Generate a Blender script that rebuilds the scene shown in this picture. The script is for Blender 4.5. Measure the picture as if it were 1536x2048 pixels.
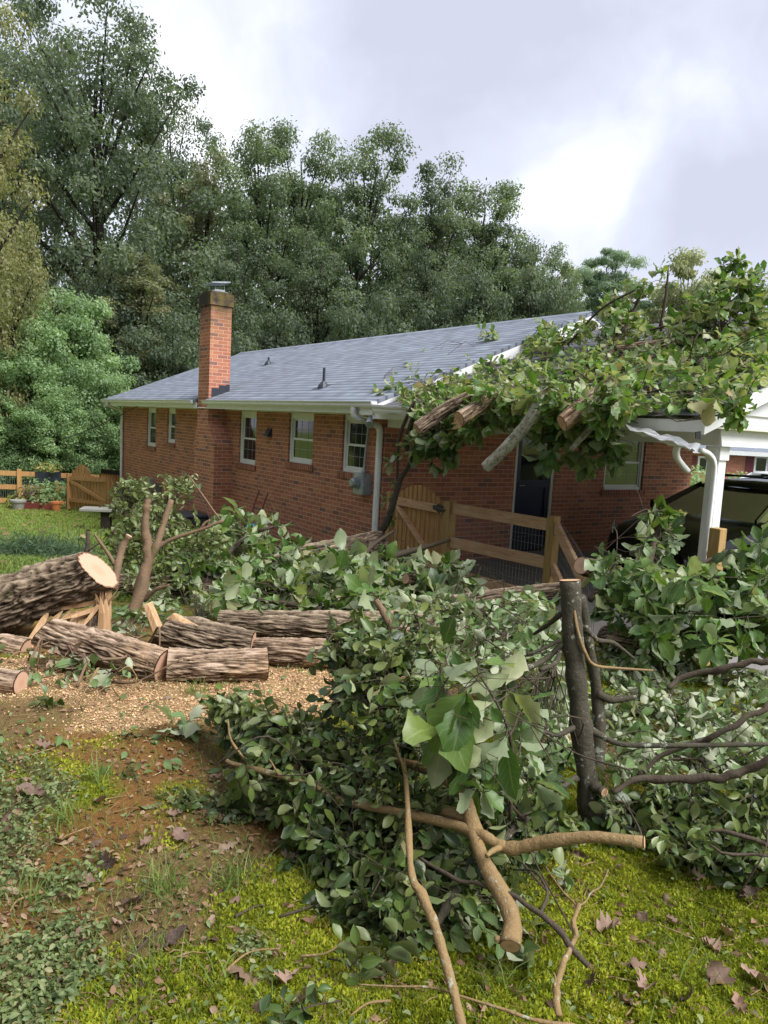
import bpy, math, random
import numpy as np
from mathutils import Vector, Matrix
for o in list(bpy.data.objects): bpy.data.objects.remove(o)
SC = bpy.context.scene; C = SC.collection
R = math.radians
random.seed(7); RNG = np.random.default_rng(7)

# ------------------------------------------------------------------ camera, sky, sun, exposure
CAM = np.array([-5.898, -8.601, 1.52]); FL = 1517.7
RT = np.array([.82496, -.56263, .05347]); UPV = np.array([.02025, .12393, .99208]); FW = np.array([.56490, .81737, -.11300])
def _n(v): v = np.asarray(v, float); return v/np.linalg.norm(v)
FW = _n(FW); RT = _n(RT-FW*(RT@FW)); UPV = np.cross(RT, FW)
cd = bpy.data.cameras.new('camera'); cam = bpy.data.objects.new('camera', cd); C.objects.link(cam)
m = Matrix(((RT[0], UPV[0], -FW[0], CAM[0]), (RT[1], UPV[1], -FW[1], CAM[1]), (RT[2], UPV[2], -FW[2], CAM[2]), (0, 0, 0, 1)))
cam.matrix_world = m
cd.sensor_fit = 'VERTICAL'; cd.sensor_height = 36; cd.sensor_width = 27; cd.lens = FL/2048*36
cd.clip_start = .05; cd.clip_end = 2000
SC.camera = cam
SC.view_settings.view_transform = 'Standard'; SC.view_settings.look = 'None'
SC.view_settings.exposure = 1.16; SC.view_settings.gamma = 1
SUN_EL, SUN_AZ = R(52), R(-65)      # azimuth of the sun's position, measured from +X

def px_ray(x, y): return FW + RT*(x-768)/FL - UPV*(y-1024)/FL
def at(x, y, Z): return CAM + px_ray(x, y)*Z
def plane(x, y, n, c):
    r = px_ray(x, y); n = np.array(n, float); return CAM + r*((c-n@CAM)/(n@r))

# node helpers
class NT:
    def __init__(s, nt): s.nt = nt; s.nt.nodes.clear()
    def __call__(s, t, **kw):
        n = s.nt.nodes.new(t)
        ins = kw.pop('i', {})
        for k, v in kw.items(): setattr(n, k, v)
        for k, v in ins.items():
            if isinstance(v, bpy.types.NodeSocket): s.nt.links.new(v, n.inputs[k])
            else: n.inputs[k].default_value = v
        return n
    def math(s, op, a, b=0.0, c=None, clamp=False):
        i = {0: a, 1: b}
        if c is not None: i[2] = c
        return s('ShaderNodeMath', operation=op, use_clamp=clamp, i=i).outputs[0]
    def mix(s, f, a, b, mode='MIX'):
        n = s('ShaderNodeMixRGB', blend_type=mode, i={0: f, 1: a, 2: b}); return n.outputs[0]
    def ramp(s, f, stops, interp='LINEAR'):
        n = s('ShaderNodeValToRGB', i={0: f}); cr = n.color_ramp; cr.interpolation = interp
        while len(cr.elements) < len(stops): cr.elements.new(.5)
        for e, (p, c) in zip(cr.elements, stops): e.position = p; e.color = (*c, 1) if len(c) == 3 else c
        return n.outputs[0]
    def noise(s, vec, scale, detail=4, rough=.55, dist=0):
        n = s('ShaderNodeTexNoise', i={'Scale': scale, 'Detail': detail, 'Roughness': rough, 'Distortion': dist})
        if vec is not None: s.nt.links.new(vec, n.inputs['Vector'])
        return n.outputs[0]

w = bpy.data.worlds.new('World'); SC.world = w; w.use_nodes = True
t = NT(w.node_tree)
sky = t('ShaderNodeTexSky', sky_type='NISHITA', sun_disc=False)
sky.sun_elevation = SUN_EL; sky.sun_rotation = R(90)-SUN_AZ
tc = t('ShaderNodeTexCoord')
wn = t('ShaderNodeTexNoise', i={'Vector': tc.outputs['Generated'], 'Scale': 2.2, 'Detail': 5., 'Roughness': .5})
warp = t('ShaderNodeVectorMath', operation='MULTIPLY_ADD', i={0: wn.outputs[1], 1: (.34, .34, .34), 2: tc.outputs['Generated']}).outputs[0]
warp = t('ShaderNodeVectorMath', operation='SUBTRACT', i={0: warp, 1: (.17, .17, .17)}).outputs[0]
warp = t('ShaderNodeVectorMath', operation='NORMALIZE', i={0: warp}).outputs[0]
base = t.noise(warp, 3.0, 6, .55)
val = t.math('MULTIPLY_ADD', base, 1.8, -.36)
for (bx, by, rad, amp) in ((900, 60, 12, -.16), (960, 190, 8, -.18), (1420, 350, 9, -.20), (1130, 285, 6, .24), (1440, 215, 4, .20), (1030, 370, 5, .14),
                           (420, 80, 12, .25), (720, 250, 8, .10), (1330, 40, 14, -.12), (1250, 140, 10, .05), (1050, 480, 9, .08), (1300, 480, 9, .06)):
    dvec = _n(px_ray(bx, by))
    dp = t('ShaderNodeVectorMath', operation='DOT_PRODUCT', i={0: warp, 1: tuple(dvec)}).outputs['Value']
    mr = t('ShaderNodeMapRange', interpolation_type='SMOOTHERSTEP', i={0: dp, 1: math.cos(R(rad*1.35)), 2: math.cos(R(rad*.1)), 3: 0., 4: amp}).outputs[0]
    val = t.math('ADD', val, mr)
cloud = t.ramp(val, [(0.22, (.40, .415, .50)), (.50, (.47, .49, .58)), (.74, (.60, .62, .69)), (.98, (.88, .88, .90))])
skyc = t.mix(1.0, sky.outputs[0], (.10, .10, .10, 1), 'MULTIPLY')
full = t.mix(.93, skyc, cloud)
bg = t('ShaderNodeBackground', i={'Color': full, 'Strength': .80})
out = t('ShaderNodeOutputWorld', i={'Surface': bg.outputs[0]})

sl = bpy.data.lights.new('sun', 'SUN'); so = bpy.data.objects.new('sun', sl); C.objects.link(so)
sl.energy = 3.0; sl.angle = R(40); sl.color = (1, .98, .95)
sv = Vector((math.cos(SUN_EL)*math.cos(SUN_AZ), math.cos(SUN_EL)*math.sin(SUN_AZ), math.sin(SUN_EL)))
so.rotation_euler = sv.to_track_quat('Z', 'Y').to_euler(); so.location = (0, -20, 30)

# ------------------------------------------------------------------ numpy noise
def _hash(ix, iy, iz, seed):
    h = (ix.astype(np.int64)*73856093) ^ (iy.astype(np.int64)*19349663) ^ (iz.astype(np.int64)*83492791) ^ (seed*2654435)
    h = (h ^ (h >> 13)) * 1274126177 & 0x7fffffff
    h = (h ^ (h >> 15)) * 668265263 & 0x7fffffff
    return (h % 100003)/100003.0
def vnoise(P, seed=0):
    P = np.asarray(P, float); i = np.floor(P); f = P-i; f = f*f*(3-2*f); i = i.astype(np.int64)
    r = 0
    for dx in (0, 1):
        for dy in (0, 1):
            for dz in (0, 1):
                wgt = (f[:, 0] if dx else 1-f[:, 0])*(f[:, 1] if dy else 1-f[:, 1])*(f[:, 2] if dz else 1-f[:, 2])
                r = r + wgt*_hash(i[:, 0]+dx, i[:, 1]+dy, i[:, 2]+dz, seed)
    return r
def fbm(P, seed=0, o=4):
    P = np.asarray(P, float); s = 0; a = .5; tot = 0
    for k in range(o):
        s = s+a*vnoise(P*2**k, seed+k); tot += a; a *= .5
    return s/tot
def p2(x, y): return np.stack([x, y, np.zeros_like(x)], 1)

# ------------------------------------------------------------------ terrain height
def gz(x, y):
    x = np.asarray(x, float); y = np.asarray(y, float)
    q = (x-CAM[0])*.5686+(y-CAM[1])*.8226; l = (x-CAM[0])*.8226-(y-CAM[1])*.5686
    s = np.log1p(np.exp(np.clip((q-4.5)*2, -50, 50)))/2
    s = np.where((q-4.5)*2 > 50, q-4.5, s)
    k = 1/(1+np.exp(-np.clip(l, -40, 40)/1.2)); zm = 4.0*(1-k)+.9*k
    z = -zm*(1-np.exp(-.095*s/zm))
    d = np.clip((x+1.0)/.8, 0, 1)*np.clip((y+6.4)/.9, 0, 1); d = d*d*(3-2*d)     # cut down to the level of the carport slab
    return z*(1-d)+np.minimum(z, -.52)*d
def G(x, y):
    """the ground point seen at a pixel"""
    r = px_ray(x, y); a, b = .5, 400.
    for Z in np.concatenate([np.arange(.8, 30, .1), np.arange(30, 400, 2.)]):
        p = CAM+r*Z
        if p[2] < gz(p[0], p[1]): b = Z; break
        a = Z
    for _ in range(30):
        mdl = (a+b)/2; p = CAM+r*mdl
        if p[2] < gz(p[0], p[1]): b = mdl
        else: a = mdl
    return CAM+r*b
def GZ(x, y): return float((G(x, y)-CAM)@FW)
def onG(p, dz=0): p = np.array(p, float); p[2] = float(gz(p[0], p[1]))+dz; return p

# ------------------------------------------------------------------ mesh helpers
class MB:
    def __init__(s): s.v = []; s.f = []; s.n = 0; s.c = []; s.hasc = False
    def add(s, V, F, col=None):
        V = np.asarray(V, float).reshape(-1, 3); s.v.append(V)
        for f in F: s.f.append(tuple(int(i)+s.n for i in f))
        s.n += len(V)
        if col is not None: s.hasc = True; s.c.append(np.asarray(col, float))
        else: s.c.append(np.tile((.5, .5, .5, .5), (len(V), 1)))
        return s
    def box(s, a, b, Mx=None):
        x0, y0, z0 = a; x1, y1, z1 = b
        V = np.array([(x0, y0, z0), (x1, y0, z0), (x1, y1, z0), (x0, y1, z0), (x0, y0, z1), (x1, y0, z1), (x1, y1, z1), (x0, y1, z1)], float)
        if Mx is not None: V = V@np.array(Mx)[:3, :3].T+np.array(Mx)[:3, 3]
        return s.add(V, [(0, 3, 2, 1), (4, 5, 6, 7), (0, 1, 5, 4), (1, 2, 6, 5), (2, 3, 7, 6), (3, 0, 4, 7)])
    def beam(s, p, q, wd, h, up=(0, 0, 1), ext=0):
        p = np.array(p, float); q = np.array(q, float); d = _n(q-p); p = p-d*ext; q = q+d*ext
        sd = _n(np.cross(d, up)); u = np.cross(sd, d)
        V = [];
        for e in (p, q):
            for a, b in ((-1, -1), (1, -1), (1, 1), (-1, 1)): V.append(e+sd*a*wd/2+u*b*h/2)
        return s.add(V, [(0, 3, 2, 1), (4, 5, 6, 7), (0, 1, 5, 4), (1, 2, 6, 5), (2, 3, 7, 6), (3, 0, 4, 7)])
    def prism(s, poly, d):
        n = len(poly); P = np.array(poly, float); V = np.vstack([P, P+np.array(d, float)])
        F = [tuple(range(n))[::-1], tuple(range(n, 2*n))]+[(i, (i+1) % n, n+(i+1) % n, n+i) for i in range(n)]
        return s.add(V, F)
    def quad(s, *p): return s.add(p, [tuple(range(len(p)))])
    def tube(s, pts, rad, n=6, cap=True, seed=None, bump=0.0):
        V, F = tube_vf(pts, rad, n, cap)
        if seed is not None and bump:
            nz = fbm(V*18, seed, 2)-.5
            P = np.asarray(pts, float); ctr = np.repeat(P, n, 0)
            ctr = np.vstack([ctr, V[len(ctr):]])
            V = V+(V-ctr)*(nz*bump*2)[:, None]
        return s.add(V, F)
def frames(P):
    P = np.asarray(P, float); T = np.gradient(P, axis=0); T /= np.linalg.norm(T, axis=1)[:, None]+1e-12
    ref = np.array([0, 0, 1.]) if abs(T[0, 2]) < .8 else np.array([1., 0, 0])
    U = []; u = _n(np.cross(T[0], ref))
    for k in range(len(P)):
        u = u-T[k]*(u@T[k]); u = _n(u); U.append(u)
    U = np.array(U); return T, U, np.cross(T, U)
def tube_vf(pts, rad, n=6, cap=True):
    P = np.asarray(pts, float); rad = np.broadcast_to(np.asarray(rad, float), (len(P),))
    T, U, W = frames(P); a = np.arange(n)*2*np.pi/n
    V = (P[:, None]+rad[:, None, None]*(np.cos(a)[None, :, None]*U[:, None]+np.sin(a)[None, :, None]*W[:, None])).reshape(-1, 3)
    F = []
    for k in range(len(P)-1):
        for j in range(n):
            F.append((k*n+j, k*n+(j+1) % n, (k+1)*n+(j+1) % n, (k+1)*n+j))
    if cap: F.append(tuple(range(n))[::-1]); F.append(tuple((len(P)-1)*n+j for j in range(n)))
    return V, F
def smooth_path(pts, sub=4):
    """Catmull-Rom through the points; columns may include radii"""
    P = np.asarray(pts, float)
    if len(P) < 3: return np.array([P[0]+(P[-1]-P[0])*k/sub for k in range(sub+1)])
    Q = np.vstack([2*P[0]-P[1], P, 2*P[-1]-P[-2]]); out = []
    for i in range(1, len(Q)-2):
        for k in range(sub):
            u = k/sub; a, b, c, d = Q[i-1], Q[i], Q[i+1], Q[i+2]
            out.append(.5*((2*b)+(-a+c)*u+(2*a-5*b+4*c-d)*u*u+(-a+3*b-3*c+d)*u**3))
    out.append(P[-1]); return np.array(out)

BASE = {}
def empty(name, label, cat, loc=(0, 0, 0), group=None, kind=None):
    o = bpy.data.objects.new(name, None); C.objects.link(o); o.location = loc; BASE[o.name] = np.array(loc, float)
    o.empty_display_size = .1
    return tag(o, label, cat, group, kind)
def tag(o, label=None, cat=None, group=None, kind=None):
    if label: o['label'] = label
    if cat: o['category'] = cat
    if group: o['group'] = group
    if kind: o['kind'] = kind
    return o
def link(name, me, mats, parent=None, loc=None, smooth=False):
    for mm in (mats if isinstance(mats, (list, tuple)) else [mats]): me.materials.append(mm)
    o = bpy.data.objects.new(name, me); C.objects.link(o)
    if parent is not None: o.parent = parent; BASE[o.name] = BASE[parent.name]
    else: BASE[o.name] = np.array(loc if loc is not None else (0, 0, 0), float); o.location = BASE[o.name]
    if smooth: me.polygons.foreach_set('use_smooth', np.ones(len(me.polygons), bool))
    return o
def obj(name, mb, mats, parent=None, loc=None, smooth=False, bevel=0):
    base = BASE[parent.name] if parent is not None else np.array(loc if loc is not None else (0, 0, 0), float)
    me = bpy.data.meshes.new(name); V = np.vstack(mb.v)-base
    me.from_pydata(V.tolist(), [], mb.f)
    if mb.hasc:
        ca = me.color_attributes.new('lc', 'FLOAT_COLOR', 'POINT'); ca.data.foreach_set('color', np.vstack(mb.c).astype(np.float32).ravel())
    me.update()
    o = link(name, me, mats, parent, loc, smooth)
    if bevel:
        bv = o.modifiers.new('bevel', 'BEVEL'); bv.width = bevel; bv.segments = 2; bv.limit_method = 'ANGLE'
    return o
def np_mesh(name, V, F, col, base=(0, 0, 0)):
    """fast mesh from arrays; F is (n,k)"""
    me = bpy.data.meshes.new(name); V = (np.asarray(V, float)-np.asarray(base, float)).astype(np.float32); F = np.asarray(F, np.int32); n, k = F.shape
    me.vertices.add(len(V)); me.vertices.foreach_set('co', V.ravel())
    me.loops.add(n*k); me.loops.foreach_set('vertex_index', F.ravel())
    me.polygons.add(n); me.polygons.foreach_set('loop_start', np.arange(0, n*k, k, dtype=np.int32)); me.polygons.foreach_set('loop_total', np.full(n, k, np.int32))
    if col is not None:
        ca = me.color_attributes.new('lc', 'FLOAT_COLOR', 'POINT'); ca.data.foreach_set('color', np.asarray(col, np.float32).ravel())
    me.update(calc_edges=True); return me
def copy_tree(o, loc, rotz=0, scale=1, label=None, cat=None, group=None):
    r = o.copy(); C.objects.link(r); r.location = loc; r.rotation_euler = (r.rotation_euler[0], r.rotation_euler[1], rotz)
    r.scale = (scale,)*3 if not isinstance(scale, tuple) else scale
    if label: r['label'] = label
    if cat: r['category'] = cat
    if group: r['group'] = group
    for ch in list(o.children):
        c = ch.copy(); C.objects.link(c); c.parent = r
        for g in ch.children:
            d = g.copy(); C.objects.link(d); d.parent = c
    return r

# ------------------------------------------------------------------ materials
def mat(name, col=None, rough=.6, spec=.4, build=None, metal=0):
    mm = bpy.data.materials.new(name); mm.use_nodes = True; t = NT(mm.node_tree)
    p = t('ShaderNodeBsdfPrincipled', i={'Roughness': rough, 'Metallic': metal}); p.inputs['Specular IOR Level'].default_value = spec
    o = t('ShaderNodeOutputMaterial', i={'Surface': p.outputs[0]})
    if col is not None: p.inputs['Base Color'].default_value = (*col, 1)
    if build: build(t, p, o)
    return mm
def setc(t, p, s): t.nt.links.new(s, p.inputs['Base Color'])
def bump(t, p, h, strength=.5, dist=.01):
    b = t('ShaderNodeBump', i={'Height': h, 'Strength': strength, 'Distance': dist}); t.nt.links.new(b.outputs[0], p.inputs['Normal'])
def pos(t): return t('ShaderNodeNewGeometry').outputs['Position']
def objc(t): return t('ShaderNodeTexCoord').outputs['Object']
def wallvec(t):
    g = t('ShaderNodeNewGeometry'); s = t('ShaderNodeSeparateXYZ', i={0: g.outputs['Position']}); n = t('ShaderNodeSeparateXYZ', i={0: g.outputs['True Normal']})
    f = t.math('GREATER_THAN', t.math('ABSOLUTE', n.outputs[0]), .6)
    u = t('ShaderNodeMix', data_type='FLOAT', i={0: f, 2: s.outputs[0], 3: s.outputs[1]}).outputs[0]
    return t('ShaderNodeCombineXYZ', i={0: u, 1: s.outputs[2]}).outputs[0], g.outputs['Position'], s
def brick_build(dark=1.0, chim=False):
    def b(t, p, o):
        v, P, s = wallvec(t)
        br = t('ShaderNodeTexBrick', offset=.5, i={'Vector': v, 'Color1': (0, 0, 0, 1), 'Color2': (1, 1, 1, 1), 'Mortar': (.5, .5, .5, 1), 'Scale': 1., 'Mortar Size': .0052, 'Mortar Smooth': .25, 'Bias': 0., 'Brick Width': .203, 'Row Height': .0677})
        k = dark
        k = dark*1.24
        c = t.ramp(br.outputs[0], [(0, (.075*k, .055*k, .06*k)), (.055, (.10*k, .065*k, .062*k)), (.11, (.20*k, .078*k, .047*k)), (.45, (.285*k, .10*k, .055*k)), (.8, (.34*k, .13*k, .07*k)), (1, (.39*k, .17*k, .085*k))])
        nz = t.noise(P, 45, 4, .7); c = t.mix(.28, c, t.ramp(nz, [(.25, (.13*k, .045*k, .035*k)), (.75, (.46*k, .22*k, .15*k))]))
        big = t.noise(P, 1.1, 4, .6); c = t.mix(t.math('MULTIPLY_ADD', big, .5, -.12, clamp=True), c, (.19*k, .08*k, .06*k, 1))
        mort = t.mix(t.noise(P, 60, 2), (.37*k, .235*k, .175*k, 1), (.47*k, .34*k, .265*k, 1))
        c = t.mix(br.outputs[1], c, mort)
        if chim:   # soot and moss staining under the cap
            st = t.math('MULTIPLY_ADD', t.noise(P, 5, 4, .6), 1.6, -.45)
            m1 = t('ShaderNodeMapRange', i={0: s.outputs[2], 1: 3.0, 2: 3.75, 3: 0., 4: 1.}).outputs[0]
            f = t.math('MULTIPLY', t.math('ADD', st, t.math('MULTIPLY_ADD', m1, 1.1, -.30)), m1, clamp=True)
            c = t.mix(f, c, (.045, .035, .03, 1))
            sh = t('ShaderNodeMapRange', i={0: s.outputs[1], 1: 5.75, 2: 5.55, 3: 0., 4: 1.}).outputs[0]
            m2 = t('ShaderNodeMapRange', i={0: s.outputs[2], 1: 2.7, 2: 3.5, 3: 0., 4: 1.}).outputs[0]
            f2 = t.math('MULTIPLY', t.math('MULTIPLY', t.math('MULTIPLY', sh, .55), m2), t.math('MULTIPLY_ADD', t.noise(P, 9, 3), 2.2, -.75, clamp=True), clamp=True)
            c = t.mix(f2, c, (.26, .20, .03, 1))
        setc(t, p, c)
        h = t.math('SUBTRACT', t.math('MULTIPLY', nz, .25), br.outputs[1])
        bump(t, p, h, .7, .008)
    return b
M = {}
M['brick'] = mat('brick', rough=.85, spec=.2, build=brick_build())
M['brick_chimney'] = mat('chimney_brick', rough=.85, spec=.2, build=brick_build(1.12, True))
def soldier(t, p, o):
    v, P, s = wallvec(t)
    br = t('ShaderNodeTexBrick', offset=0., i={'Vector': v, 'Color1': (.17, .065, .045, 1), 'Color2': (.33, .12, .075, 1), 'Mortar': (.4, .29, .23, 1), 'Scale': 1., 'Mortar Size': .005, 'Brick Width': .068, 'Row Height': .5})
    setc(t, p, br.outputs[0]); bump(t, p, t.math('SUBTRACT', 0., br.outputs[1]), .6, .006)
M['sill_brick'] = mat('sill_brick', rough=.85, spec=.2, build=soldier)
def shingle(c0, c1, c2):
    def b(t, p, o):
        g = pos(t); s = t('ShaderNodeSeparateXYZ', i={0: g})
        v = t('ShaderNodeCombineXYZ', i={0: s.outputs[1], 1: t.math('MULTIPLY', s.outputs[0], 1.08)}).outputs[0]
        br = t('ShaderNodeTexBrick', offset=.37, i={'Vector': v, 'Color1': (0, 0, 0, 1), 'Color2': (1, 1, 1, 1), 'Mortar': (0, 0, 0, 1), 'Scale': 1., 'Mortar Size': .0, 'Brick Width': .19, 'Row Height': .142})
        br2 = t('ShaderNodeTexBrick', offset=.43, i={'Vector': v, 'Color1': (0, 0, 0, 1), 'Color2': (1, 1, 1, 1), 'Mortar': (0, 0, 0, 1), 'Scale': 1., 'Mortar Size': .0, 'Brick Width': .31, 'Row Height': .142})
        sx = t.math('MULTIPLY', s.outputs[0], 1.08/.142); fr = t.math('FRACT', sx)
        c = t.ramp(t.math('MULTIPLY_ADD', t.math('ADD', br.outputs[0], br2.outputs[0]), .55, -.05, clamp=True), [(0, c0), (.5, c1), (1, c2)])
        gr = t.noise(g, 260, 2, .6); c = t.mix(.35, c, t.mix(gr, (.02, .02, .024, 1), (.26, .27, .31, 1)))
        big = t.noise(g, .7, 3); c = t.mix(t.math('MULTIPLY', big, .3), c, (.11, .115, .13, 1))
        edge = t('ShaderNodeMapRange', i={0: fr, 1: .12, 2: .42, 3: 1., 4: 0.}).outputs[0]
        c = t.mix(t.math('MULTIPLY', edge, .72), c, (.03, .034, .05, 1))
        setc(t, p, c); bump(t, p, t.math('ADD', t.math('MULTIPLY', fr, -1.), t.math('MULTIPLY', gr, .3)), .55, .008)
    return b
M['shingle'] = mat('shingle', rough=.8, spec=.35, build=shingle((.12, .145, .19), (.20, .235, .295), (.29, .335, .405)))
M['shingle_old'] = mat('shingle_old', rough=.85, spec=.25, build=shingle((.04, .035, .034), (.075, .07, .07), (.13, .12, .12)))
def white_build(c=(.72, .73, .74)):
    def b(t, p, o):
        P = pos(t); n = t.noise(P, 5, 5, .65); setc(t, p, t.mix(t.math('MULTIPLY_ADD', n, 1.2, -.45, clamp=True), (*c, 1), (c[0]*.72, c[1]*.72, c[2]*.68, 1)))
        bump(t, p, t.noise(P, 90, 2), .06, .003)
    return b
M['white'] = mat('white_paint', rough=.45, build=white_build())
M['vinyl'] = mat('white_vinyl', rough=.4, build=white_build((.68, .69, .68)))
M['gutter_worn'] = mat('scraped_gutter', rough=.4, build=lambda t, p, o: setc(t, p, t.mix(t('ShaderNodeMapRange', i={0: t.noise(t('ShaderNodeVectorMath', operation='MULTIPLY', i={0: pos(t), 1: (9, 1.2, 22)}).outputs[0], 2.2, 4, .6), 1: .5, 2: .66, 3: 0., 4: .7}).outputs[0], (.72, .73, .76, 1), (.22, .19, .185, 1))))
M['soffit'] = mat('cream_soffit', rough=.55, build=white_build((.60, .60, .50)))
def glass_build(t, p, o):
    P = pos(t); n = t.noise(P, 3.2, 4, .6)
    setc(t, p, t.ramp(n, [(.35, (.004, .006, .009)), (.7, (.02, .026, .03))]))
M['glass'] = mat('dark_window_glass', rough=.06, spec=.6, build=glass_build)
M['glass_blind'] = mat('window_with_blind', rough=.06, spec=.6, build=lambda t, p, o: setc(t, p, t.ramp(t.math('FRACT', t.math('MULTIPLY', t('ShaderNodeSeparateXYZ', i={0: pos(t)}).outputs[2], 26.)), [(0, (.02, .04, .03)), (.5, (.09, .14, .11)), (1, (.03, .05, .04))])))
M['muntin'] = mat('grey_muntin', (.22, .24, .25), .4)
M['navy'] = mat('navy_door_paint', rough=.35, build=lambda t, p, o: setc(t, p, t.mix(t.noise(pos(t), 6, 3), (.006, .010, .030, 1), (.012, .018, .045, 1))))
M['black_metal'] = mat('black_iron', (.012, .012, .014), .45, .5)
def galv(t, p, o):
    P = pos(t); n = t.noise(P, 9, 4, .6); setc(t, p, t.ramp(n, [(.3, (.22, .25, .26)), (.7, (.40, .44, .46))]))
M['galv'] = mat('galvanised_grey', rough=.42, metal=.35, build=galv)
M['wire'] = mat('galvanised_wire', (.20, .20, .21), .5, .5, metal=.2)
M['lead'] = mat('black_flashing', (.022, .027, .04), .4, .5)
def wood_build(c0, c1, c2, grain=1.0):
    def b(t, p, o):
        P = objc(t); g = t('ShaderNodeNewGeometry')
        rnd = g.outputs['Random Per Island']
        v = t('ShaderNodeVectorMath', operation='MULTIPLY', i={0: P, 1: (22*grain, 22*grain, 1.6*grain)}).outputs[0]
        v2 = t('ShaderNodeVectorMath', operation='ADD', i={0: v, 1: t('ShaderNodeCombineXYZ', i={0: t.math('MULTIPLY', rnd, 40.), 2: t.math('MULTIPLY', rnd, 17.)}).outputs[0]}).outputs[0]
        n = t.noise(v2, 1.4, 5, .6, 1.2)
        c = t.ramp(n, [(.28, c0), (.5, c1), (.75, c2)])
        kn = t('ShaderNodeTexVoronoi', feature='F1', i={'Vector': P, 'Scale': 3.6}).outputs[0]
        kk = t('ShaderNodeMapRange', i={0: kn, 1: .035, 2: .10, 3: .8, 4: 0.}).outputs[0]
        c = t.mix(kk, c, (c0[0]*.4, c0[1]*.33, c0[2]*.3, 1))
        c = t.mix(t.math('MULTIPLY', rnd, .35), c, (*c0, 1))
        setc(t, p, c); bump(t, p, n, .25, .004)
    return b
M['fence_v'] = mat('cedar_picket', rough=.75, spec=.2, build=wood_build((.27, .135, .05), (.42, .235, .095), (.54, .33, .15)))
def wood_h(c0, c1, c2):
    def b(t, p, o):
        P = objc(t); rnd = t('ShaderNodeNewGeometry').outputs['Random Per Island']
        v = t('ShaderNodeVectorMath', operation='MULTIPLY', i={0: P, 1: (2.0, 2.0, 26.)}).outputs[0]
        n = t.noise(t('ShaderNodeVectorMath', operation='ADD', i={0: v, 1: t('ShaderNodeCombineXYZ', i={2: t.math('MULTIPLY', rnd, 31.)}).outputs[0]}).outputs[0], 1.2, 5, .6, 1.5)
        c = t.ramp(n, [(.28, c0), (.5, c1), (.75, c2)])
        kn = t('ShaderNodeTexVoronoi', feature='F1', i={'Vector': P, 'Scale': 3.1}).outputs[0]
        c = t.mix(t('ShaderNodeMapRange', i={0: kn, 1: .03, 2: .09, 3: .85, 4: 0.}).outputs[0], c, (.10, .045, .02, 1))
        setc(t, p, c); bump(t, p, n, .25, .004)
    return b
M['fence_h'] = mat('pine_rail', rough=.75, spec=.2, build=wood_h((.38, .20, .10), (.52, .32, .19), (.62, .43, .28)))
M['post'] = mat('treated_post', rough=.75, spec=.2, build=wood_build((.24, .15, .06), (.38, .245, .10), (.48, .33, .16)))
def bark_build(c0, c1, c2, lich=.0, sc=1.0, tan=None):
    def b(t, p, o):
        P = objc(t); at_ = t('ShaderNodeAttribute', attribute_name='lc'); sp = t('ShaderNodeSeparateColor', i={0: at_.outputs[0]})
        n = t.noise(P, 38*sc, 5, .7); n2 = t.noise(P, 7*sc, 4, .6)
        hgt = t.math('ADD', t.math('MULTIPLY', sp.outputs[0], .8), t.math('MULTIPLY_ADD', n, .5, -.15))
        c = t.ramp(hgt, [(.12, c0), (.42, c1), (.85, c2)])
        if tan:  # bark torn off, bare wood showing
            f = t.math('MULTIPLY', t('ShaderNodeMapRange', i={0: t.noise(P, 3.2*sc, 4, .65), 1: tan[3]-.08, 2: tan[3]+.08, 3: 0., 4: .9}).outputs[0], t.math('MULTIPLY_ADD', hgt, 1.1, .1, clamp=True))
            c = t.mix(f, c, (tan[0], tan[1], tan[2], 1))
        if lich:
            f = t('ShaderNodeMapRange', i={0: t.noise(P, 16*sc, 5, .7), 1: .62-lich*.25, 2: .70-lich*.2, 3: 0., 4: .85}).outputs[0]
            c = t.mix(f, c, t.mix(n2, (.26, .30, .22, 1), (.44, .46, .38, 1)))
        ms = t('ShaderNodeMapRange', i={0: n2, 1: .58, 2: .75, 3: 0., 4: .5}).outputs[0]
        c = t.mix(ms, c, (.085, .095, .03, 1))
        setc(t, p, c); bump(t, p, t.math('ADD', n, t.math('MULTIPLY', n2, .5)), .7, .012)
    return b
M['bark'] = mat('oak_bark', rough=.9, spec=.15, build=bark_build((.018, .012, .008), (.105, .076, .052), (.33, .255, .18)))
M['bark_tan'] = mat('scraped_oak_bark', rough=.9, spec=.15, build=bark_build((.025, .014, .010), (.17, .115, .075), (.45, .34, .25), tan=(.46, .29, .17, .60)))
M['bark_lich'] = mat('lichen_bark', rough=.9, spec=.15, build=bark_build((.04, .03, .022), (.17, .13, .09), (.30, .24, .17), lich=.9, sc=1.6))
M['bark_dark'] = mat('smooth_dark_bark', rough=.8, spec=.2, build=bark_build((.06, .052, .036), (.135, .122, .085), (.21, .195, .14), lich=.15, sc=1.6))
M['bark_twig'] = mat('twig_bark', rough=.8, spec=.2, build=bark_build((.07, .053, .038), (.15, .115, .08), (.25, .2, .145), sc=2))
M['bark_pale'] = mat('pale_peeled_branch', rough=.65, spec=.3, build=bark_build((.24, .16, .07), (.47, .355, .185), (.62, .51, .32), lich=.12, sc=2.2, tan=(.20, .12, .055, .52)))
M['bark_tree'] = mat('grey_tree_bark', rough=.9, spec=.1, build=bark_build((.03, .025, .02), (.06, .05, .042), (.10, .09, .075)))
M['myrtle'] = mat('smooth_tan_bark', rough=.7, spec=.2, build=bark_build((.17, .11, .065), (.36, .25, .16), (.56, .43, .30), sc=1.6, tan=(.17, .13, .095, .52)))
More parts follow.
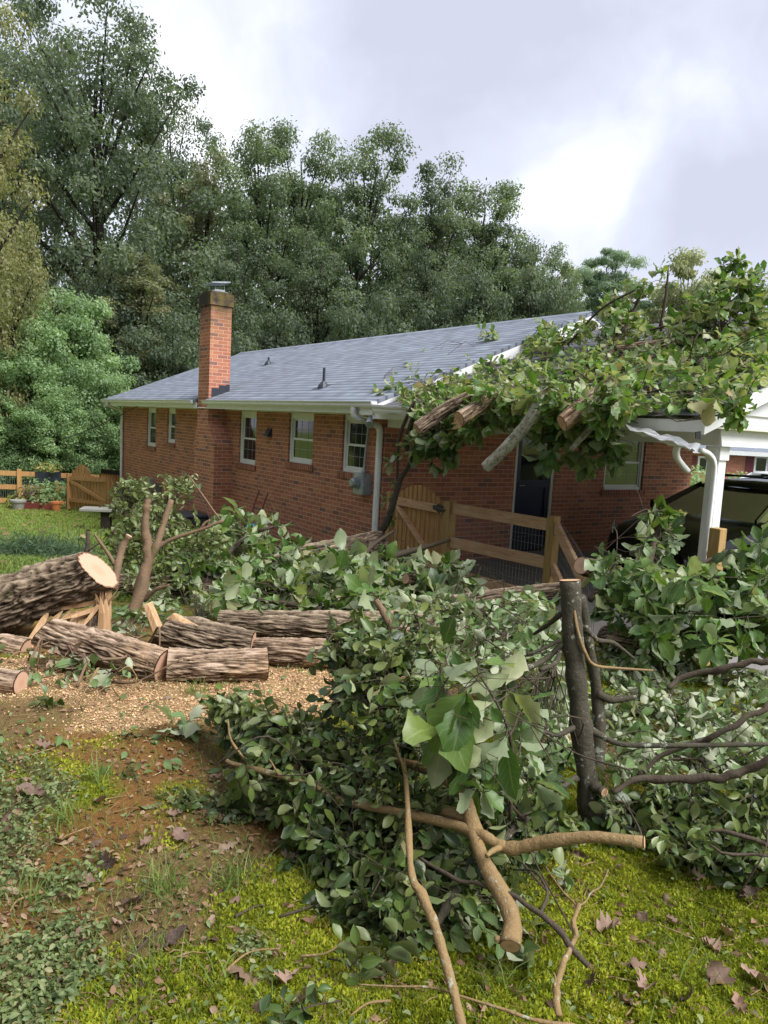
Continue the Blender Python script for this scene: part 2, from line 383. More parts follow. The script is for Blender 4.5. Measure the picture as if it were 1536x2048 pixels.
def cut_build(c0, c1, heart):
    def b(t, p, o):
        at_ = t('ShaderNodeAttribute', attribute_name='lc'); sp = t('ShaderNodeSeparateColor', i={0: at_.outputs[0]}); P = objc(t)
        n = t.noise(P, 30, 4, .6); r = t.math('ADD', sp.outputs[0], t.math('MULTIPLY_ADD', n, .08, -.04))
        w_ = t.math('SINE', t.math('MULTIPLY', r, 75.))
        c = t.mix(t.math('MULTIPLY_ADD', w_, .5, .5), (*c0, 1), (*c1, 1))
        c = t.mix(t('ShaderNodeMapRange', i={0: r, 1: .45, 2: .2, 3: 0., 4: .5}).outputs[0], c, (*heart, 1))
        c = t.mix(t('ShaderNodeMapRange', i={0: r, 1: .90, 2: .95, 3: 0., 4: 1.}).outputs[0], c, (.13, .07, .04, 1))
        saw = t.noise(t('ShaderNodeVectorMath', operation='MULTIPLY', i={0: P, 1: (1, 1, 9)}).outputs[0], 60, 2)
        c = t.mix(t.math('MULTIPLY', saw, .3), c, (c1[0]*.7, c1[1]*.62, c1[2]*.55, 1))
        setc(t, p, c); bump(t, p, saw, .2, .003)
    return b
M['cut'] = mat('fresh_cut_wood', rough=.75, spec=.2, build=cut_build((.56, .37, .26), (.46, .28, .185), (.42, .235, .15)))
M['cut_pale'] = mat('pale_cut_wood', rough=.75, spec=.2, build=cut_build((.52, .35, .2), (.42, .27, .15), (.30, .16, .08)))
M['split'] = mat('split_raw_wood', rough=.8, spec=.2, build=wood_build((.34, .19, .09), (.48, .31, .17), (.60, .44, .28)))

def leaf_build(top, under, transl=.25, rough=.45, spec=.4, vein=.5):
    def b(t, p, o):
        a = t('ShaderNodeAttribute', attribute_name='lc'); sp = t('ShaderNodeSeparateColor', i={0: a.outputs[0]}); g = t('ShaderNodeNewGeometry')
        n = len(top)
        ct = t.ramp(sp.outputs[0], [(k/(n-1), c) for k, c in enumerate(top)])
        n = len(under); cu = t.ramp(sp.outputs[0], [(k/(n-1), c) for k, c in enumerate(under)])
        c = t.mix(g.outputs['Backfacing'], ct, cu)
        if vein:
            ac = t.math('ABSOLUTE', t.math('SUBTRACT', sp.outputs[2], .5))
            mid = t('ShaderNodeMapRange', i={0: ac, 1: .05, 2: .0, 3: 0., 4: vein}).outputs[0]
            sv_ = t.math('SINE', t.math('SUBTRACT', t.math('MULTIPLY', sp.outputs[1], 52.), t.math('MULTIPLY', ac, 26.)))
            sd = t('ShaderNodeMapRange', i={0: sv_, 1: .8, 2: 1., 3: 0., 4: vein*.4}).outputs[0]
            c = t.mix(t.math('MAXIMUM', mid, sd), c, t.mix(.5, c, (.42, .48, .22, 1)))
        setc(t, p, c)
        if transl:
            tr = t('ShaderNodeBsdfTranslucent', i={'Color': t.mix(1.0, c, (1.5, 1.6, .8, 1), 'MULTIPLY')})
            mx = t('ShaderNodeMixShader', i={0: transl, 1: p.outputs[0], 2: tr.outputs[0]}); t.nt.links.new(mx.outputs[0], o.inputs[0])
    return b
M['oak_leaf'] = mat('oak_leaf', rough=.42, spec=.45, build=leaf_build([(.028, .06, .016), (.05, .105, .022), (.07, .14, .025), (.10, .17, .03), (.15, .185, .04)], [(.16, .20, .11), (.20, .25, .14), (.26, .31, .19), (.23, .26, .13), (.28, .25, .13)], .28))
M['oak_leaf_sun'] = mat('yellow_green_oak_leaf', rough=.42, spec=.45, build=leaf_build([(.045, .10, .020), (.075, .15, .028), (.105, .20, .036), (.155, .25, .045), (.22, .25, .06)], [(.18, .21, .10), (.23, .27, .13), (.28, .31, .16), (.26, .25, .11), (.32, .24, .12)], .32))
M['holly_leaf'] = mat('holly_leaf', rough=.36, spec=.38, build=leaf_build([(.016, .034, .010), (.032, .062, .014), (.052, .092, .018), (.085, .125, .028), (.13, .16, .04)], [(.10, .135, .05), (.16, .19, .08), (.22, .25, .12)], .16, vein=.25))
M['pale_leaf'] = mat('wilted_pale_leaf', rough=.5, spec=.4, build=leaf_build([(.05, .10, .025), (.085, .145, .04), (.13, .195, .07), (.06, .12, .025)], [(.24, .28, .17), (.30, .33, .22), (.34, .36, .25)], .2))
def tree_leaf(cs, transl=.38): return leaf_build(cs, [tuple(x*1.25 for x in c) for c in cs], transl, vein=0)
M['tl_oak'] = mat('tree_foliage_dark', rough=.55, spec=.3, build=tree_leaf([(.058, .082, .056), (.082, .112, .07), (.108, .14, .083), (.14, .172, .10)]))  # wood foliage greyed and lightened: haze is mixed into the leaf colours
M['tl_green'] = mat('tree_foliage_green', rough=.55, spec=.3, build=tree_leaf([(.07, .102, .06), (.10, .14, .076), (.135, .178, .092), (.18, .22, .11)]))
M['tl_olive'] = mat('tree_foliage_olive', rough=.55, spec=.3, build=tree_leaf([(.10, .115, .068), (.14, .152, .085), (.175, .182, .10), (.215, .21, .115)]))
M['tl_yellow'] = mat('tree_foliage_yellowing', rough=.55, spec=.3, build=tree_leaf([(.12, .13, .055), (.165, .172, .075), (.21, .208, .09), (.26, .24, .11)]))
M['tl_shrub'] = mat('shrub_foliage_bright', rough=.5, spec=.35, build=tree_leaf([(.11, .175, .085), (.165, .25, .12), (.22, .32, .155), (.29, .39, .20)]))
M['bough'] = mat('bough_needles', rough=.6, spec=.25, build=tree_leaf([(.05, .085, .05), (.08, .125, .07), (.12, .17, .095)]))
M['tl_pale'] = mat('hazed_far_foliage', rough=.6, spec=.25, build=tree_leaf([(.16, .18, .11), (.21, .235, .14), (.27, .29, .18), (.32, .31, .2)]))  # this and the pine are paled, distance haze put into the colour
M['tl_pine'] = mat('pine_needles', rough=.6, spec=.25, build=tree_leaf([(.13, .19, .13), (.18, .25, .17), (.24, .31, .22)]))
M['dry'] = mat('dry_leaf', rough=.6, spec=.3, build=leaf_build([(.07, .042, .036), (.14, .085, .065), (.24, .155, .12), (.31, .21, .165), (.19, .085, .05)], [(.12, .075, .055), (.2, .13, .09), (.26, .18, .13)], .1, vein=.35))
M['chip'] = mat('wood_chip', rough=.8, spec=.15, build=lambda t, p, o: setc(t, p, t.ramp(t('ShaderNodeSeparateColor', i={0: t('ShaderNodeAttribute', attribute_name='lc').outputs[0]}).outputs[0], [(0, (.34, .19, .09)), (.5, (.55, .35, .19)), (1, (.66, .47, .29))])))
M['mossblade'] = mat('moss_blade', rough=.7, spec=.15, build=leaf_build([(.12, .145, .013), (.225, .26, .020), (.35, .375, .035), (.34, .26, .07)], [(.12, .145, .013), (.225, .26, .020), (.35, .375, .035), (.34, .26, .07)], .3, vein=0))
M['grass'] = mat('grass_blade', rough=.6, spec=.2, build=leaf_build([(.08, .125, .03), (.125, .19, .045), (.18, .25, .065), (.27, .26, .11)], [(.09, .13, .03), (.13, .2, .045), (.19, .26, .07), (.27, .26, .11)], .35, vein=0))
M['ivy'] = mat('ground_ivy', rough=.5, spec=.35, build=leaf_build([(.05, .08, .025), (.085, .125, .038), (.13, .175, .06), (.20, .23, .10), (.22, .17, .08)], [(.10, .13, .05), (.15, .185, .085), (.2, .22, .11)], .2, vein=0))
M['litter'] = mat('leaf_litter', rough=.7, spec=.2, build=leaf_build([(.06, .035, .025), (.13, .07, .04), (.22, .13, .08), (.28, .20, .13)], [(.08, .05, .035), (.16, .1, .06), (.28, .2, .13)], .05, vein=0))
M['concrete'] = mat('concrete', rough=.85, spec=.2, build=lambda t, p, o: setc(t, p, t.mix(t.noise(pos(t), 4, 5, .65), (.13, .12, .12, 1), (.27, .26, .25, 1))))
M['carpaint'] = mat('black_car_paint', (.006, .006, .008), .18, .6)
M['carwhite'] = mat('white_car_paint', (.72, .74, .77), .2, .5)
def carglass_build(t, p, o):
    tr = t('ShaderNodeBsdfTransparent', i={'Color': (.42, .46, .46, 1)}); gl = t('ShaderNodeBsdfGlossy', i={'Color': (1, 1, 1, 1), 'Roughness': .03}); f = t('ShaderNodeFresnel', i={'IOR': 1.5}).outputs[0]
    mx = t('ShaderNodeMixShader', i={0: t.math('ADD', f, .03), 1: tr.outputs[0], 2: gl.outputs[0]}); t.nt.links.new(mx.outputs[0], o.inputs[0])
M['carglass'] = mat('car_glass', (.010, .014, .018), .05, .7, build=carglass_build)
M['tyre'] = mat('tyre_rubber', (.015, .015, .016), .8, .3)
M['chrome'] = mat('chrome_trim', (.6, .62, .65), .18, .5, metal=.9)
M['blue'] = mat('blue_plastic', (.02, .03, .16), .35, .5)
M['bin'] = mat('dark_blue_bin', (.025, .032, .045), .45, .4)
M['teal'] = mat('teal_cloth', (.08, .42, .52), .7, .3)
M['red'] = mat('dark_red_metal', (.16, .035, .03), .5, .4)
M['terra'] = mat('terracotta', (.50, .17, .07), .8, .2)
M['stone'] = mat('stone_slab', rough=.8, spec=.2, build=lambda t, p, o: setc(t, p, t.mix(t.noise(pos(t), 12, 5, .65), (.16, .155, .145, 1), (.34, .33, .31, 1))))
M['maroon'] = mat('maroon_shutter', (.12, .025, .03), .5, .3)
def ground_build(t, p, o):
    a = t('ShaderNodeAttribute', attribute_name='lc'); P = pos(t)
    n = t.noise(P, 55, 5, .7); n2 = t.noise(P, 220, 3, .7); n3 = t.noise(P, 9, 5, .65)
    c = t.mix(t.math('MULTIPLY_ADD', n, .9, -.1, clamp=True), t.mix(1., a.outputs[0], (.42, .42, .42, 1), 'MULTIPLY'), t.mix(1., a.outputs[0], (1.45, 1.45, 1.35, 1), 'MULTIPLY'))
    c = t.mix(t('ShaderNodeMapRange', i={0: n3, 1: .55, 2: .75, 3: 0., 4: .35}).outputs[0], c, (.14, .085, .035, 1))
    c = t.mix(t('ShaderNodeMapRange', i={0: n2, 1: .62, 2: .8, 3: 0., 4: .5}).outputs[0], c, (.30, .20, .11, 1))
    setc(t, p, c); bump(t, p, t.math('ADD', n, t.math('MULTIPLY', n2, .5)), .9, .02)
M['ground'] = mat('mossy_ground', rough=.95, spec=.08, build=ground_build)

# ------------------------------------------------------------------ ground sheet
def graded(lo, hi, step, end_lo, end_hi, g=1.09):
    a = list(np.arange(lo, hi+1e-6, step)); s = step
    while a[-1] < end_hi: s *= g; a.append(a[-1]+s)
    s = step
    while a[0] > end_lo: s *= g; a.insert(0, a[0]-s)
    return np.array(a)
def lq_xy(l, q): return CAM[0]+q*.5686+l*.8226, CAM[1]+q*.8226-l*.5686
def xy_lq(x, y): return (x-CAM[0])*.8226-(y-CAM[1])*.5686, (x-CAM[0])*.5686+(y-CAM[1])*.8226
def sst(x, a, b): u = np.clip((x-a)/(b-a), 0, 1); return u*u*(3-2*u)
def zones(x, y):
    """weights of what covers the ground at a spot"""
    l, q = xy_lq(x, y); P = p2(x, y)
    n1 = fbm(P*1.3, 3); n2 = fbm(P*3.1, 9); n3 = fbm(P*.6, 21)
    nn = (n1-.5)*1.6+(n2-.5)*.9
    saw = np.exp(-(((l+1.35)/1.5)**2+((q-4.05)/.55)**2))*1.5+np.exp(-(((l+.5)/.7)**2+((q-4.2)/.45)**2))*.7
    saw = sst(saw+nn*1.5+(fbm(P*6, 43)-.5)*1.3, .55, 1.15)*sst(q, 2.9, 3.5)
    ivy = np.exp(-(((l+1.3)/.52)**2+((q-2.05)/.62)**2))*1.25+np.exp(-(((l+1.75)/.4)**2+((q-2.9)/.35)**2))*.7
    ivy = sst(ivy*.9+nn*1.1+(fbm(P*7, 41)-.5)*1.9, .40, 1.0)
    moss = sst(nn+.55*sst(l, -.65, .0)-.15*sst(q, 2.6, 3.2)*(1-sst(l, .2, .8))-.01, -.10, .20)
    grass = sst(q+(n3-.5)*6, 6.2, 9.5)
    soil = sst(fbm(P*2.2+40, 5), .42, .62)
    return saw, ivy, moss, grass, soil
qs = graded(1.3, 5.2, .04, -8, 420); ls = graded(-2.2, 2.4, .04, -330, 330)
LL, QQ = np.meshgrid(ls, qs); gx, gy = lq_xy(LL.ravel(), QQ.ravel())
gzv = gz(gx, gy); near = np.exp(-np.maximum(QQ.ravel()-5, 0)/3)
gzv = gzv+near*((fbm(p2(gx, gy)*2.2, 31)-.5)*.07+(fbm(p2(gx, gy)*9, 33, 3)-.5)*.022)
saw, ivy, moss, grass, soil = zones(gx, gy)
def mixc(c, d, wgt): return c*(1-wgt[:, None])+np.array(d)*wgt[:, None]
gc = np.tile((.26, .175, .08), (len(gx), 1)); gc = mixc(gc, (.32, .145, .045), soil*.75); gc = mixc(gc, (.25, .27, .03), moss)
gc = mixc(gc, (.13, .115, .06), ivy*.85); gc = mixc(gc, (.55, .36, .20), saw)
gn = fbm(p2(gx, gy)*.5, 77); gcol = np.stack([.16+.14*gn, .26+.08*gn, .05+.02*gn], 1); gc = gc*(1-grass[:, None])+gcol*grass[:, None]
gl = sst(xy_lq(gx, gy)[0], 3, 7)*sst(gy, -1, 2)*0
nq, nl = len(qs), len(ls); idx = np.arange(nq*nl).reshape(nq, nl)
GF = np.stack([idx[:-1, :-1].ravel(), idx[:-1, 1:].ravel(), idx[1:, 1:].ravel(), idx[1:, :-1].ravel()], 1)
me = np_mesh('ground', np.stack([gx, gy, gzv], 1), GF, np.hstack([gc, np.ones((len(gc), 1))]))
o = link('ground', me, M['ground'], smooth=True); tag(o, 'mossy back yard ground sloping down to the house', None, None, 'structure')
def gzn(x, y):
    q = xy_lq(x, y)[1]; near = np.exp(-np.maximum(q-5, 0)/3)
    return gz(x, y)+near*((fbm(p2(x, y)*2.2, 31)-.5)*.07+(fbm(p2(x, y)*9, 33, 3)-.5)*.022)
mb = MB(); mb.box((-.05, -5.2, -.9), (7.1, -.004, -.43)); mb.box((7.1, -5.6, -1.2), (30, -.6, -.56))
o = obj('driveway', mb, M['concrete']); tag(o, None, None, None, 'structure')
mb = MB(); mb.box((30, -160, -2.0), (37, 120, -.80)); o = obj('road', mb, mat('asphalt', (.06, .06, .062), .9)); tag(o, None, None, None, 'structure')

# ------------------------------------------------------------------ the brick house (corner at the origin, long wall on x=0, gable wall on y=0)
HL, HW, BT = 12.74, 7.08, 1.655       # length, width, top of the brick
house = empty('brick_house', 'long red brick bungalow with grey shingle roof and tall chimney', 'house', (0, 0, -.6))
def wall_with_holes(mb, u0, u1, z0, z1, holes, f, nrm, depth=.1):
    us = sorted({u0, u1, *[h[0] for h in holes], *[h[1] for h in holes]}); zs = sorted({z0, z1, *[h[2] for h in holes], *[h[3] for h in holes]})
    for a, b in zip(us[:-1], us[1:]):
        for c, d in zip(zs[:-1], zs[1:]):
            if any(h[0] <= a and b <= h[1] and h[2] <= c and d <= h[3] for h in holes): continue
            mb.quad(f(a, c, 0), f(b, c, 0), f(b, d, 0), f(a, d, 0))
    for h in holes:
        a, b, c, d = h
        mb.quad(f(a, c, 0), f(a, c, depth), f(a, d, depth), f(a, d, 0)); mb.quad(f(b, c, 0), f(b, d, 0), f(b, d, depth), f(b, c, depth))
        mb.quad(f(a, c, 0), f(b, c, 0), f(b, c, depth), f(a, c, depth)); mb.quad(f(a, d, 0), f(a, d, depth), f(b, d, depth), f(b, d, 0))
fA = lambda u, z, d: (d, u, z)
fB = lambda u, z, d: (u, d, z)
WA = [(.47, 1.13, .81, BT), (2.02, 2.87, .83, BT), (4.15, 4.90, .67, BT), (6.33, 6.85, .67, BT), (8.50, 9.05, .855, BT), (9.9, 10.60, .70, BT), (11.55, 12.0, -.75, -.30)]
WB = [(2.48, 3.37, -.38, BT), (4.60, 5.66, .62, 1.625)]
mb = MB()
wall_with_holes(mb, 0, HL, -2.2, BT, WA, fA, None)
wall_with_holes(mb, 0, HW, -1.2, BT, WB, fB, None)
mb.quad((0, HL, -2.2), (0, HL, BT), (HW, HL, BT), (HW, HL, -2.2)); mb.quad((HW, 0, -1.2), (HW, HL, -1.2), (HW, HL, BT), (HW, 0, BT))
obj('wall', mb, M['brick'], house)
mb = MB(); mb.box((.12, .12, -1.2), (HW-.12, HL-.12, 1.60)); obj('dark_backing', mb, mat('dark_interior', (.008, .008, .009), .9), house)  # near-black filler box, its colour stands in for the unlit rooms
# gable ends
SL = .408; ROOFZ = lambda x: 1.80+SL*(x+.42)
RX = 3.54
mb = MB()
for y in (0.02, HL-.02):
    d = .05 if y < 1 else -.05; mb = MB()
    mb.prism([(0, y, BT), (HW, y, BT), (HW, y, ROOFZ(0)-.02), (RX, y, ROOFZ(RX)-.04), (0, y, ROOFZ(0)-.02)], (0, d, 0))
    obj('gable_siding', mb, M['vinyl'], house)
# roof
YA, YB = -.34, HL+.34
mb = MB()
ny = 40
for side in (0, 1):
    X = lambda x: x if side == 0 else 2*RX-x
    P = [(-.44, ROOFZ(-.44)), (RX, ROOFZ(RX))]
    top = [(X(a), z+.035) for a, z in P]; bot = [(X(a), z-.02) for a, z in P]
    for y0, y1, xs in (((YA, 5.555, -.44), (5.555, 6.14, .05), (6.14, YB, -.44)) if side == 0 else ((YA, YB, -.44),)):
        z0 = ROOFZ(xs); poly = [(X(xs), y0, z0+.035), (top[1][0], y0, top[1][1]), (bot[1][0], y0, bot[1][1]), (X(xs), y0, z0-.02)]
        mb.prism(poly, (0, y1-y0, 0))
roof = obj('roof', mb, M['shingle'], house)
mb = MB(); mb.prism([(RX-.16, YA-.01, ROOFZ(RX-.16)+.04), (RX, YA-.01, ROOFZ(RX)+.058), (RX+.16, YA-.01, ROOFZ(RX-.16)+.04), (RX+.16, YA-.01, ROOFZ(RX-.16)+.032), (RX, YA-.01, ROOFZ(RX)+.046), (RX-.16, YA-.01, ROOFZ(RX-.16)+.032)], (0, YB-YA+.02, 0))
obj('ridge_cap', mb, M['shingle'], roof)
for (qx, qy, hgt) in ((647, 773, .30), (537, 728, .16)):
    r = px_ray(qx, qy); k = (1.835+.42*SL-SL*0+SL*CAM[0]-CAM[2])/(r[2]-SL*r[0]); b = CAM+r*k; zz = ROOFZ(b[0])+.03
    mb = MB(); mb.tube([(b[0], b[1], zz-.05), (b[0], b[1], zz+hgt)], .022, 10)
    mb.add(*tube_vf([(b[0], b[1], zz-.02), (b[0], b[1], zz+.03), (b[0], b[1], zz+.09)], [.10, .08, .03], 10))
    mb.box((b[0]-.17, b[1]-.14, zz-.06), (b[0]+.12, b[1]+.14, zz+.006), Matrix.Translation((b[0], b[1], zz)) @ Matrix.Rotation(-math.atan(SL), 4, 'Y') @ Matrix.Translation((-b[0], -b[1], -zz)))
    obj('vent_pipe', mb, M['lead'], roof, smooth=False)
# eaves: fascia, soffit, frieze, rake boards, eave return
mb = MB()
mb.box((-.40, YA+.02, 1.665), (-.375, 5.545, ROOFZ(-.40)-.022)); obj('fascia', mb, M['white'], house); mb = MB(); mb.box((-.40, 6.15, 1.665), (-.375, YB-.02, ROOFZ(-.40)-.022)); obj('fascia', mb, M['white'], house); mb = MB(); mb.box((2*RX+.375, YA+.02, 1.665), (2*RX+.40, YB-.02, ROOFZ(-.40)-.022))
obj('fascia', mb, M['white'], house)
mb = MB(); mb.box((-.374, 0, 1.735), (-.003, 5.545, 1.755)); obj('soffit', mb, M['soffit'], house); mb = MB(); mb.box((-.374, 6.15, 1.735), (-.003, HL, 1.755)); obj('soffit', mb, M['soffit'], house); mb = MB(); mb.box((2*RX, 0, 1.735), (2*RX+.374, HL, 1.755)); obj('soffit', mb, M['soffit'], house)
mb = MB(); mb.box((-.022, .0, BT-.004), (-.001, HL, 1.733)); obj('frieze_board', mb, M['soffit'], house)
def rake(y, th, x0=-.43):
    mb = MB()
    for side in (0, 1):
        X = lambda x: x if side == 0 else 2*RX-x
        mb.prism([(X(x0), y, ROOFZ(x0)-.022), (X(RX), y, ROOFZ(RX)-.022), (X(RX), y, ROOFZ(RX)-.24), (X(x0), y, ROOFZ(x0)-.20)], (0, th, 0))
    return mb
obj('rake_board', rake(YA, .03), M['white'], house); obj('rake_board', rake(YB-.03, .03), M['white'], house)
mb = MB()
for side in (0, 1):
    X = lambda x: x if side == 0 else 2*RX-x
    mb.prism([(X(-.37), YA+.03, ROOFZ(-.37)-.20), (X(RX), YA+.03, ROOFZ(RX)-.20), (X(RX), YA+.03, ROOFZ(RX)-.215), (X(-.37), YA+.03, ROOFZ(-.37)-.215)], (0, .33, 0))
obj('rake_soffit', mb, M['soffit'], house)
mb = MB(); mb.prism([(-.43, YA-.012, 1.645), (-.03, YA-.012, 1.66), (-.03, YA-.012, ROOFZ(-.03)-.20), (-.43, YA-.012, ROOFZ(-.43)-.03)], (0, .36, 0)); obj('eave_return', mb, M['white'], house, bevel=.004)
# gutters with a gap at the chimney
gprof = [(0, 0), (-.018, .0), (-.018, -.005), (-.07, -.005), (-.085, .02), (-.085, .05), (-.105, .068), (-.105, .085), (-.095, .085), (-.095, .07), (-.077, .052), (-.077, .022), (-.066, .003), (0, .003)]
gprof = [(0, 0), (-.07, 0), (-.088, .025), (-.088, .05), (-.108, .07), (-.108, .082), (-.098, .082), (-.098, .072), (-.08, .054), (-.08, .028), (-.066, .008), (0, .008)]
for y0, y1 in ((-.36, 5.60), (6.22, HL+.36)):
    mb = MB(); mb.prism([(-.402+a, y0, 1.742+b) for a, b in gprof], (0, y1-y0, 0))
    for ye in (y0, y1-.004): mb.prism([(-.402, ye, 1.742), (-.47, ye, 1.742), (-.49, ye, 1.767), (-.51, ye, 1.822), (-.402, ye, 1.822)], (0, .004, 0))
    obj('gutter', mb, M['white'], house)
mb = MB(); mb.tube([(-.382, 5.50, 1.675), (-.382, 6.24, 1.675)], .012, 6); obj('gutter_strap', mb, M['white'], house)
def rect_pipe(mb, pts, a, b, up=(0, 0, 1)):
    P = smooth_path(pts, 5); T, U, W = frames(P)
    V = []; F = []
    prof = [(-a, -b), (-a*.5, -b*1.08), (a*.5, -b*1.08), (a, -b), (a*1.05, 0), (a, b), (a*.5, b*1.08), (-a*.5, b*1.08), (-a, b), (-a*1.05, 0)]
    n = len(prof)
    for p, u, v in zip(P, U, W):
        for x, y in prof: V.append(p+u*x+v*y)
    for k in range(len(P)-1):
        for j in range(n): F.append((k*n+j, k*n+(j+1) % n, (k+1)*n+(j+1) % n, (k+1)*n+j))
    F.append(tuple(range(n))[::-1]); F.append(tuple((len(P)-1)*n+j for j in range(n)))
    mb.add(V, F)
mb = MB(); rect_pipe(mb, [(-.45, .12, 1.74), (-.45, .12, 1.66), (-.40, .11, 1.60), (-.12, .08, 1.52), (-.05, .07, 1.45), (-.045, .07, 1.2), (-.045, .07, .4), (-.045, .07, -.38), (-.06, .07, -.45), (-.18, .07, -.5)], .036, .03); obj('downspout', mb, M['white'], house, smooth=True)
mb = MB(); rect_pipe(mb, [(-.45, 12.6, 1.74), (-.43, 12.62, 1.66), (-.1, 12.68, 1.55), (-.045, 12.68, 1.45), (-.045, 12.68, 1.2), (-.045, 12.68, .4), (-.045, 12.68, -1.3)], .036, .03); obj('downspout', mb, M['white'], house, smooth=True)
# windows
def window(f, u0, u1, z0, z1, cols, glassm, sill=True, ilev=.055, blind=False):
    """f maps (along, up, inward) to the world"""
    def fb(mb, a, b, c, d, d0, d1):
        p = [f(a, c, d0), f(b, c, d0), f(b, d, d0), f(a, d, d0)]; q = [f(a, c, d1), f(b, c, d1), f(b, d, d1), f(a, d, d1)]
        mb.add(p+q, [(0, 1, 2, 3), (7, 6, 5, 4), (0, 4, 5, 1), (1, 5, 6, 2), (2, 6, 7, 3), (3, 7, 4, 0)])
    e = .002; u0 += e; u1 -= e; z0 += e; z1 -= e
    mb = MB(); F1 = .055
    fb(mb, u0, u0+F1, z0, z1, .035, .105); fb(mb, u1-F1, u1, z0, z1, .035, .105); fb(mb, u0+F1, u1-F1, z1-.09, z1, .037, .105); fb(mb, u0+F1, u1-F1, z0, z0+.05, .018, .105)
    win = obj('window', mb, M['vinyl'], house, bevel=.003)
    a, b, c, d = u0+F1, u1-F1, z0+.05, z1-.09; zm = (c+d)/2
    for (s0, s1, dp) in ((c, zm+.018, .055), (zm-.018, d, .072)):
        mb = MB(); k = .032
        fb(mb, a+.001, a+k, s0+.001, s1, dp, dp+.022); fb(mb, b-k, b-.001, s0+.001, s1, dp, dp+.022); fb(mb, a+k, b-k, s0+.001, s0+.036, dp+.001, dp+.022); fb(mb, a+k, b-k, s1-.034, s1, dp+.001, dp+.022)
        obj('sash', mb, M['vinyl'], win)
        mb = MB(); fb(mb, a+k-.004, b-k+.004, s0+.03, s1-.03, dp+.012, dp+.016); obj('pane', mb, glassm, win)
        mb = MB()
        for j in range(1, cols+1):
            u = a+k+(b-a-2*k)*j/(cols+1); fb(mb, u-.004, u+.004, s0+.035, s1-.033, dp+.009, dp+.0115)
        fb(mb, a+k, b-k, (s0+s1)/2-.004, (s0+s1)/2+.004, dp+.0086, dp+.0113)
        obj('muntin', mb, M['muntin'], win)
    if sill:
        mb = MB(); fb(mb, u0-.06, u1+.06, z0-.095, z0-.004, -.028, .10); obj('sill', mb, M['sill_brick'], win)
for k, h in enumerate(WA[:6]): window(fA, *h, 2, M['glass'])
window(fB, *WB[1], 2, M['glass_blind'])
mb = MB(); mb.box((.06, 11.552, -.748), (.09, 11.998, -.302)); o = obj('basement_window', mb, M['glass'], house)
mb = MB(); mb.box((.045, 11.552, -.748), (.075, 11.60, -.302)); mb.box((.045, 11.76, -.748), (.058, 11.80, -.302)); obj('window_frame', mb, M['vinyl'], o)
# back door with storm door
mb = MB(); mb.box((2.54, .05, -.34), (3.31, .09, 1.62)); door = obj('door', mb, M['navy'], house)
mb = MB()
for a, b, c, d in ((2.545, 2.63, -.335, 1.61), (3.22, 3.305, -.335, 1.61), (2.63, 3.22, 1.5, 1.61), (2.63, 3.22, .66, .78), (2.63, 3.22, -.335, -.12)): mb.box((a, .03, c), (b, .0495, d))
obj('storm_door_frame', mb, M['navy'], door, bevel=.003)
mb = MB(); mb.box((2.632, .04, .782), (3.218, .046, 1.498)); obj('pane', mb, M['glass'], door)
mb = MB(); mb.tube([(2.60, .028, .70), (2.60, -.025, .70)], .013, 8); mb.tube([(2.60, -.025, .70), (2.69, -.03, .70)], .010, 8); obj('handle', mb, M['chrome'], door)
mb = MB(); mb.box((2.482, .012, -.38), (2.538, .1, 1.652)); mb.box((3.312, .012, -.38), (3.368, .1, 1.652)); mb.box((2.54, .014, 1.622), (3.31, .1, 1.652)); obj('door_frame', mb, M['soffit'], house)
mb = MB(); mb.box((2.35, -.62, -.43), (3.5, -.004, -.36)); obj('door_step', mb, M['concrete'], house)
# chimney
CP = -.367
mb = MB()
mb.prism([(CP, 5.20, -2.), (CP, 6.27, -2.), (CP, 6.27, 1.0), (CP, 6.13, 1.40), (CP, 6.13, 1.64), (CP, 5.565, 1.64), (CP, 5.565, 1.40), (CP, 5.20, 1.0)], (.366, 0, 0))
mb.box((CP+.002, 5.568, 1.64), (.06, 6.128, 3.64)); mb.box((CP-.022, 5.545, 3.64), (.085, 6.15, 3.86)); mb.box((CP+.01, 5.575, 3.86), (.05, 6.12, 3.90))
chim = obj('chimney', mb, M['brick_chimney'], house)
mb = MB(); mb.box((CP+.06, 5.63, 3.90), (.0, 6.06, 3.915)); mb.box((CP+.12, 5.70, 3.915), (-.04, 6.0, 3.96))
for a in (CP+.13, -.05):
    for b in (5.71, 5.99): mb.tube([(a, b, 3.95), (a, b, 4.06)], .006, 5)
mb.prism([(CP+.04, 5.62, 4.05), (.04, 5.62, 4.10), (.04, 5.62, 4.125), (CP+.04, 5.62, 4.075)], (0, .46, 0)); obj('chimney_cap', mb, M['galv'], chim)
mb = MB()
for k, (x0, x1) in enumerate(((CP+.06, CP+.21), (CP+.21, CP+.36), (CP+.36, .061))): mb.box((x0, 5.556, ROOFZ(x0)+.02), (x1-.003, 5.567-.001*k, ROOFZ(x1)+.16))
mb.box((CP+.06, 6.129, 1.84), (.06, 6.14, 2.1)); obj('flashing', mb, M['lead'], chim)
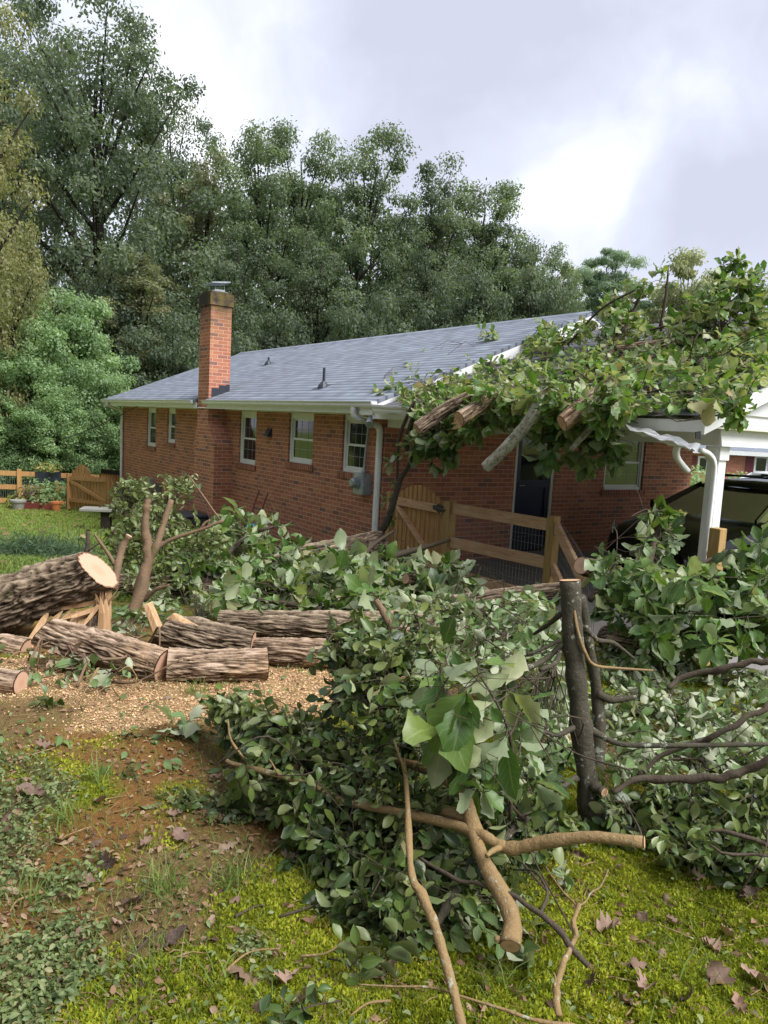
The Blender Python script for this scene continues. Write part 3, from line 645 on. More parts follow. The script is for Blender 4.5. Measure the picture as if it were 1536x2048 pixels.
# wall fittings
c = plane(540, 866, (1, 0, 0), 0)
mb = MB(); mb.prism([(0, c[1]-.08, c[2]-.07), (0, c[1]+.08, c[2]-.07), (0, c[1]+.08, c[2]+.08), (0, c[1]-.08, c[2]+.08)], (-.02, 0, 0)); mb.prism([(-.02, c[1]-.075, c[2]-.06), (-.10, c[1]-.075, c[2]-.06), (-.02, c[1]-.075, c[2]+.075)], (0, .15, 0)); obj('dryer_vent', mb, M['bin'], house)
mb = MB(); mb.box((-.155, .27, .535), (-.0, .52, .835)); mt = obj('electric_meter', mb, M['galv'], house, bevel=.008)
mb = MB(); mb.add(*tube_vf([(-.155, .41, .70), (-.185, .41, .70)], .085, 20)); mb.add(*tube_vf([(-.185, .41, .70), (-.24, .41, .70), (-.262, .41, .70)], [.072, .072, .05], 20)); obj('meter_dial', mb, M['galv'], mt)
mb = MB(); mb.tube(smooth_path([(-.06, .40, .835), (-.05, .40, 1.1), (-.05, .36, 1.40), (-.08, .30, 1.56), (-.20, .18, 1.68), (-.36, .1, 1.70)], 5), .018, 8); mb.tube([(-.06, .40, .83), (-.06, .40, .88)], .03, 8); obj('conduit', mb, M['galv'], house, smooth=True)
c = np.array([-.36, -.20, 1.60]); mb = MB(); mb.tube([c+(0, 0, .14), c+(0, 0, .05)], .045, 10)
for dx, dy in ((-.07, -.05), (.02, .08)): mb.add(*tube_vf([c+(0, 0, .06), c+np.array((dx, dy, -.02))*.7, c+np.array((dx*1.6, dy*1.6-.03, -.08))], [.02, .045, .055], 12))
obj('flood_light', mb, M['galv'], house)
c = plane(305, 968, (1, 0, 0), 0); mb = MB(); mb.box((-.10, c[1]-.12, c[2]-.14), (0, c[1]+.12, c[2]+.14)); mb.box((-.06, c[1]-.04, c[2]-.5), (0, c[1]+.04, c[2]-.14)); obj('junction_box', mb, M['galv'], house)
c = plane(318, 977, (1, 0, 0), 0); mb = MB(); mb.box((-.015, c[1]-.2, c[2]-.1), (0, c[1]+.2, c[2]+.12)); obj('foundation_vent', mb, M['bin'], house)
# cable
mb = MB(); a = np.array([-.30, 10.2, 1.70]); b = at(-60, 905, 26.)
mb.tube([a+(b-a)*u-np.array([0, 0, 1.1*4*u*(1-u)*.35]) for u in np.linspace(0, 1, 16)], .012, 5); mb.tube([(-.30, 10.2, 1.70), (-.2, 9.6, 1.66), (-.12, 8.5, 1.72), (-.06, 7.0, 1.70), (-.06, 4, 1.70), (-.05, 1.4, 1.71)], .008, 5)
obj('service_cable', mb, M['black_metal'], loc=a); tag(bpy.data.objects['service_cable'], 'thin black service cable sagging from the far eave of the brick house', 'cable')

# ------------------------------------------------------------------ carport attached to the gable wall
cp = empty('carport', 'white trimmed carport with crushed gutter under the fallen oak', 'carport', (1, -2.5, -.43))
CZ = lambda x: 1.72+.36*(x+.42); CY0, CY1 = -5.06, -.36
# a lumpy, dented roof sheet
nu, nv = 34, 44; us = np.linspace(-.46, RX, nu); vs = np.linspace(CY0, CY1, nv); UU, VV = np.meshgrid(us, vs)
dent = -.10*np.exp(-(((UU-.3)/.7)**2+((VV+3.4)/.9)**2))+(fbm(p2(UU.ravel()*2.2, VV.ravel()*2.2), 5).reshape(UU.shape)-.5)*.05
ZZ = CZ(UU)+.03+dent; V = np.stack([UU, VV, ZZ], -1).reshape(-1, 3); ix = np.arange(nu*nv).reshape(nv, nu)
F = [tuple(q) for q in np.stack([ix[:-1, :-1], ix[:-1, 1:], ix[1:, 1:], ix[1:, :-1]], -1).reshape(-1, 4)]
mb = MB(); mb.add(V, F); mb.prism([(RX+.001, CY0, CZ(RX)+.03), (2*RX+.46, CY0, CZ(-.46)+.03), (2*RX+.46, CY0, CZ(-.46)), (RX+.001, CY0, CZ(RX))], (0, CY1-CY0, 0))
croof = obj('roof', mb, M['shingle_old'], cp)
for k in range(26):
    mb = MB()   # lifted and torn shingle tabs along the eave
    y = RNG.uniform(CY0+.05, -3.2); x = RNG.uniform(-.44, .5); z = CZ(x)+.035; a = RNG.uniform(-.5, .5)
    wv = RNG.uniform(.12, .3); mb.add([(x, y, z), (x, y+wv, z+RNG.uniform(0, .02)), (x+.16, y+wv+a*.06, z+.06+RNG.uniform(0, .03)), (x+.16, y+a*.06, z+.07)], [(0, 1, 2, 3)]); obj('loose_shingle', mb, M['shingle_old'], croof)
mb = MB(); mb.box((-.43, CY0+.02, 1.60), (-.405, CY1, 1.70)); obj('fascia', mb, M['white'], cp)
mb = MB(); mb.box((-.40, CY0+.02, 1.64), (HW, -.005, 1.652)); obj('ceiling', mb, M['soffit'], cp)
mb = MB(); mb.box((.02, -4.94, 1.50), (.14, -.01, 1.638)); mb.box((.14, -4.94, 1.50), (HW, -4.80, 1.638)); obj('beam', mb, M['white'], cp)
mb = MB()
for k in range(9):   # lapped siding in the gable
    z0 = 1.50+.135*k; z1 = z0+.135
    xa = max(-.05, (z0+.06-1.72)/.36-.42+.05); xb = max(-.05, (z1+.06-1.72)/.36-.42+.05)
    if xb > RX-.2: break
    mb.add([(xa, -4.985, z0), (2*RX-xa, -4.985, z0), (2*RX-xb, -4.962, z1), (xb, -4.962, z1), (xa, -4.955, z0), (2*RX-xa, -4.955, z0), (2*RX-xb, -4.95, z1), (xb, -4.95, z1)], [(0, 1, 2, 3), (4, 7, 6, 5), (0, 4, 5, 1), (3, 2, 6, 7), (0, 3, 7, 4), (1, 5, 6, 2)])
obj('gable_siding', mb, M['vinyl'], cp)
mb = MB()
for side in (0, 1):
    X = lambda x: x if side == 0 else 2*RX-x
    mb.prism([(X(-.44), CY0-.005, CZ(-.44)+.005), (X(RX), CY0-.005, CZ(RX)+.005), (X(RX), CY0-.005, CZ(RX)-.15), (X(-.44), CY0-.005, CZ(-.44)-.13)], (0, .028, 0))
obj('rake_board', mb, M['white'], cp)
for (x, y) in ((.08, -4.87), (6.9, -4.87)):
    mb = MB(); mb.box((x-.055, y-.055, -.43), (x+.055, y+.055, 1.498)); mb.box((x-.07, y-.07, 1.38), (x+.07, y+.07, 1.4975)); mb.box((x-.07, y-.07, -.43), (x+.07, y+.07, -.25)); obj('column', mb, M['white'], cp, bevel=.004)
# crushed gutter
gp = np.array([(-.432, -.5, 1.67, 0), (-.432, -3.3, 1.655, 0), (-.436, -3.9, 1.66, .1), (-.45, -4.2, 1.655, .35), (-.47, -4.5, 1.625, .65), (-.49, -4.78, 1.575, .85), (-.50, -4.98, 1.535, .95), (-.50, -5.08, 1.515, .9)])
gp = smooth_path(gp, 4); mb = MB(); pr = np.array(gprof)
V = []; n = len(pr)
for (x, y, z, tw) in gp:
    fl_ = 1-.35*math.exp(-((y+4.55)/.2)**2)
    for a, b in pr:
        b2 = b*fl_*1.25; a2 = a*1.3; V.append((x+a2*math.cos(tw)-b2*math.sin(tw)*.9-.015*math.sin(y*9), y, z-.015*tw+b2*math.cos(tw)+a2*math.sin(tw)*.75+.012*math.sin(y*23+a*40)+.008*math.sin(y*51+b*90)))
F = []
for k in range(len(gp)-1):
    for j in range(n): F.append((k*n+j, (k+1)*n+j, (k+1)*n+(j+1) % n, k*n+(j+1) % n))
mb.add(V, F); gtr = obj('crushed_gutter', mb, M['gutter_worn'], cp)
mb = MB(); mb.prism([(-.50, -5.075, 1.545), (-.565, -5.075, 1.55), (-.58, -5.075, 1.60), (-.51, -5.075, 1.61)], (0, -.006, 0)); obj('gutter_mouth_shade', mb, M['black_metal'], gtr)  # black plate stands in for the shade inside the open gutter end
mb = MB(); rect_pipe(mb, [(-.52, -4.90, 1.51), (-.51, -4.88, 1.43), (-.44, -4.86, 1.37), (-.30, -4.86, 1.28)], .022, .018); obj('downspout_elbow', mb, M['white'], cp, smooth=True)
mb = MB(); rect_pipe(mb, [(-.32, -4.97, 1.46), (-.16, -4.94, 1.43), (-.06, -4.93, 1.36), (-.03, -4.925, 1.2), (-.028, -4.92, .6), (-.028, -4.92, -.2)], .021, .017); obj('downspout', mb, M['white'], cp, smooth=True)

# ------------------------------------------------------------------ garden gate and wire fence by the house
FX = -.10
ga = empty('picket_gate', 'arched wooden picket gate with black latch beside the white downspout', 'gate', (FX, -.95, -.4))
mb = MB(); ys = np.linspace(-.47, -1.42, 11); zg = lambda y: .63+.165*math.sin(math.pi*np.clip((-.47-y)/.98, 0, 1))**1.0
for a in ys:
    b = a-.068; zl = zg(a)+RNG.uniform(-.004, .004); zr = zg(b)
    mb.prism([(FX, a, -.30), (FX, b, -.30), (FX, b, zr), (FX, a, zl)], (.02, 0, 0))
obj('picket', mb, M['fence_v'], ga, bevel=.003)
mb = MB(); mb.box((FX-.042, -1.50, .50), (FX-.003, -.46, .60)); obj('rail', mb, M['fence_h'], ga, bevel=.003)
mb = MB(); mb.box((FX-.042, -1.50, -.20), (FX-.003, -.46, -.10)); obj('rail', mb, M['fence_h'], ga, bevel=.003)
mb = MB(); mb.beam((FX-.02, -.55, .495), (FX-.02, -1.36, -.10), .034, .085, (1, 0, 0)); obj('brace', mb, M['fence_h'], ga, bevel=.003)
mb = MB(); mb.prism([(FX-.05, -1.45+.10*math.cos(a)*1.3, .56+.06*math.sin(a)*(1 if k % 2 else .55)) for k, a in enumerate(np.arange(12)*math.pi/6)], (.008, 0, 0)); mb.tube([(FX-.06, -1.38, .56), (FX-.06, -1.58, .55)], .014, 6); obj('latch', mb, M['black_metal'], ga)
mb = MB(); mb.box((FX-.05, -.52, .53), (FX-.043, -.39, .57)); obj('hinge', mb, M['black_metal'], ga)
def post(mb, y, ztop, x=FX, w=.098, zb=-.75): mb.box((x-w/2, y-w/2, zb), (x+w/2, y+w/2, ztop))
wf = empty('wire_fence', 'wooden post and rail fence with wire mesh in front of the navy door', 'fence', (FX, -2.4, -.5))
for y, z, wd in ((-.36, .655, .085), (-1.60, .665, .11), (-3.26, .70, .10), (-5.06, .83, .10)):
    mb = MB(); post(mb, y, z, w=wd); obj('post', mb, M['post'], wf, bevel=.006)
mb = MB(); mb.beam((FX, -1.66, .585), (FX, -3.205, .60), .038, .125); obj('rail', mb, M['fence_h'], wf, bevel=.004)
mb = MB(); mb.beam((FX, -1.66, .175), (FX, -3.205, .205), .038, .125); obj('rail', mb, M['fence_h'], wf, bevel=.004)
mb = MB(); mb.beam((FX, -1.66, -.20), (FX, -3.205, -.18), .038, .125); obj('rail', mb, M['fence_h'], wf, bevel=.004)
mb = MB()
for z in np.arange(-.25, .56, .10): mb.tube([(FX+.024, -1.67, z), (FX+.026, -2.4, z+.008*math.sin(z*40)), (FX+.024, -3.21, z+.02)], .0021, 3, False)
for y in np.arange(-1.70, -3.20, -.05): mb.tube([(FX+.0245, y, -.28), (FX+.0245, y, .56)], .0018, 3, False)
obj('wire_mesh', mb, M['wire'], wf)
# the section knocked down by the tree
bf = empty('broken_fence_rail', 'broken fence section sagging with bent wire from the second post', 'fence', (FX-.1, -3.9, -.4))
mb = MB(); mb.beam((FX-.03, -3.33, .60), (FX-.40, -4.05, .20), .038, .125); obj('rail', mb, M['fence_h'], bf, bevel=.004)
mb = MB(); mb.beam((FX-.03, -3.33, .17), (FX-.30, -3.80, -.05), .038, .125); obj('rail', mb, M['fence_h'], bf, bevel=.004)
mb = MB()
A0, B0 = np.array([FX+.02, -3.33, .66]), np.array([FX-.36, -4.15, .26])
for k in range(8): mb.tube([A0+(0, 0, -.1*k), (A0+B0)/2+(-.02, 0, .03-.1*k), B0+(0, 0, -.1*k)], .0021, 3, False)
for u in np.linspace(0, 1, 20): p = A0+(B0-A0)*u+np.array([0, 0, .03*math.sin(math.pi*u)]); mb.tube([p, p-np.array([.02, .05, .75])], .002, 3, False)
obj('wire_mesh', mb, M['wire'], bf)

# ------------------------------------------------------------------ background trees
def rand_unit(n, rng):
    v = rng.normal(size=(n, 3)); return v/np.linalg.norm(v, axis=1)[:, None]
def leaf_quads(P, Nrm, S, tint, rng, asp=.55):
    n = len(P); d = rand_unit(n, rng); d -= Nrm*(d*Nrm).sum(1)[:, None]; d /= np.linalg.norm(d, axis=1)[:, None]+1e-9
    x = np.cross(d, Nrm); h = S[:, None]/2
    V = np.stack([P-d*h, P+x*h*asp+d*h*.1, P+d*h, P-x*h*asp+d*h*.1], 1).reshape(-1, 3)
    F = np.arange(4*n).reshape(n, 4); col = np.repeat(np.stack([tint, rng.random(n), np.full(n, .5), np.ones(n)], 1), 4, 0)
    return V, F, col
def make_tree(name, label, cat, seed, H, r, leafmat, base=.22, nclump=60, per=170, ls=.22, lean=0, kind='round', group=None, asp=.55, clump=1.0, barkm='bark_tree', fork=False, trunk_r=None, density=1.0):
    rng = np.random.default_rng(seed); t = empty(name, label, cat, (0, 0, 0), group)
    mb = MB(); tr = trunk_r or (.018*H+.06)
    hs = np.linspace(0, .93, 9); cx = np.cumsum(rng.normal(0, .018*H, 9))*np.linspace(0, 1, 9)+lean*hs*H; cy = np.cumsum(rng.normal(0, .018*H, 9))*np.linspace(0, 1, 9)
    T = np.stack([cx, cy, hs*H-.3*(hs == 0)], 1)
    if H > 2.6: mb.tube(smooth_path(T, 3), np.interp(np.linspace(0, .93, 25), [0, .04, .93], [tr*1.35, tr, tr*.12]), 8)
    cl = []
    def env(u):
        if kind == 'pine': return r*(.25+.75*np.sin(np.pi*np.clip(u, 0, 1))**.7)
        if kind == 'column': return r*np.clip(1-np.abs(2*np.clip(u, 0, 1)-.92)**2.4, .02, 1)**.6
        return r*np.clip(1-np.abs((np.clip(u, 0, 1)-.48)/.56)**2.5, .02, 1)**.55
    nl = max(5, nclump//4)
    for k in range(nl):
        u = (k+rng.random())/nl; h0 = base+(1-base)*u*.82-.08; a = k*2.4+rng.normal(0, .4)
        hh = base+(1-base)*min(1, u*.93+.06+rng.random()*.05); R_ = env((hh-base)/(1-base))*rng.uniform(.7, 1.02)
        p0 = np.array([np.interp(h0, hs, cx), np.interp(h0, hs, cy), max(.02, h0)*H])
        p2_ = np.array([np.interp(hh, hs, cx)+R_*math.cos(a), np.interp(hh, hs, cy)+R_*math.sin(a), hh*H])
        p1 = p0*.5+p2_*.5+np.array([0, 0, .04*H*rng.uniform(-.4, .8)]); path = smooth_path(np.stack([p0, p1, p2_]), 4)
        if H > 2.6: mb.tube(path, np.linspace(tr*(.55-.35*u), .015, len(path)), 5)
        for f in (1.0, .72, .48): cl.append(path[int(f*(len(path)-1))]+rng.normal(0, .06*r, 3))
    while len(cl) < nclump:
        u = rng.random()**.85; a = rng.random()*6.283; R_ = env(u)*math.sqrt(rng.random())*1.0; hh = base+(1-base)*u
        cl.append(np.array([np.interp(hh, hs, cx)+R_*math.cos(a), np.interp(hh, hs, cy)+R_*math.sin(a), hh*H]))
    if H > 2.6: obj('trunk', mb, M[barkm], t, smooth=True)
    Ps, Ns, Ss, Ts = [], [], [], []
    for c in cl:
        n = int(per*rng.uniform(.6, 1.4)*density); rad = clump*(.17*r+.25)*rng.uniform(.7, 1.35); flat = .38 if kind == 'pine' else .62
        v = rand_unit(n, rng)*(rng.random(n)**.45)[:, None]*rad*np.array([1, 1, flat]); v += rng.normal(0, .10*rad, (n, 3))
        Ps.append(c+v); nm = v/(np.linalg.norm(v, axis=1)[:, None]+1e-6)+np.array([0, 0, .55])+rng.normal(0, .55, (n, 3)); Ns.append(nm/np.linalg.norm(nm, axis=1)[:, None])
        Ss.append(ls*rng.uniform(.6, 1.35, n)); Ts.append(np.clip(.45+rng.normal(0, .16)+rng.normal(0, .2, n), 0, 1))
    P = np.vstack(Ps); P[:, 2] = np.maximum(P[:, 2], .05+rng.random(len(P))*.15)
    V, F, col = leaf_quads(P, np.vstack(Ns), np.concatenate(Ss), np.concatenate(Ts), rng, asp)
    link('crown', np_mesh('crown', V, F, col), M[leafmat], t)
    return t, H, r
def spot(px_, Z):
    p = at(px_, 794.8+(px_+277)*.0539, Z); return np.array([p[0], p[1], float(gz(p[0], p[1]))])
def put(proto, px_, Z, ytop, rpx=None, label=None, first=False, rot=None, group=None):
    t, H, r = proto; p = spot(px_, Z); top = at(px_, ytop, Z)[2]; s = (top-p[2])/H; sx = s if rpx is None else (rpx*Z/FL)/r
    rz = rot if rot is not None else RNG.uniform(0, 6.28)
    if first: t.location = p; t.rotation_euler = (0, 0, rz); t.scale = (sx, sx, s); t['label'] = label or t['label']; return t
    return copy_tree(t, p, rz, (sx, sx, s), label, None, group)
oakA = make_tree('oak_tree', 'x', 'tree', 11, 18, 5.4, 'tl_oak', .14, 160, 380, .175, clump=.85)
oakB = make_tree('oak_tree', 'x', 'tree', 12, 16, 3.6, 'tl_green', .18, 105, 340, .17, clump=.9)
oakC = make_tree('oak_tree', 'x', 'tree', 13, 17, 3.2, 'tl_olive', .2, 70, 260, .17, kind='column', clump=.8)
oakD = make_tree('oak_tree', 'x', 'tree', 14, 15, 3.8, 'tl_oak', .12, 105, 340, .17, clump=.95)
put(oakA, 190, 33, 60, 235, 'tallest dark oak tree reaching the top of the photo at left', True, 1.0)
put(oakA, 20, 40, 60, 170, 'dark oak tree behind the tallest oak at the left edge of the photo', rot=3.0)
put(oakB, 505, 42, 300, 125, 'green oak tree with notched top right behind the brick chimney', True, .4)
put(oakB, 600, 45, 308, 120, 'upright green oak tree just right of the chimney top', rot=2.2)
put(oakB, 705, 41, 312, 122, 'green oak tree with the highest crown over the middle of the roof', rot=4.1)
put(oakD, 815, 44, 368, 118, 'dark oak tree with a knobbly top right of the highest middle crown', True, 2.5)
put(oakB, 925, 45, 392, 122, 'broad green oak tree above the upper end of the roof', rot=5.2)
put(oakD, 1010, 47, 458, 105, 'dark oak tree stepping down toward the roof peak', rot=.8)
put(oakB, 1075, 50, 512, 82, 'light green tree at the lower right end of the wood near the roof peak', rot=1.5)
put(oakC, 385, 44, 318, 120, 'loose olive tree between the tallest oak and the chimney', True, .3)
put(oakC, 300, 30, 520, 120, 'brownish olive tree with thin foliage in front of the tallest oak', rot=2.0)
put(oakD, 440, 36, 470, 110, 'dark low oak tree close behind the chimney stack', rot=4.4)
put(oakD, 640, 37, 490, 105, 'dark low oak tree behind the middle of the roof ridge', rot=5.5)
put(oakD, 870, 38, 500, 100, 'dark low oak tree behind the right part of the roof ridge', rot=.1)
put(oakA, 330, 52, 250, 150, 'far dark tree seen between the tallest oak and the chimney', rot=4.)
yel = make_tree('maple_tree', 'yellowing brown leafed tree hanging into the top left corner', 'tree', 21, 16, 3.0, 'tl_yellow', .25, 75, 330, .14)
put(yel, -75, 20, -130, 150, None, True, .5)
lowy = make_tree('maple_tree', 'lower yellowing tree at the left edge above the bright shrubs', 'tree', 22, 7, 2.2, 'tl_yellow', .12, 60, 300, .12)
put(lowy, 0, 24, 430, 95, None, True)
pine = make_tree('pine_tree', 'pale blue green pine tree beyond the roof peak', 'tree', 31, 15, 3.4, 'tl_pine', .36, 85, 520, .30, kind='pine', asp=.2, clump=.95)
put(pine, 1205, 58, 512, 88, None, True)
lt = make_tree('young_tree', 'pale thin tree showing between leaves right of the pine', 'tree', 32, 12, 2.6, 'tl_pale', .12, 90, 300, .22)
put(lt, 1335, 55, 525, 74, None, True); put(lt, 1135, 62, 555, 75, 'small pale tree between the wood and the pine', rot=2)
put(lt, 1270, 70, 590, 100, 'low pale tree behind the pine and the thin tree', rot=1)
for k, (az, dist, hh, lab) in enumerate(((146, 17, 15, 'oak tree behind the photographer, on the lawn side'), (170, 15, 16, 'oak tree right behind the photographer, mirrored in the windows'), (196, 16, 17, 'tall oak tree behind the photographer, mirrored in the windows'), (222, 15, 15, 'oak tree behind the photographer, on the driveway side'))):
    x, y = CAM[0]+dist*math.cos(R(az)), CAM[1]+dist*math.sin(R(az)); copy_tree(oakD[0], (x, y, float(gz(x, y))), az, (1.5, 1.5, hh/15), lab)
# shrubs at the edge of the wood
sh = make_tree('shrub', 'x', 'shrub', 41, 6.0, 2.0, 'tl_shrub', .02, 150, 330, .11, clump=.85)
put(sh, 165, 25.5, 610, 105, 'bright green rounded shrub left of the house, the tallest shrub there', True, 0)
put(sh, 60, 24.5, 660, 100, 'bright green shrub behind the rail fence at the left edge', rot=2)
put(sh, 225, 24.5, 760, 70, 'bright green shrub touching the left end of the house', rot=4)
put(sh, 110, 23.6, 780, 80, 'low bright shrub directly behind the planter on the rail fence', rot=1.3)
put(sh, 10, 23.4, 800, 75, 'low bright shrub behind the left end of the rail fence', rot=5.3)
shd = make_tree('shrub', 'x', 'shrub', 42, 6, 2.6, 'tl_oak', .02, 110, 330, .14, clump=.9)
put(shd, 330, 29, 640, 110, 'dark bushy understory shrub behind the left roof corner', True)
put(shd, 520, 33, 640, 110, 'dark understory shrub right of the chimney behind the ridge', rot=2)
put(shd, 720, 34, 600, 110, 'dark understory shrub behind the middle of the ridge', rot=3)
put(shd, 920, 36, 570, 100, 'dark understory shrub behind the roof peak', rot=1)
put(shd, 1060, 40, 560, 90, 'dark understory shrub at the right end of the wood', rot=4)
put(shd, 90, 30, 560, 130, 'dark understory shrub between the tallest oak and the bright shrubs', rot=5)
put(shd, 230, 31, 600, 110, 'dark understory shrub behind the tallest bright shrub', rot=.6)
# the edge of the wood goes on along the left side of the lawn, out of view; the window panes mirror it
for k, (x, y, q, sc_) in enumerate(((-17, 3, 0, 1.1), (-18, 8, 1, 1.2), (-18, 12.5, 0, 1.3), (-17.5, 17, 1, 1.2), (-16.5, 21, 0, 1.3), (-15.5, 25, 1, 1.1))):
    lab = ('bushy understory shrub', 'dark oak tree')[q]+' at the left side of the lawn, mirrored in the windows, '+('first', 'second', 'third', 'fourth', 'fifth', 'sixth')[k]+' from the photographer'
    copy_tree((shd, oakD)[q][0], (x, y, float(gz(x, y))), k*1.3, (sc_,)*3, ' '.join(lab.split()[:16]))
# the wood behind, read as one mass
rng = np.random.default_rng(5); mbt = MB(); Ps = []; Ts = []
for k in range(46):
    pxx = rng.uniform(-500, 1120); Z = rng.uniform(46, 68); p = spot(pxx, Z)
    tp = np.interp(pxx, [-500, 0, 200, 330, 420, 500, 700, 900, 1120], [60, 60, 120, 330, 400, 380, 390, 460, 600])
    top = at(pxx, tp+rng.uniform(0, 60), Z)[2]; Hh = top-p[2]
    mbt.tube([p, p+(rng.normal(0, .4), rng.normal(0, .4), Hh*.5), p+(rng.normal(0, .8), rng.normal(0, .8), Hh*.95)], [.25, .18, .04], 5)
    n = 2400; u = rng.random(n)**.8; Rr = 3.3*np.sin(np.pi*np.clip(u*.85+.1, 0, 1))**.6*np.sqrt(rng.random(n)); a = rng.random(n)*6.28
    cc = np.stack([p[0]+Rr*np.cos(a), p[1]+Rr*np.sin(a), p[2]+Hh*(.04+.96*u)], 1); Ps.append(cc[fbm(cc*.7, 61, 2) > .46]); Ts.append(0)
P = np.vstack(Ps); V, F, col = leaf_quads(P, rand_unit(len(P), rng), rng.uniform(.25, .5, len(P)), np.clip(rng.normal(.35, .2, len(P)), 0, 1), rng)
Vt = np.vstack(mbt.v)
me = np_mesh('woods', V, F, col); o = link('woods', me, M['tl_oak']); tag(o, 'dense wood behind the back yard', 'woods', None, 'stuff')
o2 = obj('bare_trunk_stand', mbt, M['bark_tree'], loc=(0, 0, 0)); tag(o2, 'dim trunks deep inside the wood', 'tree trunks', None, 'stuff')

# ------------------------------------------------------------------ far rail fence, gate, flower bed
ff = empty('rail_fence', 'orange brown rail fence along the back of the lawn', 'fence', onG(G(100, 1005)))
Z0 = 22.5
def gp_(px_, Z): p = spot(px_, Z); return p
fpx = [-190, -60, 38, 113, 200]
pts = [gp_(x, 21.8+.006*(x)) for x in fpx]
for p in pts[:-1]:
    mb = MB(); mb.box((p[0]-.06, p[1]-.06, p[2]-.2), (p[0]+.06, p[1]+.06, p[2]+1.05)); obj('post', mb, M['fence_v'], ff)
for h in (.92, .52, .12):
    for a, b in zip(pts[:-1], pts[1:]):
        mb = MB(); mb.beam(a+(0, 0, h), b+(0, 0, h), .045, .14); obj('rail', mb, M['fence_v'], ff)
mb = MB()
for a, b in zip(pts[:-1], pts[1:]):
    for u in np.linspace(0, 1, 22): p = a+(b-a)*u; mb.tube([p, p+(0, 0, .9)], .003, 3, False)
obj('wire_mesh', mb, M['wire'], ff)
g2 = empty('picket_gate', 'reddish brown arched picket gate standing ajar by the far corner of the house', 'gate', onG(G(170, 1020)))
a = spot(140, 21.2); b = spot(216, 20.2); d = (b-a)/12
mb = MB()
for k in range(13):
    p = a+d*k; zt = .96+.34*max(0, math.sin(math.pi*(k+.2)/7.5)) if k < 8 else .98
    dn = _n([-d[1], d[0], 0])*.012; q = p+_n([d[0], d[1], 0])*.095
    mb.prism([p+(0, 0, .06), q+(0, 0, .06), q+(0, 0, zt), p+(0, 0, zt)], dn*2)
obj('picket', mb, M['fence_v'], g2)
off = -_n([-d[1], d[0], 0])*.04
for h in (.28, .90):
    mb = MB(); mb.beam(a+off+(0, 0, h), b+off+(0, 0, h), .04, .09); obj('rail', mb, M['fence_v'], g2)
mb = MB(); mb.beam(a+off*1.1+(0, 0, .86), b+off*1.1+(0, 0, .32), .04, .09); obj('brace', mb, M['fence_v'], g2)
mb = MB(); mb.box(a-(.07, .07, .1), a+(.07, .07, 1.02)); obj('post', mb, M['fence_v'], g2)
sf = empty('board_fence', 'short dark board fence between the ajar gate and the house', 'fence', spot(228, 23))
a = spot(205, 23.2); b = spot(246, 21.6); mb = MB(); mb.beam(a+(0, 0, 1.1), b+(0, 0, 1.1), .05, .14); obj('rail', mb, M['bark_tree'], sf)
mb = MB()
for u in np.linspace(0, .95, 9): p = a+(b-a)*u; mb.box(p-(.03, .03, 0), p+(.05, .03, 1.05))
obj('board', mb, M['fence_v'], sf)
mb = MB(); p = spot(96, 21.9)+(0, 0, 1.0); mb.box(p-(.33, .16, .24), p+(.33, .10, .02)); o = obj('planter_box', mb, M['bin'], loc=p); tag(o, 'dark green planter box hanging on the far rail fence', 'planter')
def small_plant(name, label, p, r, h, leafm, n, ls, seed, group=None, flat=.6):
    rng = np.random.default_rng(seed); v = rand_unit(n, rng)*(rng.random(n)**.5)[:, None]*np.array([r, r, h*.5]); v[:, 2] += h*.5
    nm = v/np.array([r, r, h])+rng.normal(0, .4, (n, 3))+(0, 0, .4); nm /= np.linalg.norm(nm, axis=1)[:, None]
    V, F, c = leaf_quads(v, nm, ls*rng.uniform(.6, 1.4, n), np.clip(rng.normal(.5, .22, n), 0, 1), rng)
    o = link(name, np_mesh(name, V, F, c), M[leafm], loc=p); return tag(o, label, 'plant', group)
M['flower_y'] = mat('yellow_flowers', rough=.6, build=tree_leaf([(.10, .16, .03), (.14, .20, .05), (.36, .32, .10), (.42, .36, .2)]))
M['flower_p'] = mat('purple_foliage', rough=.6, build=tree_leaf([(.05, .03, .03), (.10, .04, .05), (.12, .12, .05), (.3, .2, .15)]))
small_plant('flowering_plant', 'pale yellow flowers spilling out of the planter box', spot(96, 21.8)+(0, 0, 1.0), .42, .32, 'flower_y', 160, .10, 1)
for k, (x, Z, r, h, mt_, lab) in enumerate(((45, 20.8, .42, .5, 'flower_y', 'bright yellow flowering plant at the left end of the flower bed'), (62, 20.9, .45, .7, 'flower_p', 'dark purple leafed plant in the flower bed'), (90, 20.8, .5, .55, 'pale_leaf', 'silvery green plant at the right end of the flower bed'),
        (30, 20.7, .3, .32, 'flower_y', 'low cream flowering plant beside the grey pot'), (75, 21.3, .6, .95, 'tl_shrub', 'tall green plant at the back of the flower bed'), (125, 21.5, .45, .8, 'tl_shrub', 'green plant right of the orange pot by the gate'), (105, 21.3, .4, .9, 'tl_shrub', 'leafy plant below the planter box'))):
    small_plant('bed_plant', lab, spot(x, Z), r, h, mt_, 260, .11, 70+k)
a = spot(30, 20.4); b = spot(112, 20.6); mb = MB(); mb.beam(a+(0, 0, .08), b+(0, 0, .08), .15, .2); o = obj('bed_edging', mb, M['red'], loc=a); tag(o, 'brown timber edging of the flower bed', 'edging')
def pot(label, p, r, h, mt_):
    mb = MB(); V, F = tube_vf([p, p+(0, 0, h*.8), p+(0, 0, h*.8), p+(0, 0, h)], [r*.7, r*.95, r*1.08, r*1.1], 16); mb.add(V, F); o = obj('flower_pot', mb, M[mt_], loc=p, smooth=False); tag(o, label, 'pot')
pot('small terracotta pot at the right end of the flower bed', spot(113, 20.3), .13, .26, 'terra'); pot('grey pot at the left end of the flower bed', spot(36, 20.1), .19, .26, 'stone')
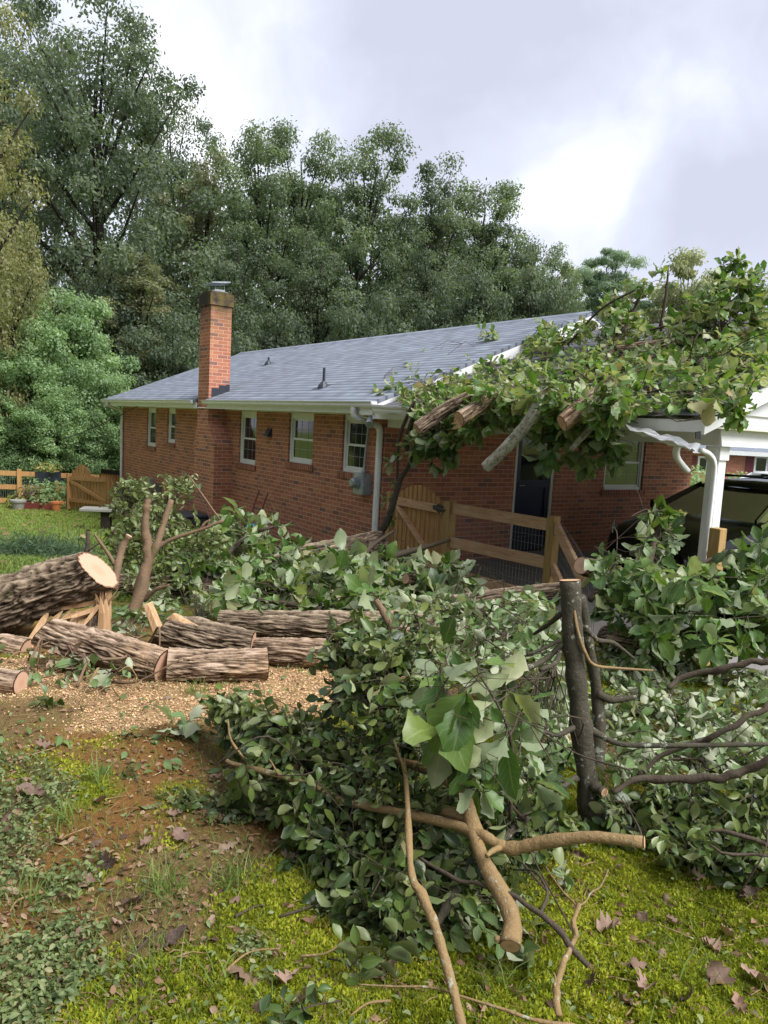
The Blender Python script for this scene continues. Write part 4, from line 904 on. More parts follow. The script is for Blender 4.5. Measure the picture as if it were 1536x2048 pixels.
# stone bench slab
p = spot(208, 15.5)-(0, 0, .0)
be = empty('stone_bench', 'pale stone slab bench on the lawn behind the forked trunk', 'bench', p)
mb = MB(); Rz = Matrix.Translation(p) @ Matrix.Rotation(R(-25), 4, 'Z'); mb.box((-.42, -.22, .38), (.42, .22, .44), Rz); obj('seat', mb, M['stone'], be, bevel=.01)
mb = MB(); mb.box((-.02, -.13, -.1), (.16, .13, .379), Rz); obj('leg', mb, M['bark_tree'], be)
p = spot(378, 14.6); p[0] = min(p[0], -.6)
bn = empty('storage_bin', 'dark blue lidded bin against the house wall left of the chimney', 'bin', p)
mb = MB(); mb.box(p+(-.3, -.35, 0), p+(.3, .35, .42)); obj('body', mb, M['bin'], bn, bevel=.03); mb = MB(); mb.box(p+(-.33, -.38, .422), p+(.33, .38, .48)); obj('lid', mb, M['bin'], bn, bevel=.02)
# red hand cart with a teal cloth, half buried
p = onG(plane(500, 1075, (1, 0, 0), -.55))
hc = empty('hand_cart', 'dark red metal hand cart half buried in branches by the wall', 'cart', p)
mb = MB()
for s in (-.17, .17): mb.tube(smooth_path([p+(0, s, .05), p+(.12, s, .7), p+(.22, s, 1.0)], 3), .014, 6)
obj('rail', mb, M['red'], hc); mb = MB()
for h in (.3, .55, .8): mb.tube([p+(.04+.13*h, -.17, h), p+(.04+.13*h, .17, h)], .01, 5)
obj('crossbar', mb, M['red'], hc); mb = MB(); mb.box(p+(-.2, -.2, .03), p+(.02, .2, .05)); obj('toe_plate', mb, M['red'], hc)
c = at(493, 1052, 12.2); rng = np.random.default_rng(3); a, b = np.meshgrid(np.linspace(-.22, .22, 12), np.linspace(-.16, .16, 9)); V = np.stack([a.ravel(), b.ravel(), (fbm(p2(a.ravel()*9, b.ravel()*9), 2)-.5)*.28], 1)+c
ix = np.arange(108).reshape(9, 12); mb = MB(); mb.add(V, [tuple(q) for q in np.stack([ix[:-1, :-1], ix[:-1, 1:], ix[1:, 1:], ix[1:, :-1]], -1).reshape(-1, 4)])
o = obj('cloth', mb, M['teal'], loc=c, smooth=True); so_ = o.modifiers.new('thick', 'SOLIDIFY'); so_.thickness = .006; tag(o, 'crumpled teal cloth lying in the branches by the wall', 'cloth')

# ------------------------------------------------------------------ cars and the neighbour's house
def car(name, label, x0, yc, zg, mpaint, L=4.5, W=1.78, H=1.50, rack=True, rz=0):
    """nose toward -x"""
    base = np.array([x0, yc, zg]); c = empty(name, label, 'car', base)
    ca, sa = math.cos(rz), math.sin(rz)
    def tf(V): V = np.asarray(V, float); return np.stack([V[..., 0]*ca-V[..., 1]*sa, V[..., 0]*sa+V[..., 1]*ca, V[..., 2]], -1)+base
    k = L/4.5; hw = W/2
    st = [(0, .30, .55, .62), (.05, .22, .68, .80), (.25, .2, .80, .90), (.7, .2, .88, .96), (1.15, .2, .95, .985), (1.75, .2, .97, 1.), (2.6, .2, .98, 1.), (3.5, .2, .99, .99), (4.15, .22, 1.0, .95), (4.42, .3, .95, .88), (4.5, .38, .7, .82)]
    V = []; F = []; n = 10
    for x, zl, zb, wf_ in st:
        w_ = hw*wf_; top = zb+.035*(1 if x < 1.2 else .2)
        for y, z in ((-w_*.9, zl), (-w_, zl+.12), (-w_*1.01, (zl+zb)/2), (-w_*.985, zb-.06), (-w_*.9, zb), (w_*.9, zb), (w_*.985, zb-.06), (w_*1.01, (zl+zb)/2), (w_, zl+.12), (w_*.9, zl)): V.append((x*k, y, z))
        V[-6] = (x*k, -w_*.9, zb); V[-5] = (x*k, w_*.9, zb)
    for i in range(len(st)-1):
        for j in range(n): F.append((i*n+j, i*n+(j+1) % n, (i+1)*n+(j+1) % n, (i+1)*n+j))
    F.append(tuple(range(n))); F.append(tuple((len(st)-1)*n+j for j in range(n))[::-1])
    mb = MB(); mb.add(tf(V), F); b = obj('body', mb, mpaint, c, smooth=True); sb = b.modifiers.new('sub', 'SUBSURF'); sb.levels = sb.render_levels = 2
    # greenhouse: glass with a roof on top and pillars
    gh = [(1.10, .96, .96), (1.95, H-.06, .97), (2.3, H-.02, .97), (3.2, H, .97), (3.9, H-.06, .98), (4.40, .98, .98)]
    V = []; F = []
    prof = [(x, z) for x, z, _ in gh]
    yb, yt = hw*.88, hw*.66
    yof = lambda z: yb+(yt-yb)*(z-.96)/(H-.96)
    for s in (-1, 1):
        for x, z in prof: V.append((x*k, s*yof(z), z))
    m_ = len(prof)
    F = [tuple(range(m_)), tuple(range(m_, 2*m_))[::-1]]+[(i+1, i, m_+i, m_+i+1) for i in (0, 4)]
    mb = MB(); mb.add(tf(V), F); obj('window_glass', mb, M['carglass'], c)
    mb = MB(); rp = [(1.90, H-.075), (2.3, H-.01), (3.2, H+.015), (3.95, H-.055)]
    V = []
    for x, z in rp:
        for y, dz in ((-1.03, -.035), (-.85, .005), (0, .025), (.85, .005), (1.03, -.035)): V.append((x*k, y*yof(z), z+dz))
    F = [(i*5+j, i*5+j+1, (i+1)*5+j+1, (i+1)*5+j) for i in range(3) for j in range(4)]
    mb.add(tf(V), F); r_ = obj('roof', mb, mpaint, c, smooth=True); so_ = r_.modifiers.new('th', 'SOLIDIFY'); so_.thickness = .03
    for s in (-1, 1):
        mb = MB()
        for (xa, za), (xb, zb_), wd in (((1.08, .97), (1.95, H-.05), .05), ((2.55, .97), (2.5, H-.02), .06), ((3.45, .97), (3.4, H-.02), .06), ((4.40, .97), (3.93, H-.06), .09)):
            mb.beam(tf((xa*k, s*(yof(.97)+.004), za)), tf((xb*k, s*(yof(zb_)+.004), zb_)), wd, .03, (0, s, 0))
        obj('pillar', mb, mpaint, c)
        if rack:
            mb = MB(); pts_ = [(2.1, s*yof(H)*.97, H-.02), (2.18, s*yof(H)*.97, H+.07), (3.7, s*yof(H)*.97, H+.07), (3.8, s*yof(H)*.97, H-.02)]
            mb.tube(tf(pts_), .017, 6); obj('roof_rail', mb, M['black_metal'], c)
        mb = MB(); q = tf((1.45*k, s*(hw+.09), 1.0)); mb.box(q-(.06, .09, .06), q+(.06, .09, .07)); obj('mirror', mb, mpaint, c, bevel=.03)
        mb = MB(); q0 = tf([(.10, s*hw*.72, .66), (.34, s*hw*.91, .72), (.34, s*hw*.91, .82), (.14, s*hw*.76, .77)]); q1 = q0+tf([(-.012, s*.012, .0)]*4)-base; mb.add(np.vstack([q0, q1]), [(4, 5, 6, 7), (0, 1, 5, 4), (1, 2, 6, 5), (2, 3, 7, 6), (3, 0, 4, 7)])
        obj('headlight', mb, M['chrome'], c)
        for q in (2.42, 3.32):
            mb = MB(); e = tf((q*k, s*hw*1.0, .86)); mb.box(e-(.1, .02, .018), e+(.1, .02, .018)); obj('door_handle', mb, mpaint, c, bevel=.008)
        for x in (.85, 3.55):
            wc = np.array((x*k, s*hw*.90, .32)); mb = MB(); mb.add(*tube_vf(tf([wc-(0, .11, 0), wc-(0, .1, 0), wc+(0, .1, 0), wc+(0, .11, 0)]), [.28, .32, .32, .28], 28)); wh = obj('wheel', mb, M['tyre'], c, smooth=False)
            mb = MB(); mb.add(*tube_vf(tf([wc+(0, s*.1115, 0), wc+(0, s*.118, 0)]), [.2, .17], 20)); obj('rim', mb, M['chrome'], wh)
            mb = MB(); mb.add(*tube_vf(tf([wc-(0, .125, 0), wc+(0, .125, 0)]), [.38, .38], 24, False)); obj('wheel_arch', mb, M['tyre'], c)
    if rack:
        for x in (2.35, 3.5):
            mb = MB(); mb.tube(tf([(x*k, -yof(H), H+.09), (x*k, yof(H), H+.09)]), .016, 6); obj('rack_bar', mb, M['black_metal'], c)
    mb = MB(); mb.box(tf((-.012, -.26, .42)), tf((.0, .26, .52))); obj('bumper_trim', mb, M['chrome'], c)
    return c
car('parked_car', 'black wagon with roof rack parked nose to the wall inside the carport', 2.45, -2.55, -.43, M['carpaint'], L=4.6, H=1.40)
pc = at(1500, 985, 26.)
car('parked_car', 'white car in the street beyond the carport', pc[0]-2.2, pc[1], -.86, M['carwhite'], rack=False, rz=R(-20))
nb = empty('neighbour_house', 'brick house with grey roof seen through the carport', 'house', (pc[0]+14, pc[1]+4, -.8))
Zn = 40.
def nbp(px_, py_, dz=0): return at(px_, py_, Zn+dz)
a = nbp(1360, 905); b = nbp(1900, 925); dr = _n((b-a)*(1, 1, 0)); dn = np.array([-dr[1], dr[0], 0]); dn = dn if dn@FW > 0 else -dn
zt = nbp(1480, 906)[2]; zr = nbp(1480, 862)[2]
mb = MB(); mb.prism([a*(1, 1, 0)+(0, 0, -2), b*(1, 1, 0)+(0, 0, -2), b*(1, 1, 0)+(0, 0, zt), a*(1, 1, 0)+(0, 0, zt)], dn*8); obj('wall', mb, M['brick'], nb)
A1 = a*(1, 1, 0)-dr*.4-dn*.4; B1 = b*(1, 1, 0)+dr*.4-dn*.4
mb = MB(); mb.prism([A1+(0, 0, zt+.1), A1+dn*4.4+(0, 0, zt+1.9), A1+dn*8.8+(0, 0, zt+.1)], B1-A1); obj('roof', mb, M['shingle'], nb)
mb = MB(); mb.prism([A1+(0, 0, zt-.12)-dn*.03, B1+(0, 0, zt-.12)-dn*.03, B1+(0, 0, zt+.1)-dn*.03, A1+(0, 0, zt+.1)-dn*.03], dn*.02); obj('fascia', mb, M['white'], nb)
for (u0, u1, v0, v1) in ((1508, 1534, 912, 945), (1395, 1415, 912, 945)):
    p0 = nbp(u0, v1); ww = (u1-u0)/FL*Zn*1.05; hh = (v1-v0)/FL*Zn; o0 = p0*(1, 1, 0); o0 = a*(1, 1, 0)+dr*((o0-a)@dr)-dn*.03; z0 = nbp(u0, v1)[2]
    mb = MB(); mb.prism([o0+(0, 0, z0), o0+dr*ww+(0, 0, z0), o0+dr*ww+(0, 0, z0+hh), o0+(0, 0, z0+hh)], dn*.028); wn_ = obj('window', mb, M['white'], nb)
    mb = MB(); o1 = o0-dn*.01; mb.prism([o1+dr*.1+(0, 0, z0+.1), o1+dr*(ww-.1)+(0, 0, z0+.1), o1+dr*(ww-.1)+(0, 0, z0+hh-.1), o1+dr*.1+(0, 0, z0+hh-.1)], dn*.008); obj('pane', mb, M['glass'], wn_)
    mb = MB(); o1 = o0-dr*.45; mb.prism([o1+(0, 0, z0), o1+dr*.4+(0, 0, z0), o1+dr*.4+(0, 0, z0+hh), o1+(0, 0, z0+hh)], dn*.028); obj('shutter', mb, M['maroon'], nb)
small_plant('roadside_bush', 'small green bush between the white column and the white car', spot(1395, 30), 1.0, 1.5, 'tl_shrub', 700, .16, 91)
small_plant('roadside_bush', 'low green bush in front of the neighbour window', spot(1490, 34), 1.1, 1.2, 'tl_shrub', 700, .16, 92)
tb = onG(at(1478, 1125, 7.6)); mb = MB(); mb.box((.45, -4.55, -.43), (1.05, -4.15, .10)); o = obj('storage_tub', mb, M['blue'], loc=(.75, -4.35, -.43), bevel=.04); tag(o, 'blue plastic tub on the carport floor beside the black car', 'tub')

# ------------------------------------------------------------------ logs and cut trunks
def log_mesh(P, rad, seed, n=150, ridge=.16, freq=9, lenf=4.2, warp=1.6):
    freq = freq*1.7; ridge = ridge*1.05
    """a bark cylinder with deep lengthwise furrows; returns MB and its two end rings"""
    P = np.asarray(P, float); seg = np.r_[0, np.cumsum(np.linalg.norm(np.diff(P, axis=0), axis=1))]; L = seg[-1]
    m = max(14, int(L/.014)); s = np.linspace(0, L, m); Q = np.stack([np.interp(s, seg, P[:, k]) for k in range(3)], 1); rr = np.interp(s, seg, rad)
    T, U, W = frames(Q); a = np.arange(n)*2*np.pi/n
    AA, SS = np.meshgrid(a, s); ca, sa = np.cos(AA).ravel(), np.sin(AA).ravel(); S = SS.ravel()
    wv = (fbm(np.stack([ca*2, sa*2, S*4], 1), seed, 3)-.5)*.9*warp
    A2 = np.arctan2(sa, ca)+wv*.5; k = freq/2.2
    q = np.stack([np.cos(A2)*k, np.sin(A2)*k, S*lenf], 1); r1 = 1-np.abs(2*fbm(q, seed+3, 3)-1)*2.2; r1 = np.clip(r1, 0, 1)
    q2 = np.stack([np.cos(A2)*k*2.1, np.sin(A2)*k*2.1, S*lenf*2.6], 1); r2 = 1-np.abs(2*vnoise(q2, seed+8)-1)
    furrow = np.clip(.7*r1**1.5+.45*r2**3, 0, 1)       # 1 in a furrow
    h = 1-furrow; cross = fbm(np.stack([ca*7, sa*7, S*22+wv*3], 1), seed+14, 3); h = np.clip(h*(.45+1.0*cross), 0, 1)
    big = (fbm(np.stack([ca*1.2, sa*1.2, S*1.5], 1), seed+20, 2)-.5)*.22
    ed = np.clip(np.minimum(S, L-S)/.06, 0, 1)*.6+.4
    R_ = np.repeat(rr, n)*(1+big+ridge*(h-.75)*ed)
    V = np.repeat(Q, n, 0)+R_[:, None]*(ca[:, None]*np.repeat(U, n, 0)+sa[:, None]*np.repeat(W, n, 0))
    F = [];
    ix = np.arange(m*n).reshape(m, n); j2 = np.roll(ix, -1, 1)
    FF = np.stack([ix[:-1], j2[:-1], j2[1:], ix[1:]], -1).reshape(-1, 4)
    col = np.stack([h, np.full_like(h, .5), np.full_like(h, .5), np.ones_like(h)], 1)
    return V, FF, col, V[:n], V[-n:], Q, T
def disc(ring, c, nrm, off=.004, dish=.0, tilt=None):
    mb = MB(); rings = [1.0, .8, .55, .3, .08]; V = []; col = []
    n = len(ring)
    for f in rings:
        for p in ring: V.append(c+(p-c)*f*.985+nrm*off); col.append((f, .5, .5, 1))
    V.append(c+nrm*off); col.append((0, .5, .5, 1)); F = []
    for k in range(len(rings)-1):
        for j in range(n): F.append((k*n+j, k*n+(j+1) % n, (k+1)*n+(j+1) % n, (k+1)*n+j))
    kk = (len(rings)-1)*n
    for j in range(n): F.append((kk+j, kk+(j+1) % n, len(V)-1))
    mb.add(V, F, col); return mb
def make_log(label, pts, seed, barkm='bark', cutm='cut', name='log', cat='log', ends=(True, True), bev=(0, 0), group=None, ridge=.16, freq=9, **kw):
    """pts rows: x, y, z, r in the world; bev shears an end so that the cut runs at a slant"""
    pts = np.asarray(pts, float); Pp = smooth_path(pts, 6) if len(pts) > 2 else pts
    V, FF, col, e0, e1, Q, T = log_mesh(Pp[:, :3], Pp[:, 3], seed, ridge=ridge, freq=freq, **kw)
    n = len(e0); base = Q[len(Q)//2].copy(); base[2] -= Pp[:, 3].mean()
    for end, b in ((0, bev[0]), (1, bev[1])):
        if b:
            ring = slice(0, n) if end == 0 else slice(len(V)-n, len(V)); c = Q[0] if end == 0 else Q[-1]
            up = np.array([0, 0, 1.]); L = np.linalg.norm(Q[-1]-Q[0]); tdir = T[0] if end == 0 else T[-1]
            s = ((V-c)@tdir)*(1 if end == 0 else -1); wgt = np.clip(1-s/(L*.5), 0, 1)
            V = V+tdir*(((V-np.repeat(Q, n, 0))@up)*b*wgt)[:, None]
    e0, e1 = V[:n], V[-n:]
    o = link(name, np_mesh(name, V, FF, col, base), M[barkm], loc=base, smooth=True); tag(o, label, cat, group)
    for k, (e, c, tdir) in enumerate(((e0, e0.mean(0), -T[0]), (e1, e1.mean(0), T[-1]))):
        if ends[k]: 
            pn = np.cross(e[n//4]-e[0], e[n//2]-e[0]); pn = _n(pn)*np.sign(pn@tdir); obj('cut_face', disc(e, c, pn), M[cutm if isinstance(cutm, str) else cutm[k]], o, smooth=True)
    return o
def pl(*rows):
    """rows (px, py, depth, radius in px) -> world x, y, z, r"""
    return np.array([np.r_[at(x, y, Z), rp*Z/FL] for x, y, Z, rp in rows])
def lay(rows, sink=.15):
    """like pl, but let down (or up) so that the log lies on the ground along its length"""
    q = pl(*rows)
    return q
def lg(*rows):
    """rows (px, py, radius in px): a log lying on the ground where its lower edge is seen"""
    out = []
    for x, y, rp in rows:
        Z = GZ(x, y+rp*.85); out.append(np.r_[at(x, y, Z), rp*Z/FL])
    return np.array(out)
make_log('biggest dark trunk with broad pale cut face leaning up on a broken stump at left', pl((-150, 1285, 5.35, 58), (20, 1206, 5.3, 56), (130, 1164, 5.25, 50), (196, 1141, 5.2, 44)), 101, ends=(True, True), bev=(0, -.55), ridge=.26, freq=12, name='tree_trunk', cat='trunk')
make_log('brown scraped log in front of the forked trunk, its dark end at left', np.vstack([pl((88, 1262, 4.62, 30), (200, 1296, 4.58, 36)), lg((328, 1332, 34))]), 102, 'bark_tan', ridge=.2, freq=8, bev=(.5, .1))
make_log('short log end to end with the brown scraped log, nearest the sawdust', lg((336, 1330, 34), (440, 1331, 32), (533, 1328, 33)), 103, 'bark_tan', ridge=.22, freq=8)
make_log('thick furrowed log with a split orange end behind the short log', pl((322, 1258, 4.95, 36), (410, 1275, 4.95, 38), (505, 1290, 4.95, 30)), 104, ridge=.24, freq=9, bev=(.6, 0))
make_log('log with a pale sloped end, lying behind the dark holly pile', lg((508, 1298, 24), (560, 1303, 29), (690, 1308, 30)), 105, 'bark_tan', ridge=.2)
make_log('long furrowed log running from the split log behind the holly pile', lg((440, 1247, 26), (600, 1252, 31), (790, 1256, 34), (880, 1260, 32)), 106, ridge=.2)
make_log('pinkish stripped log behind the big oak leaves in the middle', lg((790, 1285, 26), (930, 1275, 28), (1062, 1272, 26)), 107, 'bark_tan', ridge=.2)
make_log('long dark trunk lying behind the forked trunk', lg((235, 1172, 26), (410, 1174, 30), (600, 1164, 30)), 108, ridge=.2)
make_log('fallen trunk continuing toward the downspout of the house', pl((480, 1168, 7.6, 26), (600, 1128, 8.1, 32), (760, 1092, 8.8, 30)), 109, ridge=.2)
make_log('dark limb lying across the middle pile toward the fence', pl((800, 1225, 6.1, 14), (930, 1207, 6.2, 20), (1060, 1190, 6.3, 19), (1130, 1180, 6.4, 17)), 110, ridge=.2)
make_log('log with a pale round end facing the broken fence rail', pl((1163, 1131, 6.0, 19), (1215, 1148, 6.2, 24), (1300, 1190, 6.6, 26)), 111, ridge=.2)
make_log('weathered log deep under the right leaf pile', lg((1215, 1275, 24), (1280, 1286, 31), (1360, 1290, 28)), 112, ridge=.2)
make_log('small round log at the left edge in front of the debris', lg((-60, 1358, 24), (0, 1362, 25), (42, 1367, 25)), 113, 'bark_tan', ridge=.08)
make_log('reddish log under the leaning trunk at the left edge', pl((-110, 1300, 4.9, 36), (0, 1305, 4.95, 36), (52, 1312, 4.95, 34)), 114, 'bark_tan', ridge=.2)
make_log('small cut limb end poking out of the middle leaf pile', pl((812, 1158, 6.7, 11), (860, 1165, 6.9, 12), (930, 1180, 7.1, 11)), 115, ridge=.1)
make_log('thick timber piece almost buried under the right leaf pile', lg((1430, 1262, 22), (1480, 1262, 24), (1530, 1265, 22)), 116, 'bark_tan', ridge=.08)
# broken stump under the leaning trunk: torn fibres
st = empty('splintered_stump', 'torn splintered stump holding up the leaning trunk', 'stump', onG(at(205, 1270, 5.2)))
mb = MB(); rng = np.random.default_rng(8)
def splinter(mb, p, q, wd, th, rng):
    d = q-p; s = _n(np.cross(d, FW)); f = _n(np.cross(d, s)); tip = rng.uniform(.05, .4)
    V = [p-s*wd/2-f*th/2, p+s*wd/2-f*th/2, p+s*wd/2+f*th/2, p-s*wd/2+f*th/2]; mdl = p+d*.7+s*rng.normal(0, wd*.2)
    V += [mdl-s*wd*.35-f*th*.4, mdl+s*wd*.35-f*th*.4, mdl+s*wd*.35+f*th*.4, mdl-s*wd*.35+f*th*.4, q]
    mb.add(V, [(0, 1, 5, 4), (1, 2, 6, 5), (2, 3, 7, 6), (3, 0, 4, 7), (4, 5, 8), (5, 6, 8), (6, 7, 8), (7, 4, 8), (0, 3, 2, 1)])
for k in range(9): splinter(mb, at(210+rng.normal(0, 5), 1300, 5.2+rng.normal(0, .03)), at(212+rng.normal(0, 8), 1165+rng.uniform(0, 35), 5.2+rng.normal(0, .04)), .05, .04, rng)
for k in range(16): splinter(mb, at(205+rng.normal(0, 9), 1225+rng.normal(0, 12), 5.2), at(212+rng.normal(0, 14), 1185+rng.normal(0, 10), 5.13), .012, .008, rng)
obj('torn_post', mb, M['split'], st)
mb = MB()
for k in range(14): splinter(mb, at(212+rng.normal(0, 6), 1205+rng.normal(0, 6), 5.2), at(100+rng.uniform(-10, 70), 1215+rng.uniform(0, 50), 5.2+rng.normal(0, .05)), .035, .02, rng)
for k in range(7): splinter(mb, at(60+k*16, 1290, 5.1), at(100+k*14, 1225+rng.normal(0, 8), 5.2), .06, .03, rng)
obj('splinter_fan', mb, M['split'], st)
make_log('dark splayed root stub below the leaning trunk', pl((182, 1330, 5.05, 18), (186, 1280, 5.15, 16), (196, 1235, 5.2, 20)), 117, ridge=.15, name='stump', cat='stump')
mb = MB(); p0 = onG(at(313, 1290, 5.0)); 
mb.prism([at(285, 1210, 5.1), at(296, 1206, 5.1), at(322, 1268, 5.05), at(312, 1285, 5.05)], FW*.10); o = obj('split_wedge', mb, M['split'], loc=p0, bevel=.006); tag(o, 'pale split wedge of wood leaning by the forked trunk', 'wood piece')
mb = MB(); mb.prism([at(332, 1238, 4.9), at(345, 1228, 4.9), at(398, 1252, 4.88), at(380, 1262, 4.86)], FW*.06); o = obj('split_wedge', mb, M['split'], loc=at(360, 1250, 4.9)); tag(o, 'orange split slab lying on the thick furrowed log', 'wood piece')

def stick(mb, rows, n=8, sub=5, bump_=.12, seed=1):
    q = smooth_path(pl(*rows), sub); mb.tube(q[:, :3], q[:, 3], n, True, seed, bump_); return q
def branch(name, label, cat, rows_list, barkm, cutm='cut_pale', loc=None, ends=None, group=None, n=10, wig=.0, seed=1, bump_=.14, thick=.84):
    """several limbs of one branch in one bark mesh, plus its cut ends as parts"""
    mb = MB(); first = None; allq = []
    for k, rows in enumerate(rows_list):
        q = smooth_path(pl(*rows), 6); q[:, 3] *= thick
        if wig: q[:, :3] += ((np.stack([fbm(np.stack([np.arange(len(q))*.22+j*9, np.full(len(q), k*3.+j), np.full(len(q), seed*1.)], 1), 5, 2) for j in range(3)], 1))-.5)*wig*np.clip(np.linspace(0, 1, len(q))*6, 0, 1)[:, None]
        nn = n if q[:, 3].max() > .006 else 5
        kn = 1+.18*(fbm(np.stack([np.arange(len(q))*.55, np.full(len(q), k*7.), np.full(len(q), seed*1.)], 1), 3, 2)-.5)*2
        mb.tube(q[:, :3], q[:, 3]*kn, nn, True, seed+k, bump_); allq.append(q)
    base = loc if loc is not None else allq[0][0, :3]
    o = obj(name, mb, M[barkm], loc=base, smooth=True); tag(o, label, cat, group)
    for (k, e) in (ends or ()):
        q = allq[k]; i = 0 if e == 0 else -1; tdir = _n(q[0, :3]-q[1, :3]) if e == 0 else _n(q[-1, :3]-q[-2, :3])
        V, F = tube_vf([q[i, :3]-tdir*.002, q[i, :3]+tdir*.003], [q[i, 3]*1.0]*2, 20, False); obj('cut_face', disc(V[20:], q[i, :3]+tdir*.003, tdir, .001), M[cutm], o, smooth=True)
    return o, allq
# forked smooth trunk at left
branch('forked_trunk', 'tan smooth forked trunk with two sawn prongs standing behind the logs', 'trunk', [
    [(250, 1300, 5.9, 22), (262, 1240, 5.9, 18), (283, 1173, 5.95, 17), (297, 1105, 6.0, 17), (290, 1060, 6.0, 13), (293, 1020, 6.0, 11), (296, 998, 6.0, 9)],
    [(292, 1125, 5.98, 14), (314, 1090, 6.0, 11), (328, 1045, 6.05, 9), (343, 1000, 6.1, 8)],
    [(310, 1098, 6.0, 9), (345, 1078, 6.0, 6), (405, 1058, 6.0, 5), (447, 1041, 6.0, 5)], [(400, 1059, 6., 4), (410, 1046, 6., 4), (420, 1040, 6., 3)],
    [(288, 1200, 5.95, 8), (310, 1180, 5.9, 7), (338, 1170, 5.85, 3)]], 'myrtle', 'cut', ends=[(0, 1), (1, 1)], bump_=.4, n=16, thick=.66)
branch('broken_branch', 'pale broken branch with a forked top beside the big cut face', 'branch', [
    [(228, 1180, 5.4, 9), (236, 1130, 5.45, 9), (245, 1095, 5.5, 8), (258, 1072, 5.5, 8)], [(233, 1135, 5.45, 5), (215, 1105, 5.45, 4), (190, 1070, 5.45, 3)]], 'myrtle', 'cut', ends=[(0, 1)])
branch('broken_branch', 'dark upright broken stick above the big cut face', 'branch', [[(172, 1105, 5.6, 5), (176, 1085, 5.6, 5), (175, 1062, 5.6, 4)], [(176, 1102, 5.6, 3), (200, 1085, 5.6, 2)]], 'bark_twig')
branch('bent_twig', 'arching reddish twig in front of the chimney', 'twig', [[(440, 1040, 6.1, 2.5), (405, 990, 6.1, 2), (385, 962, 6.1, 1.6), (376, 950, 6.1, 1.2)]], 'myrtle')

# ------------------------------------------------------------------ leaves
def leaf_tpl(kind, rng):
    if kind == 'oak': t = np.array([0, .07, .2, .32, .44, .56, .68, .79, .89, .97]); w_ = np.array([.008, .014, .07, .15, .19, .25, .25, .22, .12, .015]); w_ = w_*(1+.14*np.array([0, 0, 1, -1, 1, -1, 1, -1, 1, 0]))
    elif kind == 'holly': t = np.array([0, .12, .3, .52, .74, .92, 1.]); w_ = np.array([.012, .06, .20, .26, .22, .10, .012])
    elif kind == 'dry': t = np.array([0, .1, .22, .34, .46, .58, .7, .82, .92, 1.]); w_ = np.array([.01, .16, .12, .36, .2, .42, .22, .30, .14, .02])
    else: t = np.array([0, .3, .7, 1.]); w_ = np.array([.03, .26, .24, .02])
    n = len(t); bend = rng.uniform(-.1, .75) if kind != 'dry' else rng.uniform(-.5, .2); fold = rng.uniform(.05, .8); tw = rng.uniform(-.8, .8); V = []; col = []
    wob = rng.normal(0, .03 if kind != 'dry' else .07, (n, 3)); wob[0] = 0
    for k in range(n):
        for j, s in ((0, -1), (1, 0), (2, 1)):
            x = s*w_[k]; z = abs(x)*fold-bend*t[k]**2*.8+x*tw*t[k]+wob[k, j]*(.4 if j == 1 else 1); V.append((x, t[k], z)); col.append((t[k], .5+.5*s))
    F = []
    for k in range(n-1):
        for j in (0, 1): F.append((k*3+j, k*3+j+1, k*3+j+4, k*3+j+3))
    return np.array(V), np.array(F), np.array(col)
_tr = np.random.default_rng(99)
TPL = {k: [leaf_tpl(k, _tr) for _ in range(12)] for k in ('oak', 'holly', 'dry', 'bit')}
def scatter(kind, P, D, Nn, S, tint, rng):
    """one mesh array set of leaves: bases P, axes D, normals N, lengths S"""
    D = D/np.linalg.norm(D, axis=1)[:, None]; Nn = Nn-D*(Nn*D).sum(1)[:, None]; Nn /= np.linalg.norm(Nn, axis=1)[:, None]+1e-9; X = np.cross(D, Nn)
    Vs, Fs, Cs, off = [], [], [], 0; pick = rng.integers(0, len(TPL[kind]), len(P))
    for j, (V, F, c) in enumerate(TPL[kind]):
        i = np.where(pick == j)[0]
        if not len(i): continue
        W = P[i, None]+S[i, None, None]*(V[None, :, 0:1]*X[i, None]+V[None, :, 1:2]*D[i, None]+V[None, :, 2:3]*Nn[i, None])
        Vs.append(W.reshape(-1, 3)); nv = len(V); Fs.append((F[None]+(np.arange(len(i))*nv)[:, None, None]+off).reshape(-1, 4)); off += nv*len(i)
        Cs.append(np.concatenate([np.broadcast_to(tint[i, None, None], (len(i), nv, 1)), np.broadcast_to(c[None], (len(i), nv, 2)), np.ones((len(i), nv, 1))], 2).reshape(-1, 4))
    return np.vstack(Vs), np.vstack(Fs), np.vstack(Cs)
UP = np.array([0, 0, 1.])
def whorl(c, ax, n, size, rng, spread=(.5, 1.45), droop=.35, flip=.35):
    ax = _n(ax); u = _n(np.cross(ax, rng.normal(size=3))); v = np.cross(ax, u); a = np.arange(n)*2.4+rng.uniform(0, 6.28); th = rng.uniform(*spread, n)
    D = ax*np.cos(th)[:, None]+(u*np.cos(a)[:, None]+v*np.sin(a)[:, None])*np.sin(th)[:, None]; D[:, 2] -= droop*rng.uniform(.4, 1.4, n); D /= np.linalg.norm(D, axis=1)[:, None]
    N = UP+rng.normal(0, .45, (n, 3))+ax*.3; N[rng.random(n) < flip] *= -1
    return c-ax*rng.uniform(0, .05, n)[:, None]+D*.01, D, N, size*rng.uniform(.65, 1.15, n)
